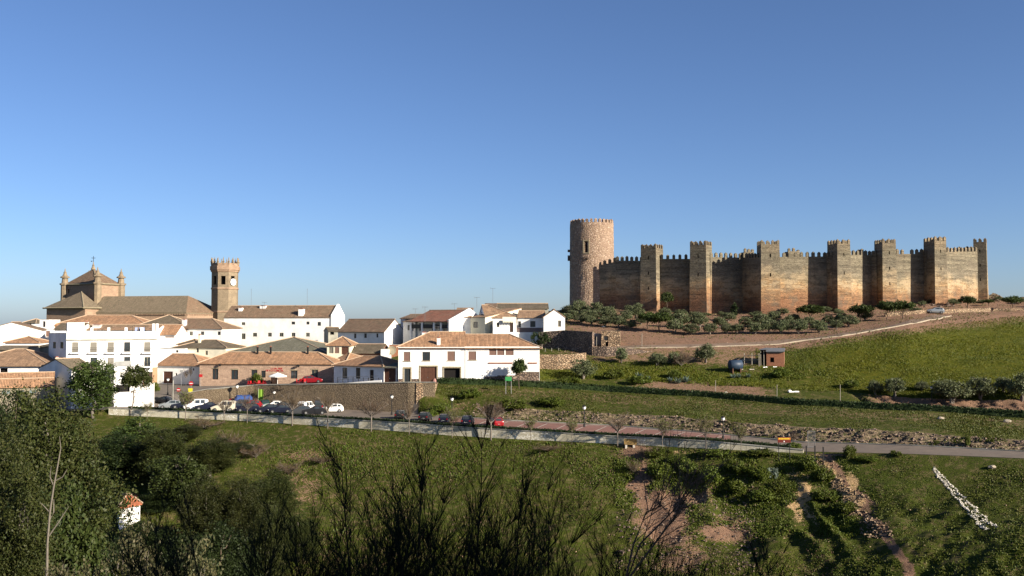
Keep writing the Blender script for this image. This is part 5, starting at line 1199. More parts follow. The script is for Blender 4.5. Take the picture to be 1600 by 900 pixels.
ribbon_wall('field_wall', 'dry_stone', [P(843, 578, 190), P(870, 578, 189.5), P(900, 576, 190), P(916, 573, 191)], .5, 0, 'sunlit honey-coloured dry stone wall beside the big white house', 'wall', 1.5, hs=[3.0, 3.0, 2.9, 2.8])
ribbon_wall('dark_stone_wall', 'dark_rubble', [P(843, 557, 205), P(880, 556, 203), P(925.5, 558, 197)], .6, 0, 'tall shaded dark stone wall behind the honey-coloured wall', 'wall', 1.5, hs=[5.2, 5.4, 5.2])
def mesh_fence():
    e = empty('post_fence', 'row of thin pale fence posts with wire before the shaded stone wall', 'fence', P(880, 556, 200)); E0 = Vector(e.location); tops = []
    for i, px in enumerate((852, 862, 873, 884, 895, 905)):
        p = P(px, 556, 200.5) - E0; m = MB(); m.tube([(p.x, p.y, -1.5), (p.x, p.y, 1.6)], .05, 5); m.build('post', 'concrete', e); tops.append(p)
    m = MB(); [m.tube([(p.x, p.y, z) for p in tops], .012, 3) for z in (.3, .8, 1.5)]; m.build('wire', 'steel', e)
mesh_fence()
House('ruined_stone_shed', 'low roofless rubble shed left of the one with dark doorways', (893.5, 204), (925.5, 204), 5, 519.8, None, 'flat', 'dark_rubble', 'concrete', cat='shed')
House('grey_shed', 'low grey rendered shed between two rubble stone sheds', (925.5, 205.5), (939.5, 205.5), 4, 521.5, None, 'flat', 'grey_plaster', 'concrete', wins=[(926.5, 525.5, 931, 531, 'wb')], cat='shed')
House('rubble_shed', 'square rubble stone shed with two small dark doorways', (939.5, 203.5), (969, 203), 6, 517.3, None, 'flat', 'dry_stone', 'dark_rubble', wins=[(943.7, 525, 950, 532, 'wb'), (946, 534, 950.5, 541, 'void')], cat='shed')
def brick_hut():
    h = House('brick_hut', 'small orange brick hut with patched tin roof on the green hillside', (1197.5, 187), (1225, 186), 3.2, 548.5, 544, 'shed', 'brick', 'tin', wins=[(1203.5, 558.5, 1209.5, 566, 'void'), (1198.6, 547.0, 1223, 551.2, 'pane')], o=.3, cat='hut'); 
    m = MB(); m.box(-3.9, -.01, .5, .55, h.ze * 0 + 1.2, h.ze - .0); 
    m = MB()
    for x in (-.5, -1.1): m.tube([(x, .1, 0), (x, .1, h.ze)], .07, 5)
    m.build('post', 'plank', h.E); m = MB(); m.poly([(-1.4, -.2, h.ze + .2), (0, -.2, h.ze + .25), (0, 3.2, h.ze + .6), (-1.4, 3.2, h.ze + .3)]); m.build('lean_to_roof', 'tin', h.E, fix=False)
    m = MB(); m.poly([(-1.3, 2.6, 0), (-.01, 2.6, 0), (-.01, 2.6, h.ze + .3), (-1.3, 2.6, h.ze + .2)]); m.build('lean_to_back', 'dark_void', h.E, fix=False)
    e = empty('rail_fence', 'grey plank rail fence left of the brick hut', 'fence', P(1187, 566, 187)); E0 = Vector(e.location)
    ps = [P(px, 565, d) - E0 for px, d in ((1163, 189), (1175, 188), (1186, 187))]
    for p in ps: m = MB(); m.box(p.x - .06, p.x + .06, p.y - .06, p.y + .06, -1.2, 1.75); m.build('post', 'plank', e)
    for z in (.5, 1.35): m = MB(); a, b = ps[0], ps[-1]; m.tube([(a.x, a.y - .1, z - .2), (b.x, b.y - .1, z)], .06, 4); m.build('rail', 'plank', e)
brick_hut()
def tank():
    p = P(1149, 568, 184); p.z = T(p.x, p.y); e = empty('water_tank', 'dark blue cylindrical tank trailer lying in the grass left of the brick hut', 'tank', p, R(12))
    m = MB(); n = 18; prof = [(0.0, -1.35), (.7, -1.3), (.95, -1.15), (.95, 1.15), (.7, 1.3), (0, 1.35)]
    for r, x in prof: m.v += [(x, r * math.cos(2 * math.pi * k / n), 1.35 + r * math.sin(2 * math.pi * k / n)) for k in range(n)]
    for i in range(5): m.f += [(i * n + k, i * n + (k + 1) % n, (i + 1) * n + (k + 1) % n, (i + 1) * n + k) for k in range(n)]
    m.build('tank_body', 'tank_blue', e, True); 
    for x in (-.8, .8): m = MB(); m.box(x - .08, x + .08, -.7, .7, -.3, .7); m.build('stand', 'rust', e)
    m = MB(); m.tube([(1.2, -.4, 0.1), (2.3, -.7, .15)], .05, 5); m.build('drawbar', 'rust', e)
tank()
# ------------------------------------------------------------------ trees: makers
def lobes_crown(rng, lobes, nclump, per, rc, flat=.8):
    out = []
    vol = np.array([l[3] * l[4] * l[5] for l in lobes]); pr = vol / vol.sum()
    for c in range(nclump):
        l = lobes[rng.choice(len(lobes), p=pr)]; v = rng.normal(size=3); v /= np.linalg.norm(v); v *= rng.uniform(.35, 1.0) ** .45
        if v[2] < -.3: v[2] *= .55
        cc = np.array(l[:3]) + v * np.array(l[3:6]); r = rc * rng.uniform(.6, 1.4); m = int(per * rng.uniform(.6, 1.4))
        q = rng.normal(size=(m, 3)) * r * .55; q[:, 2] *= flat; out.append(cc + q)
    return np.concatenate(out)
def make_tree(name, leaf, bark, H, W, nclump, per, rc, size, seed, base=.3, lobes=None, trunks=1, rt=None, aspect=1.6, lean=0.0, flat=.8):
    """unit tree of real size at the origin: trunk with limbs, crown of leaf sprays"""
    rng = np.random.default_rng(seed); rr = random.Random(seed); e = empty(name, '', 'tree'); rt = rt or H * .018
    if lobes is None:
        lobes = []; k = 7
        for i in range(k):
            z = H * (base + .12 + (1 - base) * .72 * i / (k - 1)); w = W * .5 * math.sin(math.pi * (.25 + .62 * i / (k - 1))) ** .8; a = rr.uniform(0, 6.28); o = w * .45 * rr.random()
            lobes.append((o * math.cos(a) + lean * i / k, o * math.sin(a), z, w * rr.uniform(.75, 1.0), w * rr.uniform(.75, 1.0), H * .14 * rr.uniform(.8, 1.25)))
    tr = MB(); tips = []
    for t in range(trunks):
        a = 6.28 * t / max(1, trunks) + rr.random(); sp = W * .12 * (trunks > 1)
        pts = [Vector((math.cos(a) * sp * .1, math.sin(a) * sp * .1, -.6))]; n = 8
        for i in range(1, n + 1):
            f = i / n; pts.append(Vector((math.cos(a) * sp * f * 1.5 + rr.uniform(-.03, .03) * W + lean * f, math.sin(a) * sp * f * 1.5 + rr.uniform(-.03, .03) * W, H * .88 * f)))
        tr.tube(pts, [rt * (1 - .85 * i / n) for i in range(n + 1)], 7)
        for i in range(3, n + 1):
            for q in range(2):
                l = rr.choice(lobes); b = Vector((l[0] + rr.uniform(-.6, .6) * l[3], l[1] + rr.uniform(-.6, .6) * l[4], l[2] + rr.uniform(-.1, .5) * l[5]))
                if b.z < pts[i - 1].z - H * .05: continue
                mid = (pts[i - 1] + b) / 2 + Vector((0, 0, -.05 * H * rr.random())); tr.tube([pts[i - 1], mid, b], [rt * .45 * (1 - .6 * i / n), rt * .25, rt * .08], 5, False)
    tr.build('trunk', bark, e, True, fix=False)
    cards('crown', lobes_crown(rng, lobes, nclump, per, rc, flat), size, leaf, rng, e, aspect)
    return e
def make_bare(name, twig, H, W, seed, n1=9, dens=1.0, bark='grey_bark', trunkh=.42, leafy=0, rt=.13):
    rng = np.random.default_rng(seed); rr = random.Random(seed); e = empty(name, '', 'tree'); tr = MB(); cen = []
    th = H * trunkh; tr.tube([(0, 0, -.5), (rr.uniform(-.05, .05), 0, th * .5), (0, rr.uniform(-.05, .05), th)], [rt, rt * .85, rt * .8], 7); quads = []
    for i in range(n1):
        a = i * 2.4 + rr.random(); el = rr.uniform(.5, 1.25); L = (H - th) * rr.uniform(.6, 1.0)
        d = Vector((math.cos(a) * math.cos(el) * W / (H - th) * .8, math.sin(a) * math.cos(el) * W / (H - th) * .8, math.sin(el))); p0 = Vector((0, 0, th * rr.uniform(.85, 1))); p1 = p0 + d * L * .5 + Vector((0, 0, L * .08)); p2 = p0 + d * L
        tr.tube([p0, p1, p2], [rt * .45, rt * .25, .02], 5, False)
        for k in range(6):
            f = rr.uniform(.25, 1); b = p0 + (p2 - p0) * f; q = b + Vector((rr.uniform(-1, 1), rr.uniform(-1, 1), rr.uniform(.1, 1))) * (H - th) * .26; tr.tube([b, q], [.025, .008], 3, False)
            for j in range(int(14 * dens)):
                c = b + (q - b) * rr.uniform(.1, 1.1); dd = Vector((rr.gauss(0, 1), rr.gauss(0, 1), rr.gauss(.5, 1))).normalized() * rr.uniform(.25, .6); s = dd.cross(Vector((rr.gauss(0, 1), rr.gauss(0, 1), rr.gauss(0, 1)))).normalized() * .0085
                quads += [c - s, c + s, c + dd + s * .4, c + dd - s * .4]; cen.append(c + dd * rr.random())
    tr.build('trunk', bark, e, True, fix=False); v = np.array([tuple(q) for q in quads], np.float32); rawquads('twigs', v, twig, e)
    if leafy: cen = np.array([tuple(c) for c in cen]); cards('leaves', cen[rng.choice(len(cen), leafy)] + rng.normal(size=(leafy, 3)) * .12, .10, 'lime_leaf' if leafy > 300 else twig, rng, e, 1.3)
    return e
def put(proto, first, loc, rz, sc, name, label, cat, group):
    """first use moves the prototype itself; later ones copy it"""
    if first[0]:
        first[0] = False; o = proto; o.location = loc; o.rotation_euler = (0, 0, rz); o.scale = sc if isinstance(sc, tuple) else (sc,) * 3
    else: o = copy_tree(proto, loc, rz, sc)
    o['label'] = label; o['category'] = cat
    if group: o['group'] = group
    elif 'group' in o: del o['group']
    return o
class Kind:
    def __init__(s, protos, H, W): s.p = protos; s.f = [[True] for _ in protos]; s.H = H; s.W = W; s.i = 0
    def at(s, loc, h, w, label, cat='tree', group=None, sink=.1):
        k = s.i % len(s.p); s.i += 1; sc = (w / s.W, w / s.W, h / s.H)
        return put(s.p[k], s.f[k], (loc[0], loc[1], loc[2] - sink), random.uniform(0, 6.28), sc, '', label, cat, group)
    def px(s, px, base, d, top, wpx, label, **kw):
        """tree whose foot is on the ground at distance d, crown top at photo row top, width wpx photo pixels"""
        p = gnd(px, d) if base is None else hit(px, base); h = zof(top, p.y) - p.z; return s.at(p, max(h, .8), wpx / F * p.y, label, **kw)
def bounds(e):
    a = []
    for c in e.children: b = np.empty(len(c.data.vertices) * 3, np.float32); c.data.vertices.foreach_get('co', b); a.append(b.reshape(-1, 3))
    a = np.concatenate(a); return float(np.quantile(a[:, 2], .996)), float(2 * np.quantile(np.abs(a[:, 0]), .985))
def kb(l, *_): b = [bounds(e) for e in l]; return Kind(l, max(q[0] for q in b), max(q[1] for q in b))
ORD = ['first', 'second', 'third', 'fourth', 'fifth', 'sixth', 'seventh', 'eighth', 'ninth', 'tenth', 'eleventh', 'twelfth', 'thirteenth', 'fourteenth', 'fifteenth', 'sixteenth', 'seventeenth', 'eighteenth', 'nineteenth', 'twentieth']
# the wood at the left
EU = kb([make_tree('eucalyptus_tree', 'eucalyptus_leaf', 'pale_bark', 24, 11, 340, 150, .95, .17, 11 + i, .12, flat=1.3) for i in range(3)], 24, 11)
DK = kb([make_tree('evergreen_tree', 'dark_leaf', 'bark', 16, 9, 270, 125, .9, .165, 21 + i, .05) for i in range(2)], 16, 9)
GR = kb([make_tree('leafy_tree', 'green_leaf', 'pale_bark', 10, 7, 200, 55, .60, .18, 31 + i, .12, rt=.22, lean=.4) for i in range(2)], 10, 7)
G = 'trees of the wood in the valley at the left'
EU.px(78, None, 92, 606, 205, 'tallest brown-green eucalyptus crown just below the tan house', group=G)
EU.px(126, None, 108, 650, 88, 'slim eucalyptus right of the tallest crown', group=G)
EU.px(10, None, 84, 668, 130, 'broad eucalyptus at the left edge below the dark tree', group=G)
EU.px(255, None, 138, 668, 110, 'hazy brown-green eucalyptus above and right of the red-roofed hut', group=G)
EU.px(330, None, 140, 682, 110, 'rightmost hazy eucalyptus where the wood meets the grass slope', group=G)
EU.px(326, None, 112, 742, 96, 'eucalyptus standing right of the red-roofed hut', group=G)
EU.px(378, None, 112, 745, 100, 'lower eucalyptus between the hut and the dark broom bushes', group=G)
EU.px(420, None, 104, 790, 90, 'lowest eucalyptus at the right foot of the wood', group=G)
EU.px(430, None, 124, 736, 100, 'hazy eucalyptus at the right flank of the wood', group=G)
EU.px(362, None, 150, 690, 84, 'small hazy eucalyptus nearest the parapet at the wood edge', group=G)
EU.px(288, None, 152, 664, 74, 'thin eucalyptus between the parapet and the fresh green tree', group=G)
EU.px(468, None, 116, 806, 90, 'last low eucalyptus showing through the left broom', group=G)
DK.px(280, None, 134, 722, 80, 'dark tree in the centre of the wood right above the hut', group=G)
DK.px(232, None, 112, 815, 100, 'dark evergreen filling the gap in front of the red-roofed hut', group=G)
DK.px(255, None, 128, 765, 64, 'small dark evergreen just right of the red-roofed hut', group=G)
GR.px(345, None, 128, 772, 80, 'green tree low at the right foot of the wood', group=G)
EU.px(40, None, 70, 722, 150, 'nearest eucalyptus beside the bare pale trunk', group=G)
DK.px(12, None, 110, 612, 110, 'dark evergreen on the left edge right below the tan house', group=G)
DK.px(196, None, 140, 675, 90, 'dark green tree above the red-roofed hut', group=G)
DK.px(138, None, 96, 735, 84, 'dark evergreen left of the red-roofed hut', group=G)
DK.px(28, None, 74, 765, 150, 'big dark evergreen in the lower left corner', group=G)
DK.px(300, None, 92, 838, 110, 'dark evergreen below right of the red-roofed hut', group=G)
DK.px(350, None, 96, 815, 110, 'dark evergreen low beside the broom bushes', group=G)
GR.px(222, None, 148, 652, 80, 'brighter green bushy tree at the top of the wood under the parapet', group=G)
GR.px(286, None, 128, 705, 90, 'fresh green tree in the middle of the wood', group=G)
GR.px(104, None, 76, 760, 110, 'blue-green young tree beside the bare pale trunk', group=G)
# the two trees before the hotel
GR.px(147, None, 164.5, 556, 74, 'tall leafy green tree in front of the white hotel', group='trees before the hotel')
PN = kb([make_tree('umbrella_pine', 'eucalyptus_leaf', 'grey_bark', 9, 6.5, 120, 44, .55, .2, 41, .45, rt=.16, lean=1.1, lobes=[(.9, 0, 6.8, 2.6, 2.4, 1.7), (1.6, .3, 5.8, 2.2, 2.0, 1.2), (.2, -.3, 6.0, 2.0, 1.8, 1.1), (.6, 0, 8.0, 1.3, 1.2, .9), (2.4, 0, 5.0, 1.0, 1.0, .7)])], 9, 6.5)
o = PN.px(205, None, 165.3, 570, 56, 'leaning pine with a rounded crown before the hotel entrance', group='trees before the hotel'); o.rotation_euler = (0, 0, 0)
# oak scrub lower left
OK_ = kb([make_tree('holm_oak', 'oak_leaf', 'grey_bark', 9, 7, 260, 46, .55, .12, 51 + i, .15, rt=.14, trunks=2) for i in range(2)], 9, 7)
for px, d, top, w, lb in ((205, 46, 818, 170, 'speckled grey-green oak at the bottom below the red-roofed hut'), (120, 44, 848, 150, 'speckled oak at the bottom left of its larger neighbour'), (300, 43, 842, 160, 'speckled oak at the bottom beside the broom bushes')):
    OK_.px(px, None, d, top, w, lb, group='oaks along the bottom left edge')
def dead():
    p = gnd(80, 66); e = empty('bare_white_tree', 'leafless white-barked tree trunk with forked limbs in the left wood', 'tree', p)
    def at(px, py, d=66): return P(px, py, d) - p
    m = MB(); m.tube([Vector((0, 0, -.5)), at(74, 850), at(78, 800), at(84, 760), at(90, 728), at(95, 700), at(93, 682)], [.2, .075, .07, .06, .05, .03, .015], 8, False)
    m.build('trunk', 'pale_bark', e, True, fix=False)
    for l, r in (([(84, 760), (78, 745), (80, 728)], .04), ([(85, 752), (98, 745), (105, 733)], .05), ([(76, 815), (84, 800), (84, 780)], .06), ([(76, 838), (92, 815), (107, 792)], .06), ([(77, 800), (68, 790), (62, 785)], .04)):
        m = MB(); m.tube([at(*q) for q in l], [r, r * .7, r * .3], 6, False); m.build('limb', 'pale_bark', e, True, fix=False)
dead()
hut = House('red_roofed_hut', 'little white hut with bright red tiled roof hidden in the valley wood', (187, 122), (219, 125), 4.5, 788.5, 773.5, 'hip', 'white_plaster', 'bright_red_tiles', wins=[(204, 793, 208, 799, 'wb')], cat='hut', D=(180, 127), drop=.8)
# ------------------------------------------------------------------ olive grove
OL = kb([make_tree('olive_tree', 'olive_leaf', 'grey_bark', 3.6, 4.2, 84, 40, .42, .15, 61 + i, .12, rt=.16, trunks=2, lobes=[(0, 0, 1.8, 1.8, 1.7, 1.3), (1.0, .2, 1.5, 1.1, 1.1, 1.0), (-1.0, -.2, 1.5, 1.1, 1.1, 1.0), (.1, .6, 2.5, 1.2, 1.0, .8)]) for i in range(4)], 3.6, 4.2)
rows = {'front': [(885, 503), (907, 506), (925, 508), (945, 510), (968, 512), (985, 514), (1055, 521), (1078, 523), (1110, 523), (1135, 522), (1152, 521), (1181, 522), (1200, 521), (1218, 521), (1248, 522), (1281, 520), (1306, 515), (1326, 511)],
        'middle': [(895, 498), (915, 499), (935, 501), (955, 502), (975, 504), (1000, 507), (1065, 511), (1095, 512), (1125, 512), (1165, 511), (1192, 511), (1232, 511), (1262, 509), (1296, 507), (1316, 505)],
        'back': [(888, 492), (905, 492), (930, 493), (950, 495), (992, 498), (1040, 502), (1085, 503), (1140, 503), (1210, 503), (1240, 503), (1352, 501)]}
for rn, l in rows.items():
    for i, (px, py) in enumerate(l):
        p = hit(px + random.uniform(-2, 2), py); w = random.uniform(3.2, 4.9); OL.at(p, w * random.uniform(.6, .85), w, f'{ORD[i]} olive tree from the left in the {rn} row of the castle grove', group='olive trees of the grove below the castle')
for px, py, w, h, lb in ((1398, 622, 36, 31, 'round olive tree left of the eroded bank above the long hedge'), (1368, 620, 28, 22, 'small olive left of a bigger one above the long hedge'), (1488, 630, 62, 36, 'widest low olive tree before the eroded red bank'), (1532, 625, 46, 36, 'olive tree right of the widest one above the long hedge'), (1568, 614, 28, 26, 'small dark olive behind the rightmost one'), (1596, 626, 44, 42, 'rightmost olive tree above the long hedge'), (1440, 612, 22, 16, 'little olive bush on the lip of the red bank')):
    p = hit(px, py); OL.at(p, h / F * p.y * 1.05, w / F * p.y, lb, group='olive trees above the long hedge')
for px, py, w, h, lb in ((971, 568, 20, 26, 'grey-green olive in front of the low rubble wall'), (1027, 572, 30, 22, 'olive at the right end of the low rubble wall'), (1102, 567, 36, 30, 'round olive between the rubble wall and the blue tank'), (1055, 569, 26, 20, 'small olive left of the round one above the flowering meadow'), (912, 592, 44, 32, 'spreading green-grey olive below the honey-coloured wall'), (1210, 500, 20, 16, 'low olive high on the castle mound')):
    p = hit(px, py); OL.at(p, h / F * p.y, w / F * p.y, lb, group='olive trees on the slope below the path')
GB = kb([make_tree('green_bush', 'scrub_leaf', 'bark', 3, 4.5, 70, 34, .45, .19, 71 + i, .0, rt=.08, trunks=3, lobes=[(0, 0, 1.3, 2.0, 1.7, 1.2), (1.0, .3, 1.0, 1.4, 1.2, .9), (-1.0, -.2, 1.0, 1.4, 1.3, .9)]) for i in range(3)], 3, 4.5)
PG = kb([make_tree('pine_tree', 'green_leaf', 'bark', 4.5, 5, 90, 36, .45, .19, 81 + i, .35, rt=.14, lobes=[(0, 0, 3.2, 2.3, 2.2, 1.0), (.9, .3, 2.9, 1.5, 1.5, .7), (-1, 0, 3.0, 1.4, 1.4, .7)]) for i in range(2)], 4.5, 5)
for px, py, w, h, lb in ((1268, 503, 46, 27, 'broad green pine at the foot of the castle left of the fourth tower'), (1346, 503, 36, 28, 'green pine in front of the fourth castle tower'), (1386, 501, 34, 31, 'left one of the twin pines below the fifth castle tower'), (1411, 499, 34, 30, 'right one of the twin pines below the fifth castle tower'), (1512, 486, 26, 24, 'green pine behind the roadside wall below the sixth tower'), (1582, 484, 30, 22, 'dark green tree on the crest right of the castle'), (1042, 488, 21, 32, 'small green tree in the shade between the first two castle towers'), (963, 479, 15, 20, 'small green tree before the dark wall by the round tower'), (1030, 519, 46, 31, 'bright green tree at the left middle of the olive grove'), (1012, 513, 34, 26, 'lower bright green tree at the left middle of the grove'), (1340, 466, 17, 18, 'grey-green bush below the castle postern'), (1545, 478, 20, 11, 'low bush at the foot of the last castle tower'), (840, 575, 0, 0, '')):
    if not w: continue
    p = hit(px, py); PG.at(p, h / F * p.y, w / F * p.y, lb, group='green trees around the castle')
PG.px(811, None, 175.5, 560, 26, 'dark green tree in front of the big white house', group=None)
FG = kb([make_tree('fig_tree', 'dark_leaf', 'grey_bark', 4, 4, 40, 30, .4, .2, 91, .2, rt=.1, trunks=3)], 4, 4)
FG.px(847, None, 203, 517, 26, 'sparse branching tree before the gable-fronted house at the village end')
CY = kb([make_tree('cypress', 'dark_leaf', 'bark', 4, 1.6, 60, 34, .25, .16, 95, .0, lobes=[(0, 0, .9, .7, .7, .8), (0, 0, 2.0, .75, .75, 1.0), (0, 0, 3.1, .45, .45, .8)])], 4, 1.6)
p = hit(1147, 495); CY.at(p, 3.6, 1.9, 'small dark cypress standing alone before the lit castle wall', cat='cypress')
# low shrubs at the castle foot and on the crest
low = [(905, 486), (985, 487), (1062, 493), (1100, 494), (1128, 494), (1180, 495), (1225, 492), (1290, 488), (1310, 492), (1440, 478), (1455, 474), (1475, 473), (1490, 477), (1535, 474), (1560, 470), (1430, 487), (1350, 478), (1595, 474), (1610, 480)]
names = ['by the round tower', 'by the first square tower', 'left of the second tower', 'right of the second tower', 'below the lit wall', 'left of the third tower', 'below the wall right of the third tower', 'before the fourth tower', 'right of the broad green pine', 'below the fifth tower', 'left of the sixth tower', 'at the foot of the sixth tower', 'right of the sixth tower', 'left of the last tower', 'right of the last tower', 'behind the roadside wall', 'on the path to the postern', 'on the right crest', 'at the right edge behind the low wall']
for (px, py), nm in zip(low, names):
    p = hit(px, py); OL.at(p, random.uniform(1.0, 2.0), random.uniform(2.4, 4.0), f'low grey-green shrub {nm} at the castle foot', cat='shrub', group='low shrubs at the castle foot')
# scrub on the terraced bank below the road
sc = [(1030, 748, 62, 30), (1075, 742, 50, 26), (1110, 756, 56, 32), (1150, 740, 44, 26), (1185, 748, 50, 26), (1262, 738, 46, 30), (1288, 752, 40, 26), (1190, 785, 46, 26), (1150, 770, 50, 24), (1215, 770, 40, 22), (1290, 785, 50, 26), (1030, 712, 60, 14), (1120, 712, 70, 14), (1190, 712, 60, 14), (1328, 717, 32, 24), (1400, 712, 26, 10), (1355, 722, 40, 12), (1060, 725, 40, 16), (1320, 800, 50, 20), (1240, 700, 36, 12)]
nm = ['under the left end of the scrub bank', 'second from left on the scrub bank', 'lower left on the scrub bank', 'at the middle top of the scrub bank', 'beside the prickly pear', 'right of the prickly pear', 'at the right end of the scrub bank', 'in the gullied middle of the bank', 'left of the gully on the bank', 'above the ochre gully', 'right of the ochre gully', 'under the parapet at its left', 'under the parapet at mid length', 'under the parapet near its end', 'at the roadside right of the gate posts', 'small one on the roadside further right', 'spreading below the roadside bush', 'on the ledge left of the scrub', 'beside the stony gully', 'beside the end of the parapet']
for (px, py, w, h), n_ in zip(sc, nm):
    p = hit(px, py); GB.at(p, h / F * p.y * .85, w / F * p.y * .85, f'bright green bush {n_}', cat='bush', group='green bushes on the bank below the road')
for px, py, w, h, lb in ((960, 592, 36, 16, 'green bush above the long hedge right of the olive'), (1000, 600, 40, 14, 'low green bush on the hedge bank left of the agaves'), (1055, 592, 26, 16, 'small green bush below the grey leafless bush'), (890, 600, 40, 12, 'low green bush right of the green signboard'), (735, 622, 36, 16, 'green bush on the bank below the open garage'), (690, 644, 34, 14, 'green bush hugging the lit end of the retaining wall'), (672, 652, 30, 12, 'lowest green bush at the foot of the retaining wall end'), (800, 640, 50, 18, 'green bush on the rocky bank above the parking bays'), (860, 634, 50, 16, 'second green bush on the rocky bank above the bays'), (1512, 698, 12, 20, 'dark bush growing out of the rock cut at right'), (1220, 590, 40, 16, 'green bush in the meadow below the brick hut'), (1330, 606, 30, 14, 'green bush left of the olives above the hedge')):
    p = hit(px, py); GB.at(p, max(.9, h / F * p.y), w / F * p.y, lb, cat='bush', group='green bushes along the hedge bank')
# dry brown scrub left of the slope
DS = kb([make_bare('dry_bush', 'dry_twig', 2.6, 3.4, 101 + i, 14, 1.6, 'grey_bark', .06, 0, .05) for i in range(2)], 2.6, 3.4)
for px, py, w, h, lb in ((450, 742, 50, 22, 'brown leafless bush on the slope above the left broom'), (400, 716, 50, 26, 'brown leafless bush at the upper edge of the wood'), (360, 700, 46, 30, 'tallest brown leafless bush at the wood edge'), (500, 725, 40, 16, 'low brown bush on the bare patch of slope'), (860, 704, 60, 12, 'low brown brush in the grass below the parapet'), (1065, 572, 40, 26, 'grey leafless bush left of the blue tank'), (1010, 712, 40, 16, 'brown brush beside the overturned bench'), (320, 670, 60, 20, 'grey brush under the parapet by the wood'), (990, 740, 26, 24, 'pinkish leafless brush on the red earth slide'), (1240, 690, 14, 20, 'thin leafless bush at the end of the parapet')):
    p = hit(px, py); DS.at(p, h / F * p.y, w / F * p.y, lb, cat='bush', group='leafless bushes on the slopes')
# ------------------------------------------------------------------ promenade trees
BT = kb([make_bare('bare_street_tree', 'dry_twig', 5.2, 5.0, 111 + i, 12, 1.9) for i in range(3)], 5.2, 5.0)
LT = kb([make_bare('budding_street_tree', 'budding_twig', 4.0, 3.0, 121 + i, 9, 1.4, 'grey_bark', .4, 330, .07) for i in range(3)], 4.0, 3.0)
tr_ = [(232, 625, 30, 'l'), (292, 603, 40, 'l'), (352, 616, 34, 'b'), (388, 606, 34, 'b'), (458, 602, 60, 'b'), (513, 600, 44, 'b'), (581, 612, 56, 'b'), (640, 622, 34, 'b'), (707, 628, 36, 'l'), (767, 614, 66, 'b'), (829, 645, 28, 'l'), (893, 646, 28, 'l'), (964, 636, 52, 'b'), (1034, 646, 40, 'l'), (1101, 642, 40, 'l'), (1156, 655, 30, 'l')]
for i, (px, top, w, k) in enumerate(tr_):
    b = S2P(px, 6); b.y -= .75; b.x = (px - 800) / F * b.y; b.z = T(b.x, b.y); h = zof(top, b.y) - b.z
    (BT if k == 'b' else LT).at(b, h, w / F * b.y, f'{ORD[i]} small tree from the left along the parapet, ' + ('bare and brown' if k == 'b' else 'thin with yellow-green buds'), group='small trees planted along the parapet')
for px, d, top, w, k, lb in ((402, 182, 604, 16, 'l', 'thin pale-green young tree against the retaining wall'), (436, 181.5, 600, 30, 'b', 'bare tree against the retaining wall below the parasol'), (490, 180, 598, 46, 'b', 'large bare tree before the retaining wall below the red car'), (412, 181, 622, 26, 'l', 'small green tree among the parked cars'), (291, 192, 570, 10, 'b', 'slender leafless tree left one against the arched-door house'), (298, 192, 566, 10, 'b', 'slender leafless tree right one against the arched-door house')):
    p = gnd(px, d); (BT if k == 'b' else LT).at(p, zof(top, d) - p.z, w / F * d, lb, group=None)
# ------------------------------------------------------------------ foreground broom
def broom(seed, H, lean, nst, heads, fil, twig='broom_twig'):
    """bare dark stems fan out and fork; each fork carries brush heads of very fine rising twigs"""
    rr = random.Random(seed); e = empty('broom_bush', '', 'bush'); st = MB(); Q = []; up = Vector((0, 0, 1))
    def rnd(): a = rr.uniform(0, 6.28); return Vector((math.cos(a), math.sin(a), 0))
    def hair(p, d, L, w):
        s = d.cross(rnd() + up * rr.uniform(-1, 1)).normalized() * w; m = p + d * L * .5; q = m + (d + up * .22 + rnd() * .12).normalized() * L * .5
        Q.extend([p - s, p + s, m + s * .8, m - s * .8, m - s * .8, m + s * .8, q + s * .3, q - s * .3])
    def line(p, d, L, r, n, wob=.06, rise=.04):
        pts = [p]; dd = d.normalized()
        for k in range(n): dd = (dd + rnd() * rr.uniform(0, wob) + up * rise).normalized(); pts.append(pts[-1] + dd * L / n)
        st.tube(pts, [r * (1 - .65 * k / n) for k in range(n + 1)], 5 if r > .008 else 3, False); return pts, dd
    def head(p, d, L):
        pts, dd = line(p, d, L, .0042, 4)
        for k in range(9):
            f = rr.uniform(.15, 1); q = pts[int(f * 3.99)]; pp, d2 = line(q, dd + rnd() * rr.uniform(.3, .75), L * rr.uniform(.35, .7), .0021, 3)
            for j in range(fil): a = pp[rr.randrange(4)]; hair(a, (d2 + rnd() * rr.uniform(.1, .55)).normalized(), rr.uniform(.07, .2), rr.uniform(.0012, .0022))
    for i in range(nst):
        a = 6.28 * i / nst + rr.random(); d = Vector((math.cos(a), math.sin(a), 0)) * lean * rr.uniform(.25, 1.1) + up
        pts, dd = line(Vector((math.cos(a) * .05, math.sin(a) * .05, 0)), d, H * rr.uniform(.55, .78), .012, 7, .07, .03)
        head(pts[-1], dd, .45 * H / 3); 
        for k in range(heads):
            f = rr.uniform(.38, .98); head(pts[int(f * 6.99)], dd + rnd() * rr.uniform(.35, .85), rr.uniform(.35, .7) * H / 3)
    st.build('stems', 'broom_stem', e, False, fix=False); rawquads('twigs', np.array([tuple(q) for q in Q], np.float32), twig, e); return e
BR = kb([broom(131 + i, 3.0, .26, 5, 6, 12) for i in range(3)])
BD = kb([broom(141 + i, 2.7, .42, 8, 6, 13) for i in range(2)])
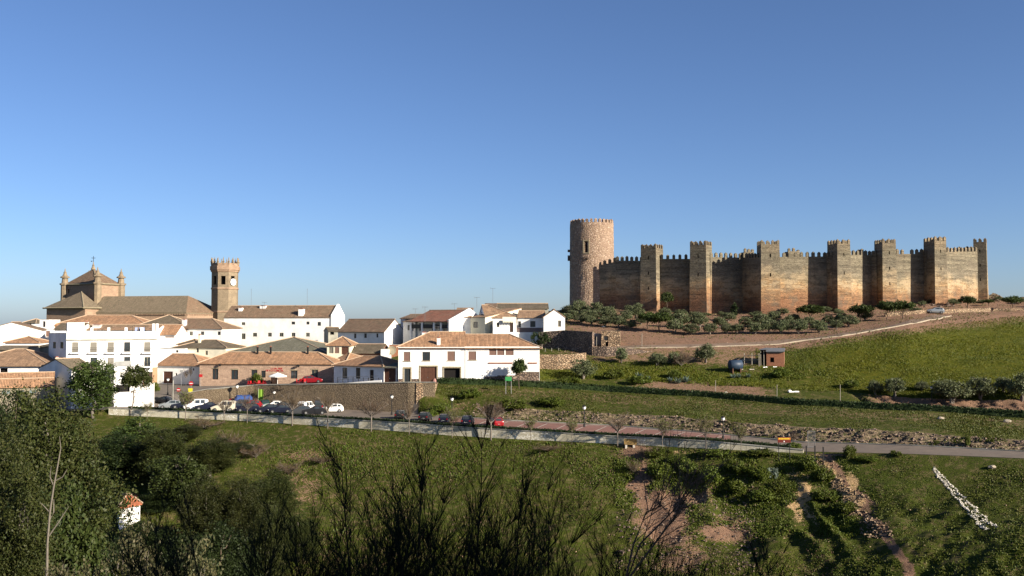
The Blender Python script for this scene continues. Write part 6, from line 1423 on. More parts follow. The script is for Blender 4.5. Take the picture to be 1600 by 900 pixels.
bb = [(610, 684, 9.4, 250, BR, 'tallest left broom, its thin top reaching the parapet'), (676, 660, 10.2, 240, BR, 'slender broom with the highest tips, left of centre'), (748, 672, 9.8, 250, BR, 'dense broom brush just left of the picture centre'), (826, 738, 9.2, 230, BR, 'spreading broom right of the picture centre'),
      (640, 780, 8.2, 200, BD, 'low dense broom at bottom centre-left'), (770, 815, 8.2, 200, BR, 'low broom at bottom centre'),
      (470, 738, 9.4, 250, BD, 'darkest bushy broom on the left side'), (400, 785, 8.9, 230, BD, 'broad dark broom at the wood edge'), (325, 835, 8.4, 200, BD, 'leftmost broom over the oaks'), (545, 815, 8.2, 210, BD, 'low broom between the two tall left ones'),
      (925, 775, 9.0, 210, BR, 'dense dark broom right of the spreading one'), (880, 825, 8.0, 220, BD, 'low dark broom in the bottom right-centre'), (1035, 815, 8.8, 210, BD, 'rightmost dark broom low over the red earth'), (1150, 868, 8.2, 190, BD, 'small broom tips at the bottom right')]
for px, top, d, w, K, lb in bb:
    a = ray(px, 850)[0]; zb = T(a * d, d) - .1; h = zof(top, d) - zb
    K.at((a * d, d, zb), h, h * K.W / K.H * min(1.0, w / 230), lb + ' of the foreground', cat='broom bush', group='dark broom bushes in the foreground', sink=0)
def redtwig():
    d = 7.6; a = ray(985, 850)[0]; p = Vector((a * d, d, T(a * d, d))); e = empty('leafless_shrub', 'leafless reddish-brown branch arching right over the red earth in the foreground', 'shrub', p); rr = random.Random(9); m = MB()
    def at(px, py): return P(px, py, d) - p
    def br(pts, r, lvl):
        m.tube(pts, [r * (1 - .7 * i / (len(pts) - 1)) for i in range(len(pts))], 4, False)
        if lvl:
            for k in range(9):
                f = rr.uniform(.3, 1); i = min(int(f * (len(pts) - 1)), len(pts) - 2); q = pts[i] + (pts[i + 1] - pts[i]) * (f * (len(pts) - 1) - i); dd = (pts[-1] - pts[0]).normalized() + Vector((rr.gauss(0, .5), rr.gauss(0, .5), rr.gauss(.2, .4))); L = rr.uniform(.12, .32) * (1.2 if lvl > 1 else .7); br([q, q + dd * L * .5 + Vector((0, 0, .02)), q + dd * L], r * .4, lvl - 1)
    for l in ([(960, 960), (1000, 850), (1050, 800), (1092, 785)], [(985, 900), (1030, 840), (1060, 800), (1068, 772)], [(970, 940), (990, 850), (1010, 800), (1035, 790)]): br([at(*q) for q in l], .010, 2)
    m.build('branches', 'dry_twig', e, False, fix=False)
redtwig()
# ------------------------------------------------------------------ ground cover
def scatter(name, mat, n, px0, px1, s0, s1, w, h, rng, dens=None, label=None, clump=2.0):
    px = rng.uniform(px0, px1, n * 3); s = rng.uniform(s0, s1, n * 3)
    D, Z = colinterp(px); k = np.minimum(s.astype(int), NS - 2); r = np.arange(len(px)); d = D[r, k] * (1 - (s - k)) + D[r, k + 1] * (s - k); x = (px - 800) / F * d
    nz = vnoise(x / 3.1, d / 2.3, 41) + .6 * vnoise(x / 1.1, d / .9, 42) + .8 * vnoise(x / 11, d / 8, 43)
    keep = rng.uniform(-.5, .5, len(px)) * .9 < nz * clump * .5 + (dens(px, s, d) if dens is not None else 0)
    zz_ = D[r, k] * 0 + Z[r, k] * (1 - (s - k)) + Z[r, k + 1] * (s - k)
    keep &= ~((s < 6) & (rng.uniform(.15, .75, len(px)) < soilmask(px, 505 - zz_ / d * F)))
    x, d = x[keep][:n], d[keep][:n]; z = terr(x, d)[0]; m = len(x)
    hh = h * rng.uniform(.5, 1.3, m) * (1 + .8 * vnoise(x / 3.2, d / 3.2, 44) + 1.0 * vnoise(x / 14, d / 10, 45)); ww = w * rng.uniform(.6, 1.4, m); an = rng.uniform(0, math.pi, m); lean = rng.normal(0, .35, (m, 2)) * hh[:, None]
    t = np.stack([np.cos(an) * ww, np.sin(an) * ww, np.zeros(m)], 1) * .5; b = np.stack([x, d, z - .05], 1); tp = np.stack([x + lean[:, 0], d + lean[:, 1], z + hh], 1)
    v = np.stack([b - t, b + t, tp + t * .7, tp - t * .7], 1).reshape(-1, 3).astype(np.float32); o = rawquads(name, v, mat); o['kind'] = 'stuff'
    if label: o['label'] = label; o['category'] = 'grass'
    return o
rng = np.random.default_rng(5)
red = lambda px, s, d: np.where((px > 985) & (px < 1130), -.35, 0) + np.where((px > 400) & (px < 560), -.2, 0)
scatter('grass', 'grass_blade', 70000, 200, 1680, 4.0, 5.97, .13, .10, rng, None, 'short spring grass and weeds on the slope below the road')
scatter('grass', 'meadow_blade', 90000, 1180, 1700, 11.1, 12.93, .14, .13, rng, lambda px, s, d: .35 + np.clip((px - 1330) / 200, -1, 0) * .6, 'tall yellow-green grass of the castle meadow')
scatter('grass', 'meadow_blade', 22000, 840, 1300, 10.9, 12.4, .15, .16, rng, None, 'flowering weeds on the plot above the long hedge')
scatter('grass', 'grass_blade', 44000, 655, 1700, 8.1, 9.97, .13, .12, rng, lambda px, s, d: np.where(s < 9.05, -.4, .1), 'grass and weeds on the bank between the rock cut and the hedge')
scatter('grass', 'scrub_leaf', 20000, 960, 1340, 4.6, 5.95, .14, .2, rng, None, 'leafy green weeds on the gullied bank', 3.2)
scatter('grass', 'scrub_leaf', 9000, 200, 960, 5.3, 5.97, .12, .14, rng, None, 'leafy green weeds scattered on the slope under the parapet', 4.0)
scatter('grass', 'dry_twig', 12000, 340, 1300, 4.0, 5.95, .10, .14, rng, None, 'dry brown stalks among the slope grass', 3.0)
scatter('grass', 'dry_twig', 9000, 870, 1680, 12.8, 14.6, .14, .14, rng, None, 'dry weeds on the bare soil of the castle mound', 2.5)
scatter('grass', 'grass_blade', 8000, 870, 1620, 12.9, 14.7, .18, .16, rng, None, 'sparse green weeds on the castle mound', 4.0)
def stones(name, mat, pts, label, smin, smax, rng, kind='stuff'):
    base = np.array([(1, 0, 0), (-1, 0, 0), (0, 1, 0), (0, -1, 0), (0, 0, 1), (0, 0, -1)], float); fc = np.array([(0, 2, 4), (2, 1, 4), (1, 3, 4), (3, 0, 4), (2, 0, 5), (1, 2, 5), (3, 1, 5), (0, 3, 5)])
    V = []; Fc = []
    for p in pts:
        s = rng.uniform(smin, smax); q = base * rng.uniform(.6, 1.4, (6, 1)) * (s, s * .8, s * .6) + rng.normal(0, .12 * s, (6, 3)); a = rng.uniform(0, 6.28); c_, s_ = math.cos(a), math.sin(a)
        q = np.stack([q[:, 0] * c_ - q[:, 1] * s_, q[:, 0] * s_ + q[:, 1] * c_, q[:, 2]], 1) + np.array(p) + (0, 0, s * .15); Fc += [tuple(int(i) for i in f + len(V) * 6) for f in fc]; V.append(q)
    m = MB(); m.v = [tuple(v) for v in np.concatenate(V)]; m.f = Fc; o = m.build(name, mat, fix=False); o['kind'] = kind
    if label: o['label'] = label; o['category'] = 'stones'
    return o
def spts(n, px0, px1, s0, s1, rng, fn=None):
    px = rng.uniform(px0, px1, n); s = rng.uniform(s0, s1, n); D, Z = colinterp(px); k = s.astype(int); r = np.arange(n); d = D[r, k] * (1 - (s - k)) + D[r, k + 1] * (s - k); x = (px - 800) / F * d
    if fn is not None: q = fn(px, s, x, d); x, d = x[q], d[q]
    return np.stack([x, d, terr(x, d)[0]], 1)
stones('scattered_stones', 'dry_stone', spts(260, 380, 1640, 4.1, 5.9, rng), 'small pale stones scattered over the grass slope', .05, .16, rng)
stones('scattered_stones', 'dark_rubble', spts(900, 960, 1180, 4.0, 5.5, rng), 'reddish stones of the earth slide', .08, .25, rng)
stones('scattered_stones', 'dark_rubble', spts(700, 880, 1640, 12.9, 14.5, rng), 'brown stones on the castle mound', .08, .26, rng)
stones('rock_outcrop', 'dark_rubble', spts(1300, 740, 1700, 8.05, 8.95, rng), 'jagged tan rocks of the road cut', .10, .36, rng)
stones('rock_outcrop', 'dry_stone', spts(160, 770, 1700, 8.1, 8.95, rng), 'pale broken slabs in the road cut', .10, .3, rng)
P_ = []
for i in range(480):
    f = rng.uniform(0, 1) ** .9; yy = 722 + f * 120; p = hit(1292 + (yy - 718) * .62 + 22 * float(vnoise(yy / 21.0, 0.0, 77)) + rng.normal(0, 6 + f * 7), yy); P_.append(tuple(p))
stones('gully_stones', 'dry_stone', P_, 'ochre stones lying in the gully below the gate posts', .08, .26, rng)
P_ = []
for i in range(620):
    f = rng.uniform(0, 1); w = 1.5 + f * 15; q = (-.5 if rng.uniform() < .6 else .5) * (1 if rng.uniform() < .7 else rng.uniform(0, 1)) + rng.normal(0, .07); q += .12 * math.sin(f * 40); p = hit(1458 + f * 84 + q * w + 5 * f * f, 733 + f * 94 - q * 4); P_.append(tuple(p))
stones('white_rubble', 'stone_pale', P_, 'streak of white rubble running down the right slope', .06, .18, rng)
P_ = []
for i in range(190): px = rng.uniform(1484, 1562); P_.append(tuple(hit(px, 462 + rng.uniform(-1, 9))))
stones('castle_rocks', 'retaining_stone', P_, 'rocks under the right end of the castle', .3, 1.1, rng)
P_ = [tuple(hit(rng.uniform(1340, 1500), 474 + rng.uniform(-6, 6))) for i in range(130)]
stones('castle_rocks', 'dark_rubble', P_, 'rocks below the middle castle towers', .2, .8, rng)
for px, py, s, lb in ((1470, 655, .45, 'pale boulder in the grass below the long hedge'), (1574, 660, .5, 'flat pale boulder near the right end of the hedge slope'), (1550, 732, .4, 'small boulder in the grass right of the white rubble streak')):
    p = hit(px, py); bm = bmesh.new(); bmesh.ops.create_icosphere(bm, subdivisions=2, radius=s); r_ = random.Random(px)
    for v in bm.verts: v.co = Vector((v.co.x * 1.25, v.co.y, v.co.z * .62)) * (1 + r_.uniform(-.14, .14))
    me = bpy.data.meshes.new('boulder'); bm.to_mesh(me); bm.free(); boxuv(me); me.materials.append(MATS['kerb_stone']); tag(place('boulder', me, None, (p.x, p.y, p.z + s * .25)), lb, 'boulder')
# ------------------------------------------------------------------ cars
SECT = {
 'hatch': [(-2.0, .38, .74, .80, .68, .52), (-1.93, .26, .90, .97, .80, .60), (-1.55, .2, .94, 1.36, .84, .60), (-.9, .2, .94, 1.46, .85, .63), (.05, .2, .93, 1.45, .85, .63), (.85, .2, .91, .99, .85, .70), (1.45, .2, .82, .87, .83, .70), (1.9, .25, .70, .74, .77, .62), (2.0, .36, .60, .63, .70, .55)],
 'saloon': [(-2.2, .38, .78, .82, .70, .56), (-2.12, .26, .92, .97, .80, .62), (-1.5, .2, .94, 1.03, .84, .66), (-.95, .2, .94, 1.38, .85, .60), (-.1, .2, .93, 1.42, .85, .62), (.75, .2, .91, .99, .85, .68), (1.5, .2, .82, .87, .83, .70), (2.05, .25, .70, .74, .77, .62), (2.15, .36, .60, .63, .70, .55)],
 'van': [(-2.1, .38, 1.0, 1.55, .78, .66), (-2.05, .26, 1.02, 1.75, .84, .70), (-1.6, .2, 1.02, 1.83, .86, .72), (-.7, .2, 1.02, 1.84, .86, .72), (.2, .2, 1.0, 1.80, .86, .71), (1.0, .2, .98, 1.08, .86, .74), (1.5, .2, .88, .94, .84, .72), (1.95, .25, .72, .76, .78, .64), (2.05, .36, .60, .63, .70, .56)],
}
def make_car(kind, paint, label):
    S = SECT[kind]; e = empty('parked_' + ('van' if kind == 'van' else 'car'), label, 'van' if kind == 'van' else 'car'); m = MB()
    for x, zl, zb, zt, hw, ht in S:
        m.v += [(x, -hw * .94, zl), (x, -hw, (zl + zb) / 2), (x, -hw * .98, zb), (x, -ht, zt), (x, ht, zt), (x, hw * .98, zb), (x, hw, (zl + zb) / 2), (x, hw * .94, zl)]
    for i in range(len(S) - 1):
        for k in range(8): a = i * 8 + k; b = i * 8 + (k + 1) % 8; m.f.append((a, b, b + 8, a + 8))
    m.f.append(tuple(range(8))[::-1]); m.f.append(tuple(range((len(S) - 1) * 8, len(S) * 8))); m.build('body', paint, e)
    def sidep(i, f, g, sgn):      # point on the glass band of station pair i, f along, g up
        a, b = S[i], S[i + 1]; L = lambda k: a[k] * (1 - f) + b[k] * f; x, zb, zt, hw, ht = L(0), L(2), L(3), L(4) * .98, L(5)
        return (x, sgn * (hw + (ht - hw) * g + .012), zb + (zt - zb) * g)
    g = MB(); i0 = 2 if kind != 'saloon' else 3
    for sgn in (-1, 1):
        for i, f0, f1 in ((i0, .1, .92), (i0 + 1, .06, .95), (i0 + 2 if kind != 'saloon' else i0 + 1, .04, .55)):
            if kind == 'saloon' and i == i0 + 1 and f1 == .55: continue
            g.poly([sidep(i, f0, .14, sgn), sidep(i, f1, .14, sgn), sidep(i, f1, .88 if i < i0 + 2 else .75, sgn), sidep(i, f0, .88, sgn)])
    def endp(i, f, y, up=.014):
        a, b = S[i], S[i + 1]; return (a[0] * (1 - f) + b[0] * f, y * (a[5] * (1 - f) + b[5] * f), (a[3] * (1 - f) + b[3] * f) + up)
    fi = 4; g.poly([endp(fi, .08, -.86, .02), endp(fi, .08, .86, .02), endp(fi, .92, .88, .02), endp(fi, .92, -.88, .02)])
    ri = {'hatch': 1, 'saloon': 2, 'van': 0}[kind]
    if kind == 'van': x = S[0][0] - .012; g.poly([(x, -.6, 1.08), (x, .6, 1.08), (x, .58, 1.48), (x, -.58, 1.48)])
    else: g.poly([endp(ri, .12, -.84, .02), endp(ri, .12, .84, .02), endp(ri, .9, .86, .02), endp(ri, .9, -.86, .02)])
    g.build('windows', 'glass', e, fix=False)
    xf, xr = S[-1][0] - .02, S[0][0] + .02
    for s in (-1, 1):
        q = MB(); q.box(xf - .1, xf + .035, s * .58 - .13, s * .58 + .13, .58, .69); q.build('headlight', 'lamp_clear', e)
        q = MB(); q.box(xr - .035, xr + .1, s * .62 - .1, s * .62 + .1, .68, .84 if kind != 'van' else 1.0); q.build('tail_light', 'lamp_red', e)
        for x in (S[0][0] * .62, S[-1][0] * .64):
            w = MB(); n = 14
            for rr_, yy in ((.31, -.09), (.31, .09)): w.v += [(x + rr_ * math.cos(6.2832 * k / n), s * .79 + yy, .31 + rr_ * math.sin(6.2832 * k / n)) for k in range(n)]
            w.f = [tuple(range(n)), tuple(range(n, 2 * n))] + [(k, (k + 1) % n, (k + 1) % n + n, k + n) for k in range(n)]; o = w.build('wheel', 'tyre', e)
            w = MB(); w.v = [(x + .18 * math.cos(6.2832 * k / 10), s * .887, .31 + .18 * math.sin(6.2832 * k / 10)) for k in range(10)]; w.f = [tuple(range(10))]; w.build('rim', 'steel', o)
    q = MB(); q.box(xr - .02, xr + .05, -.26, .26, .48, .6); q.build('number_plate', 'white_paint', e); return e
def park(kind, paint, px, d, deg, label):
    """deg: heading of the front, 0 = to the right in the picture, 90 = away from us"""
    c = make_car(kind, paint, label); p = gnd(px, d); u = Vector((math.cos(R(deg)), math.sin(R(deg)), 0)); z0 = T(p.x - u.x * 1.4, p.y - u.y * 1.4); z1 = T(p.x + u.x * 1.4, p.y + u.y * 1.4)
    c.location = (p.x, p.y, (z0 + z1) / 2 + .035); c.rotation_euler = (0, -math.atan2(z1 - z0, 2.8), R(deg)); c['group'] = 'cars parked in the town'; return c
park('hatch', 'car_red', 488.5, 187.2, 3, 'red hatchback on the terrace before the right end of the restaurant')
park('hatch', 'car_silver', 267, 172.5, 197, 'silver-blue hatchback just behind the left end of the parapet hedge')
park('saloon', 'car_blue', 287, 173, 200, 'dark blue car half hidden between silver hatchback and white van')
park('van', 'car_white', 306, 171, 205, 'white high-roofed van with three side windows near the left lamp')
park('saloon', 'car_black', 256, 180, 170, 'black car higher up the street below the hotel door')
park('saloon', 'car_blue', 324, 170.5, 200, 'dark blue car behind the hedge right of the white high-roofed van')
park('van', 'car_cream', 349.5, 169, 190, 'cream minivan standing left of the dark blue cars')
park('hatch', 'car_blue', 369, 169.5, 195, 'dark blue hatchback right of the cream minivan, its roof above the hedge')
park('hatch', 'car_blue', 388, 169, 195, 'second dark hatchback right of the cream minivan')
park('hatch', 'car_red', 392, 176, 200, 'bright red hatchback behind the cream minivan')
park('hatch', 'car_grey', 374, 177, 195, 'dark grey hatchback left of the bright red one')
park('saloon', 'car_red', 362, 180, 190, 'dull red car at the retaining wall behind the cream minivan')
park('hatch', 'car_green', 414, 178, 110, 'dark green hatchback beside the white one in the back row')
park('hatch', 'car_white', 428, 175, 205, 'white hatchback in the middle of the car park')
park('saloon', 'car_black', 440, 174.5, 200, 'black car directly right of the white hatchback')
park('hatch', 'car_blue', 419, 168, 195, 'navy hatchback roof showing above the hedge below the white hatchback')
park('hatch', 'car_blue', 438, 167.5, 195, 'navy hatchback second from left above the middle hedge')
park('van', 'car_white', 481, 171, 70, 'boxy white van seen from behind below the red terrace car')
park('hatch', 'car_grey', 469, 165.5, 195, 'grey hatchback low behind the hedge below the boxy white van')
park('saloon', 'car_black', 491, 166, 195, 'black car low behind the hedge right of the boxy white van')
park('van', 'car_grey', 499, 174, 100, 'dark grey van against the retaining wall right of the boxy white one')
park('hatch', 'car_white', 519, 170.5, 195, 'white hatchback at the right end of the car park row')
park('hatch', 'car_black', 628, 160.6, 84, 'leftmost black car on the parking bays below the big white house')
park('hatch', 'car_black', 665, 158.2, 84, 'second black car from left on the parking bays')
park('hatch', 'car_blue', 696, 155.8, 84, 'third dark car from left on the parking bays')
park('hatch', 'car_blue', 731, 153.8, 84, 'last dark car on the bays just left of the red one')
park('hatch', 'car_red', 773, 152.0, 112, 'bright red hatchback alone on the red bays behind a bare tree')
c = park('hatch', 'car_silver', 1464, 257, 170, 'light car parked in the gap of the roadside wall below the castle'); p = hit(1464, 490.5); c.location = (p.x, p.y + 1, T(p.x, p.y + 1) + .02)
def tarp():
    p = gnd(381, 179.5); e = empty('covered_trailer', 'trailer under a bright blue tarpaulin behind the red hatchback', 'trailer', p, R(200)); m = MB(); n = 8
    for x in (-1.6, -1.2, 1.2, 1.6):
        k = .8 if abs(x) > 1.5 else 1; m.v += [(x, -1.0 * k, .5), (x, -1.02 * k, 1.3), (x, -.7 * k, 1.95 * k), (x, 0, 2.15 * k), (x, .7 * k, 1.95 * k), (x, 1.02 * k, 1.3), (x, 1.0 * k, .5)]
    for i in range(3): m.f += [(i * 7 + k, i * 7 + (k + 1) % 7, (i + 1) * 7 + (k + 1) % 7, (i + 1) * 7 + k) for k in range(7)]
    m.f += [tuple(range(7)), tuple(range(21, 28))]; m.build('tarpaulin', 'tarp_blue', e)
    for s in (-1, 1): m = MB(); m.lathe([(.32, -.1), (.32, .1)], (0, 0, 0), 12); o = m.build('wheel', 'tyre', e); o.rotation_euler = (R(90), 0, 0); o.location = (0, s * .8, .32)
    m = MB(); m.box(-1.6, 1.6, -.9, .9, .38, .5); m.tube([(1.6, 0, .45), (2.6, 0, .4)], .05, 5); m.build('chassis', 'rust', e)
tarp()
def lime():
    p = gnd(404, 181.4); e = empty('lime_banner', 'tall lime-green banner on a post against the retaining wall', 'banner', p); m = MB(); m.tube([(0, 0, 0), (0, 0, 3.4)], .04, 6); m.build('post', 'steel', e); m = MB()
    n = 6
    for i in range(n + 1): x = .06 + .9 * i / n; y = .06 * math.sin(i * 1.9); m.v += [(x, y, 1.0), (x, y, 3.1), (x, y + .03, 3.1), (x, y + .03, 1.0)]
    for i in range(n): m.f += [(i * 4 + k, i * 4 + (k + 1) % 4, (i + 1) * 4 + (k + 1) % 4, (i + 1) * 4 + k) for k in range(4)]
    m.f += [(0, 1, 2, 3), (n * 4 + 3, n * 4 + 2, n * 4 + 1, n * 4)]; m.build('cloth', 'lime_cover', e)
lime()
# ------------------------------------------------------------------ lamps
def lamp(H):
    e = empty('street_lamp', '', 'street lamp'); m = MB(); m.lathe([(.14, 0), (.14, .5), (.07, .62), (.055, H - .55)], (0, 0, 0), 8); m.build('pole', 'dark_metal', e)
    m = MB(); m.lathe([(.10, H - .55), (.17, H - .48), (.24, H - .1), (.20, H - .05)], (0, 0, 0), 8); m.build('lantern', 'lamp_globe', e); m = MB(); m.lathe([(.28, H - .05), (.2, H + .08), (.05, H + .22)], (0, 0, 0), 8); m.build('lamp_cap', 'dark_metal', e); return e
lp = lamp(3.6); first = [True]
for px, base, d, top, lb in ((612, 649, None, 616, 'street lamp against the retaining wall left of its lit end'), (706, 652, None, 620, 'street lamp above the row of dark parked cars'), (913, 668, None, 633, 'street lamp at the kerb before the rocky bank, mid right'), (1130, 686, None, 650, 'street lamp at the right end of the parking bays'), (492, 637, None, 607, 'street lamp before the retaining wall below the red car'), (262, 617, None, 590, 'black street lamp in front of the arched brown door'), (1455, 636, 162, 611, 'lone street lamp above the long hedge before the red bank'), (370, 634, None, 600, 'street lamp behind the cream minivan'), (428, 636, None, 610, 'slim lamp behind the white hatchback')):
    p = gnd(px, d) if d else hit(px, base); h = max(zof(top, p.y) - p.z, 2.6)
    put(lp, first, p, 0, (1.2, 1.2, h / 3.8), '', lb, 'street lamp', 'street lamps')
def sign(px, d, py, kind, label, h=None, w=.3):
    p = gnd(px, d); z = zof(py, d) - p.z; e = empty('road_sign', label, 'sign', p); m = MB(); m.tube([(0, .04, 0), (0, .04, z + .2)], .035, 6); m.build('post', 'steel', e)
    if kind == 'round':
        def disc(r, y0, y1, mt, nm, par): m = MB(); n = 20; m.v = [(r * math.cos(6.2832 * k / n), y, z + r * math.sin(6.2832 * k / n)) for y in (y0, y1) for k in range(n)]; m.f = [tuple(range(n)), tuple(range(n, 2 * n))[::-1]] + [(k, (k + 1) % n, (k + 1) % n + n, k + n) for k in range(n)]; return m.build(nm, mt, par)
        o = disc(w, -.02, .02, 'red_paint', 'plate', e); m = MB(); m.box(-w * .7, w * .7, -.03, -.022, z - .06, z + .06); m.build('bar', 'white_paint', o)
    else: m = MB(); m.box(-w, w, -.02, .02, z - w * .8, z + w * .8); m.build('plate', kind, e)
    return e
sign(299, 184, 599, 'round', 'round no-entry sign at the top of the street by the restaurant', w=.42)
sign(279.5, 181, 609, 'round', 'lower round no-entry sign beside the parked cars', w=.36)
sign(314, 189.2, 587, 'red_paint', 'dark red sign on a post at the left corner of the restaurant', w=.34)
sign(298, 181.5, 609.5, 'sign_yellow', 'yellow square sign below the upper no-entry sign', w=.42)
sign(283.5, 192, 580, 'grey_plaster', 'grey sign on a thin post before the arched-door house', w=.3)
def utility():
    p = gnd(271, 178); e = empty('striped_post', 'tall pale post beside the street between the lamp and the no-entry sign', 'post', p); m = MB(); m.tube([(0, 0, 0), (0, 0, zof(594, 178) - p.z)], .09, 7); m.build('post_shaft', 'concrete', e)
utility()
# ------------------------------------------------------------------ terrace of the restaurant
def parasol():
    p = gnd(434, 186.3); z = zof(588, 186.3) - p.z; e = empty('parasol', 'wide white parasol over the restaurant door', 'parasol', p); m = MB(); m.tube([(0, 0, 0), (0, 0, z + .75)], .04, 6); m.build('pole', 'white_paint', e); m = MB(); n = 8
    m.v = [(0, 0, z + .75)] + [(1.75 * math.cos(6.2832 * k / n), 1.75 * math.sin(6.2832 * k / n), z + .12) for k in range(n)] + [(1.78 * math.cos(6.2832 * k / n), 1.78 * math.sin(6.2832 * k / n), z - .08) for k in range(n)]
    m.f = [(0, 1 + k, 1 + (k + 1) % n) for k in range(n)] + [(1 + k, 1 + n + k, 1 + n + (k + 1) % n, 1 + (k + 1) % n) for k in range(n)]; m.build('canopy', 'white_paint', e, fix=False); m = MB(); m.lathe([(.35, 0), (.35, .1), (.06, .14)], (0, 0, 0), 10); m.build('base', 'concrete', e)
parasol()
def chair():
    e = empty('terrace_chair', '', 'chair'); m = MB(); m.box(-.22, .22, -.22, .22, .42, .47); m.build('seat', 'red_paint', e); m = MB(); m.box(-.22, .22, .2, .25, .48, .9); m.build('backrest', 'red_paint', e)
    for x in (-.2, .2):
        for y in (-.2, .2): m = MB(); m.tube([(x, y, 0), (x, y, .42)], .02, 4); m.build('leg', 'red_paint', e)
    return e
ch = chair(); f_ = [True]
for i, (px, d) in enumerate(((389, 186), (394, 186.2), (399, 185.8), (404, 186.1), (409, 185.9), (414, 186.2), (466, 186), (471, 186.2), (475, 185.9))):
    put(ch, f_, gnd(px, d), i * 1.3, 1.15, '', ('red terrace chair under the bushy plant left of the restaurant door' if i < 6 else 'red terrace chair between the parasol and the red car'), 'chair', 'red chairs left of the restaurant door' if i < 6 else 'red chairs between the parasol and the red car')
def table():
    p = gnd(401, 185.2); e = empty('terrace_table', 'small round terrace table among the red chairs', 'table', p); m = MB(); m.lathe([(.42, .72), (.42, .75)], (0, 0, 0), 14); m.build('tabletop', 'red_paint', e); m = MB(); m.tube([(0, 0, .02), (0, 0, .72)], .035, 6); m.lathe([(.25, 0), (.25, .03)], (0, 0, 0), 10); m.build('leg', 'dark_metal', e)
table()
GB.at(gnd(402, 188), 2.4, 2.9, 'bushy green plant over the red terrace chairs of the restaurant', cat='shrub'); 
p = gnd(243, 186); GB.at(p, 2.0, 2.2, 'rounded orange-green shrub beside the hotel doorway', cat='shrub')
def railing():
    ps = []
    for px in range(528, 600, 8): q = gnd(px, 178.8 - (px - 528) * .03); ps.append(q)
    e = empty('terrace_railing', 'grey metal hand railing before the low bluish-white house', 'railing', ps[0]); E0 = ps[0]; m = MB()
    for z in (.95, .5): m.tube([p - E0 + Vector((0, 0, z + .55)) for p in ps], .035, 5)
    m.build('rail', 'steel', e)
    for p in ps[::1]: m = MB(); q = p - E0; m.box(q.x - .05, q.x + .05, q.y - .05, q.y + .05, 0, 1.5); m.build('post', 'dark_metal', e)
    ribbon_wall('ramp_wall', 'white_plaster', [gnd(px, 179.4 - (px - 500) * .03) for px in range(500, 604, 8)], .2, .5, 'low white ramp wall behind the grey railing', 'wall', .3, hs=[.15 + .05 * i for i in range(13)])
railing()
# ------------------------------------------------------------------ person by the garage
def person():
    p = gnd(679.5, 175.2); p.z = T(p.x, p.y); e = empty('person', 'person in a pink top and grey trousers standing before the closed garage', 'person', p, R(10))
    me = bpy.data.meshes.new('person_body'); V = []; E = []; Rr = []
    def ad(x, y, z, r, j=None): V.append((x, y, z)); Rr.append(r); (E.append((j, len(V) - 1)) if j is not None else None); return len(V) - 1
    pel = ad(0, 0, .98, .15); ab = ad(0, .0, 1.12, .145, pel); chs = ad(0, 0, 1.36, .165, ab); nk = ad(0, -.01, 1.53, .06, chs); hd = ad(0, -.02, 1.66, .095, nk); ad(0, -.01, 1.76, .085, hd)
    for s in (-1, 1):
        a = ad(s * .18, 0, 1.45, .065, chs); b = ad(s * .25, .02, 1.18, .05, a); c = ad(s * .23, -.06, .93, .038, b); h_ = ad(s * .22, -.08, .86, .035, c); ad(s * .215, -.09, .79, .025, h_)
        a = ad(s * .09, 0, .88, .095, pel); b = ad(s * .11, -.01, .5, .065, a); c = ad(s * .12, .01, .1, .045, b); ad(s * .13, -.13, .04, .04, c)
    me.from_pydata(V, E, []); o = place('body', me, e); md = o.modifiers.new('skin', 'SKIN')
    for i, r in enumerate(Rr): me.skin_vertices[0].data[i].radius = (r, r)
    me.skin_vertices[0].data[0].use_root = True; o.modifiers.new('sub', 'SUBSURF').levels = 1; o.modifiers['sub'].render_levels = 2
    dg = bpy.context.evaluated_depsgraph_get(); ev = o.evaluated_get(dg); m2 = bpy.data.meshes.new_from_object(ev); o.modifiers.clear(); o.data = m2
    m2.materials.clear(); [m2.materials.append(MATS[k]) for k in ('skin', 'pink_cloth', 'grey_cloth', 'hair')]
    for f in m2.polygons:
        z = f.center.z; f.use_smooth = True; f.material_index = 3 if (z > 1.70 or (z > 1.6 and f.center.y > .01)) else 0 if z > 1.52 or (abs(f.center.x) > .17 and z < .98 and z > .7) else 1 if z > .98 else 2
person()
# ------------------------------------------------------------------ signs, posts and odds and ends on the slope
def board(px, d, py0, py1, w, mt, label, frame='steel', name='signboard'):
    p = gnd(px, d); z1 = zof(py0, d) - p.z; z0 = zof(py1, d) - p.z; e = empty(name, label, 'sign', p)
    for s in (-1, 1): m = MB(); m.tube([(s * w * .42, .05, -.2), (s * w * .42, .05, z1)], .05, 6); m.build('post', frame, e)
    m = MB(); m.box(-w / 2, w / 2, -.03, 0, max(z0, .3), z1); return e, m.build('panel', mt, e), max(z0, .3), z1
e, o, z0, z1 = board(794.5, 172.5, 588.5, 595, 1.15, 'sign_green', 'small green signboard on two posts before the big white house')
e, o, z0, z1 = board(1224, 129.0, 683.5, 691.5, 1.75, 'sign_dark', 'orange and dark red information board above the end of the parapet', 'dark_metal')
m = MB(); hgt = z1 - z0; m.box(-.83, .83, -.045, -.031, z0 + hgt * .55, z1 - .03); b = m.build('header', 'sign_orange', o)
m = MB(); r = random.Random(4)
for i in range(7): x = -.7 + i * .2; m.box(x, x + .13, -.056, -.046, z0 + hgt * .66, z0 + hgt * .84)
m.build('lettering', 'sign_yellow', b); m = MB(); m.box(-.08, .04, -.045, -.031, z0 + .08, z0 + .22); m.build('emblem', 'white_paint', o)
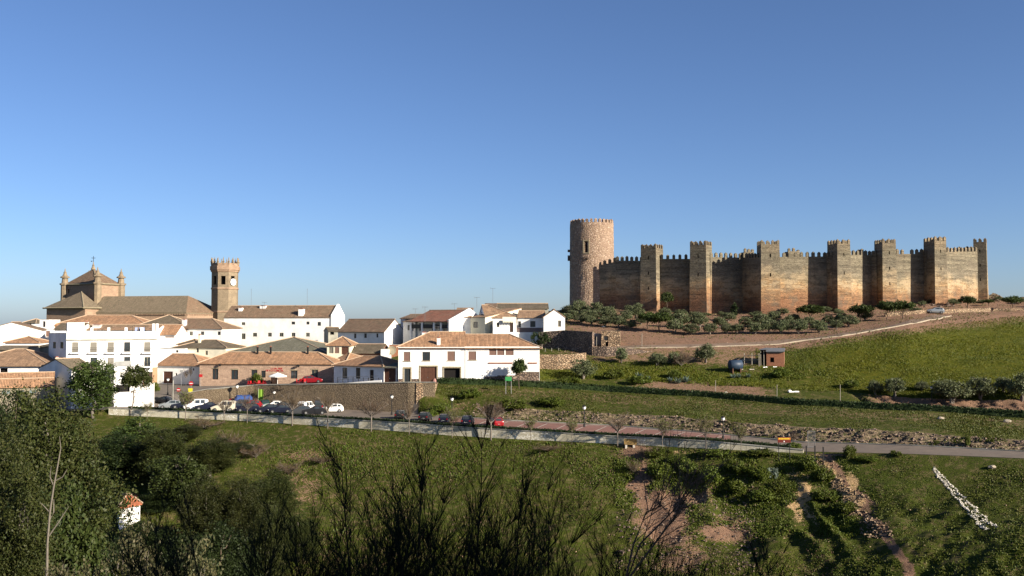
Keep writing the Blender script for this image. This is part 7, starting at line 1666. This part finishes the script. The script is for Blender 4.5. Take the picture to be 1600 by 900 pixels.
for px, py0, py1, lb in ((1260, 697, 717, 'left'), (1273.5, 697, 721, 'middle'), (1286.5, 699, 723, 'right')):
    p = hit(px, py1); e = empty('gate_post', f'{lb} one of the three dark steel gate posts at the end of the parapet', 'post', p); e['group'] = 'dark gate posts'; m = MB(); h_ = zof(py0, p.y) - p.z; m.box(-.07, .07, -.07, .07, -.2, h_); m.build('post_shaft', 'dark_metal', e); m = MB(); m.box(-.10, .10, -.10, .10, h_ + .002, h_ + .04); m.build('cap', 'dark_metal', e)
def wiregate():
    p = hit(1268, 700); e = empty('wire_gate', 'grey wire mesh gate standing ajar behind the dark posts', 'gate', p); m = MB()
    for x in (-.5, .5): m.tube([(x, 0, 0), (x, 0, 2.3)], .04, 5)
    m.tube([(-.5, 0, 2.3), (.5, 0, 2.3)], .04, 5); m.tube([(-.5, 0, .1), (.5, 0, .1)], .04, 5); m.build('gate_frame', 'steel', e); m = MB()
    for i in range(9): x = -.44 + i * .11; m.tube([(x, 0, .1), (x, 0, 2.3)], .01, 3)
    for i in range(12): m.tube([(-.5, .02, .2 + i * .18), (.5, .02, .2 + i * .18)], .01, 3)
    m.build('mesh_panel', 'steel', e)
wiregate()
def benchy():
    p = hit(985, 700); e = empty('broken_bench', 'tilted ochre wooden bench on pale blocks at the foot of the parapet', 'bench', p, R(-8)); m = MB(); m.poly([(-.75, -.3, .5), (.75, -.3, .5), (.85, .2, .75), (-.85, .2, .75)]); m.poly([(-.75, -.3, .44), (.75, -.3, .44), (.85, .2, .69), (-.85, .2, .69)]); m = MB(); m.box(-.85, .85, -.3, .25, .42, .5); m.build('seat', 'bench_wood', e)
    m = MB(); m.box(-.9, .9, .25, .32, .5, 1.15); m.build('backrest', 'bench_wood', e)
    for x in (-.6, .5): m = MB(); m.box(x - .14, x + .14, -.22, .2, -.2, .42); m.build('leg', 'stone_pale', e)
benchy()
for px, py, L, lb, mt in ((1240, 613, 1.9, 'long white plastic sheet lying in the meadow', 'white_paint'), (1195.5, 575, .8, 'white sack in the grass below the brick hut', 'white_paint'), (1211, 574, .7, 'small white board in the grass right of the sack', 'white_paint'), (1157, 578.5, 1.0, 'pale plank in the grass below the blue tank', 'plank'), (1174.5, 578.5, 1.0, 'second pale plank right of the first below the tank', 'plank'), (1154, 567.5, .8, 'white cloth heap at the foot of the blue tank', 'white_paint'), (1162, 564, .6, 'white block beside the drawbar of the tank', 'stone_pale'), (1047, 519, .6, 'white stone lump in the olive grove', 'stone_pale'), (943, 511, .8, 'white stone lump behind the rubble shed', 'stone_pale'), (1134, 614, .5, 'small pale stone just above the long hedge', 'stone_pale')):
    p = hit(px, py); e = empty('litter', lb, 'litter', (p.x, p.y, p.z), random.uniform(-.3, .3)); m = MB(); r = random.Random(px); n = 6
    for i in range(n + 1): x = -L / 2 + L * i / n; w = (.14 if i > 2 or L < 1.5 else .32) * r.uniform(.7, 1.2) + .04; z = .12 + .12 * r.random() + (.25 if (i < 2 and L > 1.5) else 0); m.v += [(x, -w, .02), (x, -w * .4, z), (x, w * .4, z * .9), (x, w, .02)]
    for i in range(n): m.f += [(i * 4 + k, i * 4 + (k + 1) % 4, i * 4 + (k + 1) % 4 + 4, i * 4 + k + 4) for k in range(4)]
    m.f += [(0, 1, 2, 3), (n * 4 + 3, n * 4 + 2, n * 4 + 1, n * 4)]; m.build('scrap', mt, e)
for px, py, top, lb in ((1313, 636, 601, 'tall thin pale stake standing in the hedge line'), (1214, 620, 601, 'short pale stake in the meadow left of the tall one'), (1118, 612, 594, 'thin stake left of the brick hut above the hedge'), (932, 547, 526, 'pale stake before the rubble sheds'), (1003, 541, 521, 'pale post at the left edge of the olive grove')):
    p = hit(px, py); e = empty('stake', lb, 'stake', p); m = MB(); m.tube([(0, 0, -.3), (.03, 0, zof(top, p.y) - p.z)], .06, 5); m.build('pole', 'plank', e)
# agaves and the prickly pear
def agave():
    e = empty('agave', '', 'plant'); rr = random.Random(3); m = MB()
    for i in range(22):
        a = i * 2.4; el = .35 + .9 * (i / 22); L = rr.uniform(.8, 1.2); d = Vector((math.cos(a) * math.cos(el), math.sin(a) * math.cos(el), math.sin(el))); s = Vector((-math.sin(a), math.cos(a), 0)); p0 = d * .08; p1 = d * L * .5; p2 = d * L + Vector((0, 0, -.12))
        m.poly([p0 - s * .07, p0 + s * .07, p1 + s * .09, p1 - s * .09]); m.poly([p1 - s * .09, p1 + s * .09, p2])
    m.build('leaves', 'agave_leaf', e, fix=False); return e
ag = agave(); f2 = [True]
for i, (px, py, lb) in enumerate(((1047, 597, 'leftmost agave above the long hedge'), (1060, 600, 'second agave from the left above the hedge'), (1072, 598, 'third agave from the left above the hedge'), (1146, 592, 'agave left of a pair below the blue tank'), (1155, 591, 'agave right of a pair below the blue tank'), (1170, 591, 'agave standing alone below the brick hut'), (999, 592, 'agave below the low rubble wall'), (1013, 594, 'agave in the middle of the weedy plot'))):
    p = hit(px, py); put(ag, f2, p, i * 1.1, random.uniform(1.1, 1.6), '', lb, 'agave', 'agaves above the long hedge')
def pear():
    p = hit(1207, 748); e = empty('prickly_pear', 'pale grey prickly pear cactus on the scrub bank', 'cactus', p); rr = random.Random(6); m = MB()
    def pad(c, r, a, tilt):
        n = 10; u = Vector((math.cos(a), math.sin(a), 0)); w = Vector((-math.sin(a) * math.sin(tilt), math.cos(a) * math.sin(tilt), math.cos(tilt))); nr = u.cross(w)
        for s in (-.035, .035): m.v += [tuple(c + u * r * .62 * math.cos(6.2832 * k / n) + w * r * math.sin(6.2832 * k / n) + nr * s) for k in range(n)]
        b = len(m.v) - 2 * n; m.f.extend([tuple(range(b, b + n)), tuple(range(b + n, b + 2 * n))] + [(b + k, b + (k + 1) % n, b + (k + 1) % n + n, b + k + n) for k in range(n)]); return c + w * r * 1.7
    for i in range(11):
        c = Vector((rr.uniform(-.7, .7), rr.uniform(-.5, .5), .2))
        for k in range(4):
            c2 = pad(c, rr.uniform(.16, .24), rr.uniform(0, 3.1), rr.gauss(0, .45))
            if rr.random() < .4: pad(c + Vector((rr.uniform(-.3, .3), 0, .2)), .17, rr.uniform(0, 3.1), rr.gauss(0, .7))
            c = c2
    m.build('pads', 'agave_leaf', e, fix=False)
pear()
# ------------------------------------------------------------------ roof aerials and dish
def aerial(px, py0, py1, d, label, kind='yagi'):
    p = P(px, py1, d); h_ = zof(py0, d) - p.z; e = empty('roof_aerial', label, 'aerial', p); m = MB(); m.tube([(0, 0, -.5), (0, 0, h_)], .035, 5); m.build('mast', 'steel', e); m = MB()
    if kind == 'yagi': m.tube([(-.6, 0, h_ - .1), (.7, 0, h_ - .1)], .025, 4); [m.tube([(x, -.35, h_ - .1), (x, .35, h_ - .1)], .015, 3) for x in (-.5, -.25, 0, .25, .5)]; m.tube([(-.55, 0, h_ - .4), (-.55, 0, h_ + .2)], .02, 3)
    else: m.tube([(-.15, 0, h_ - .3), (.15, 0, h_ - .3)], .02, 3)
    m.build('antenna', 'steel', e)
for a in ((392.5, 451, 478, 264, 'very thin tall mast on the left of the long brown roof', 'mast'), (480, 451, 478, 262, 'very thin tall mast on the right of the long brown roof', 'mast'), (413, 472, 478, 264, 'short aerial in the middle of the long brown roof', 'yagi'), (664, 479, 500, 208, 'tall aerial before the pillared porch roof', 'yagi'), (745, 464, 478, 214, 'aerial on the peak of the cream gabled house', 'yagi'), (770, 450, 474, 240, 'tall television aerial behind the broad brown roof', 'yagi'), (649, 482, 492, 226, 'small aerial left of the pillared house', 'yagi'), (684.5, 510, 527, 181, 'aerial beside the chimney of the big white house', 'yagi'), (710, 474, 486, 222, 'faint aerial above the pillared house', 'yagi')): aerial(*a)
def dish():
    p = P(612, 549, 200); e = empty('satellite_dish', 'big pale satellite dish beside the brick lean-to', 'satellite dish', p, R(20)); m = MB(); n = 16
    for r, y in ((.05, .25), (.5, .18), (.95, 0)): m.v += [(r * math.cos(6.2832 * k / n), y, .2 + r * math.sin(6.2832 * k / n)) for k in range(n)]
    for i in range(2): m.f += [(i * n + k, i * n + (k + 1) % n, (i + 1) * n + (k + 1) % n, (i + 1) * n + k) for k in range(n)]
    m.f.append(tuple(range(n))); m.build('reflector', 'tan_plaster', e, fix=False); m = MB(); m.tube([(0, .2, -2.2), (0, .25, .1)], .06, 6); m.tube([(0, .1, -.6), (0, -.8, .1)], .03, 4); m.build('mount', 'steel', e)
dish()
# unseen evergreens added behind the camera to the right to shade the near broom
for (x, y, h), w_ in zip(((20.5, -6.5, 15), (25, -7, 17), (29.5, -8.5, 16), (24, -12.5, 17)), ('nearest', 'tallest', 'rightmost', 'rearmost')):
    DK.at((x, y, float(np.interp(y, [-90, -20, 0], [-4, -1.2, -1.75]))), h, 8.5, f'{w_} unseen dark evergreen added behind the viewpoint to shade the broom', group='evergreens added behind the viewpoint for shade')
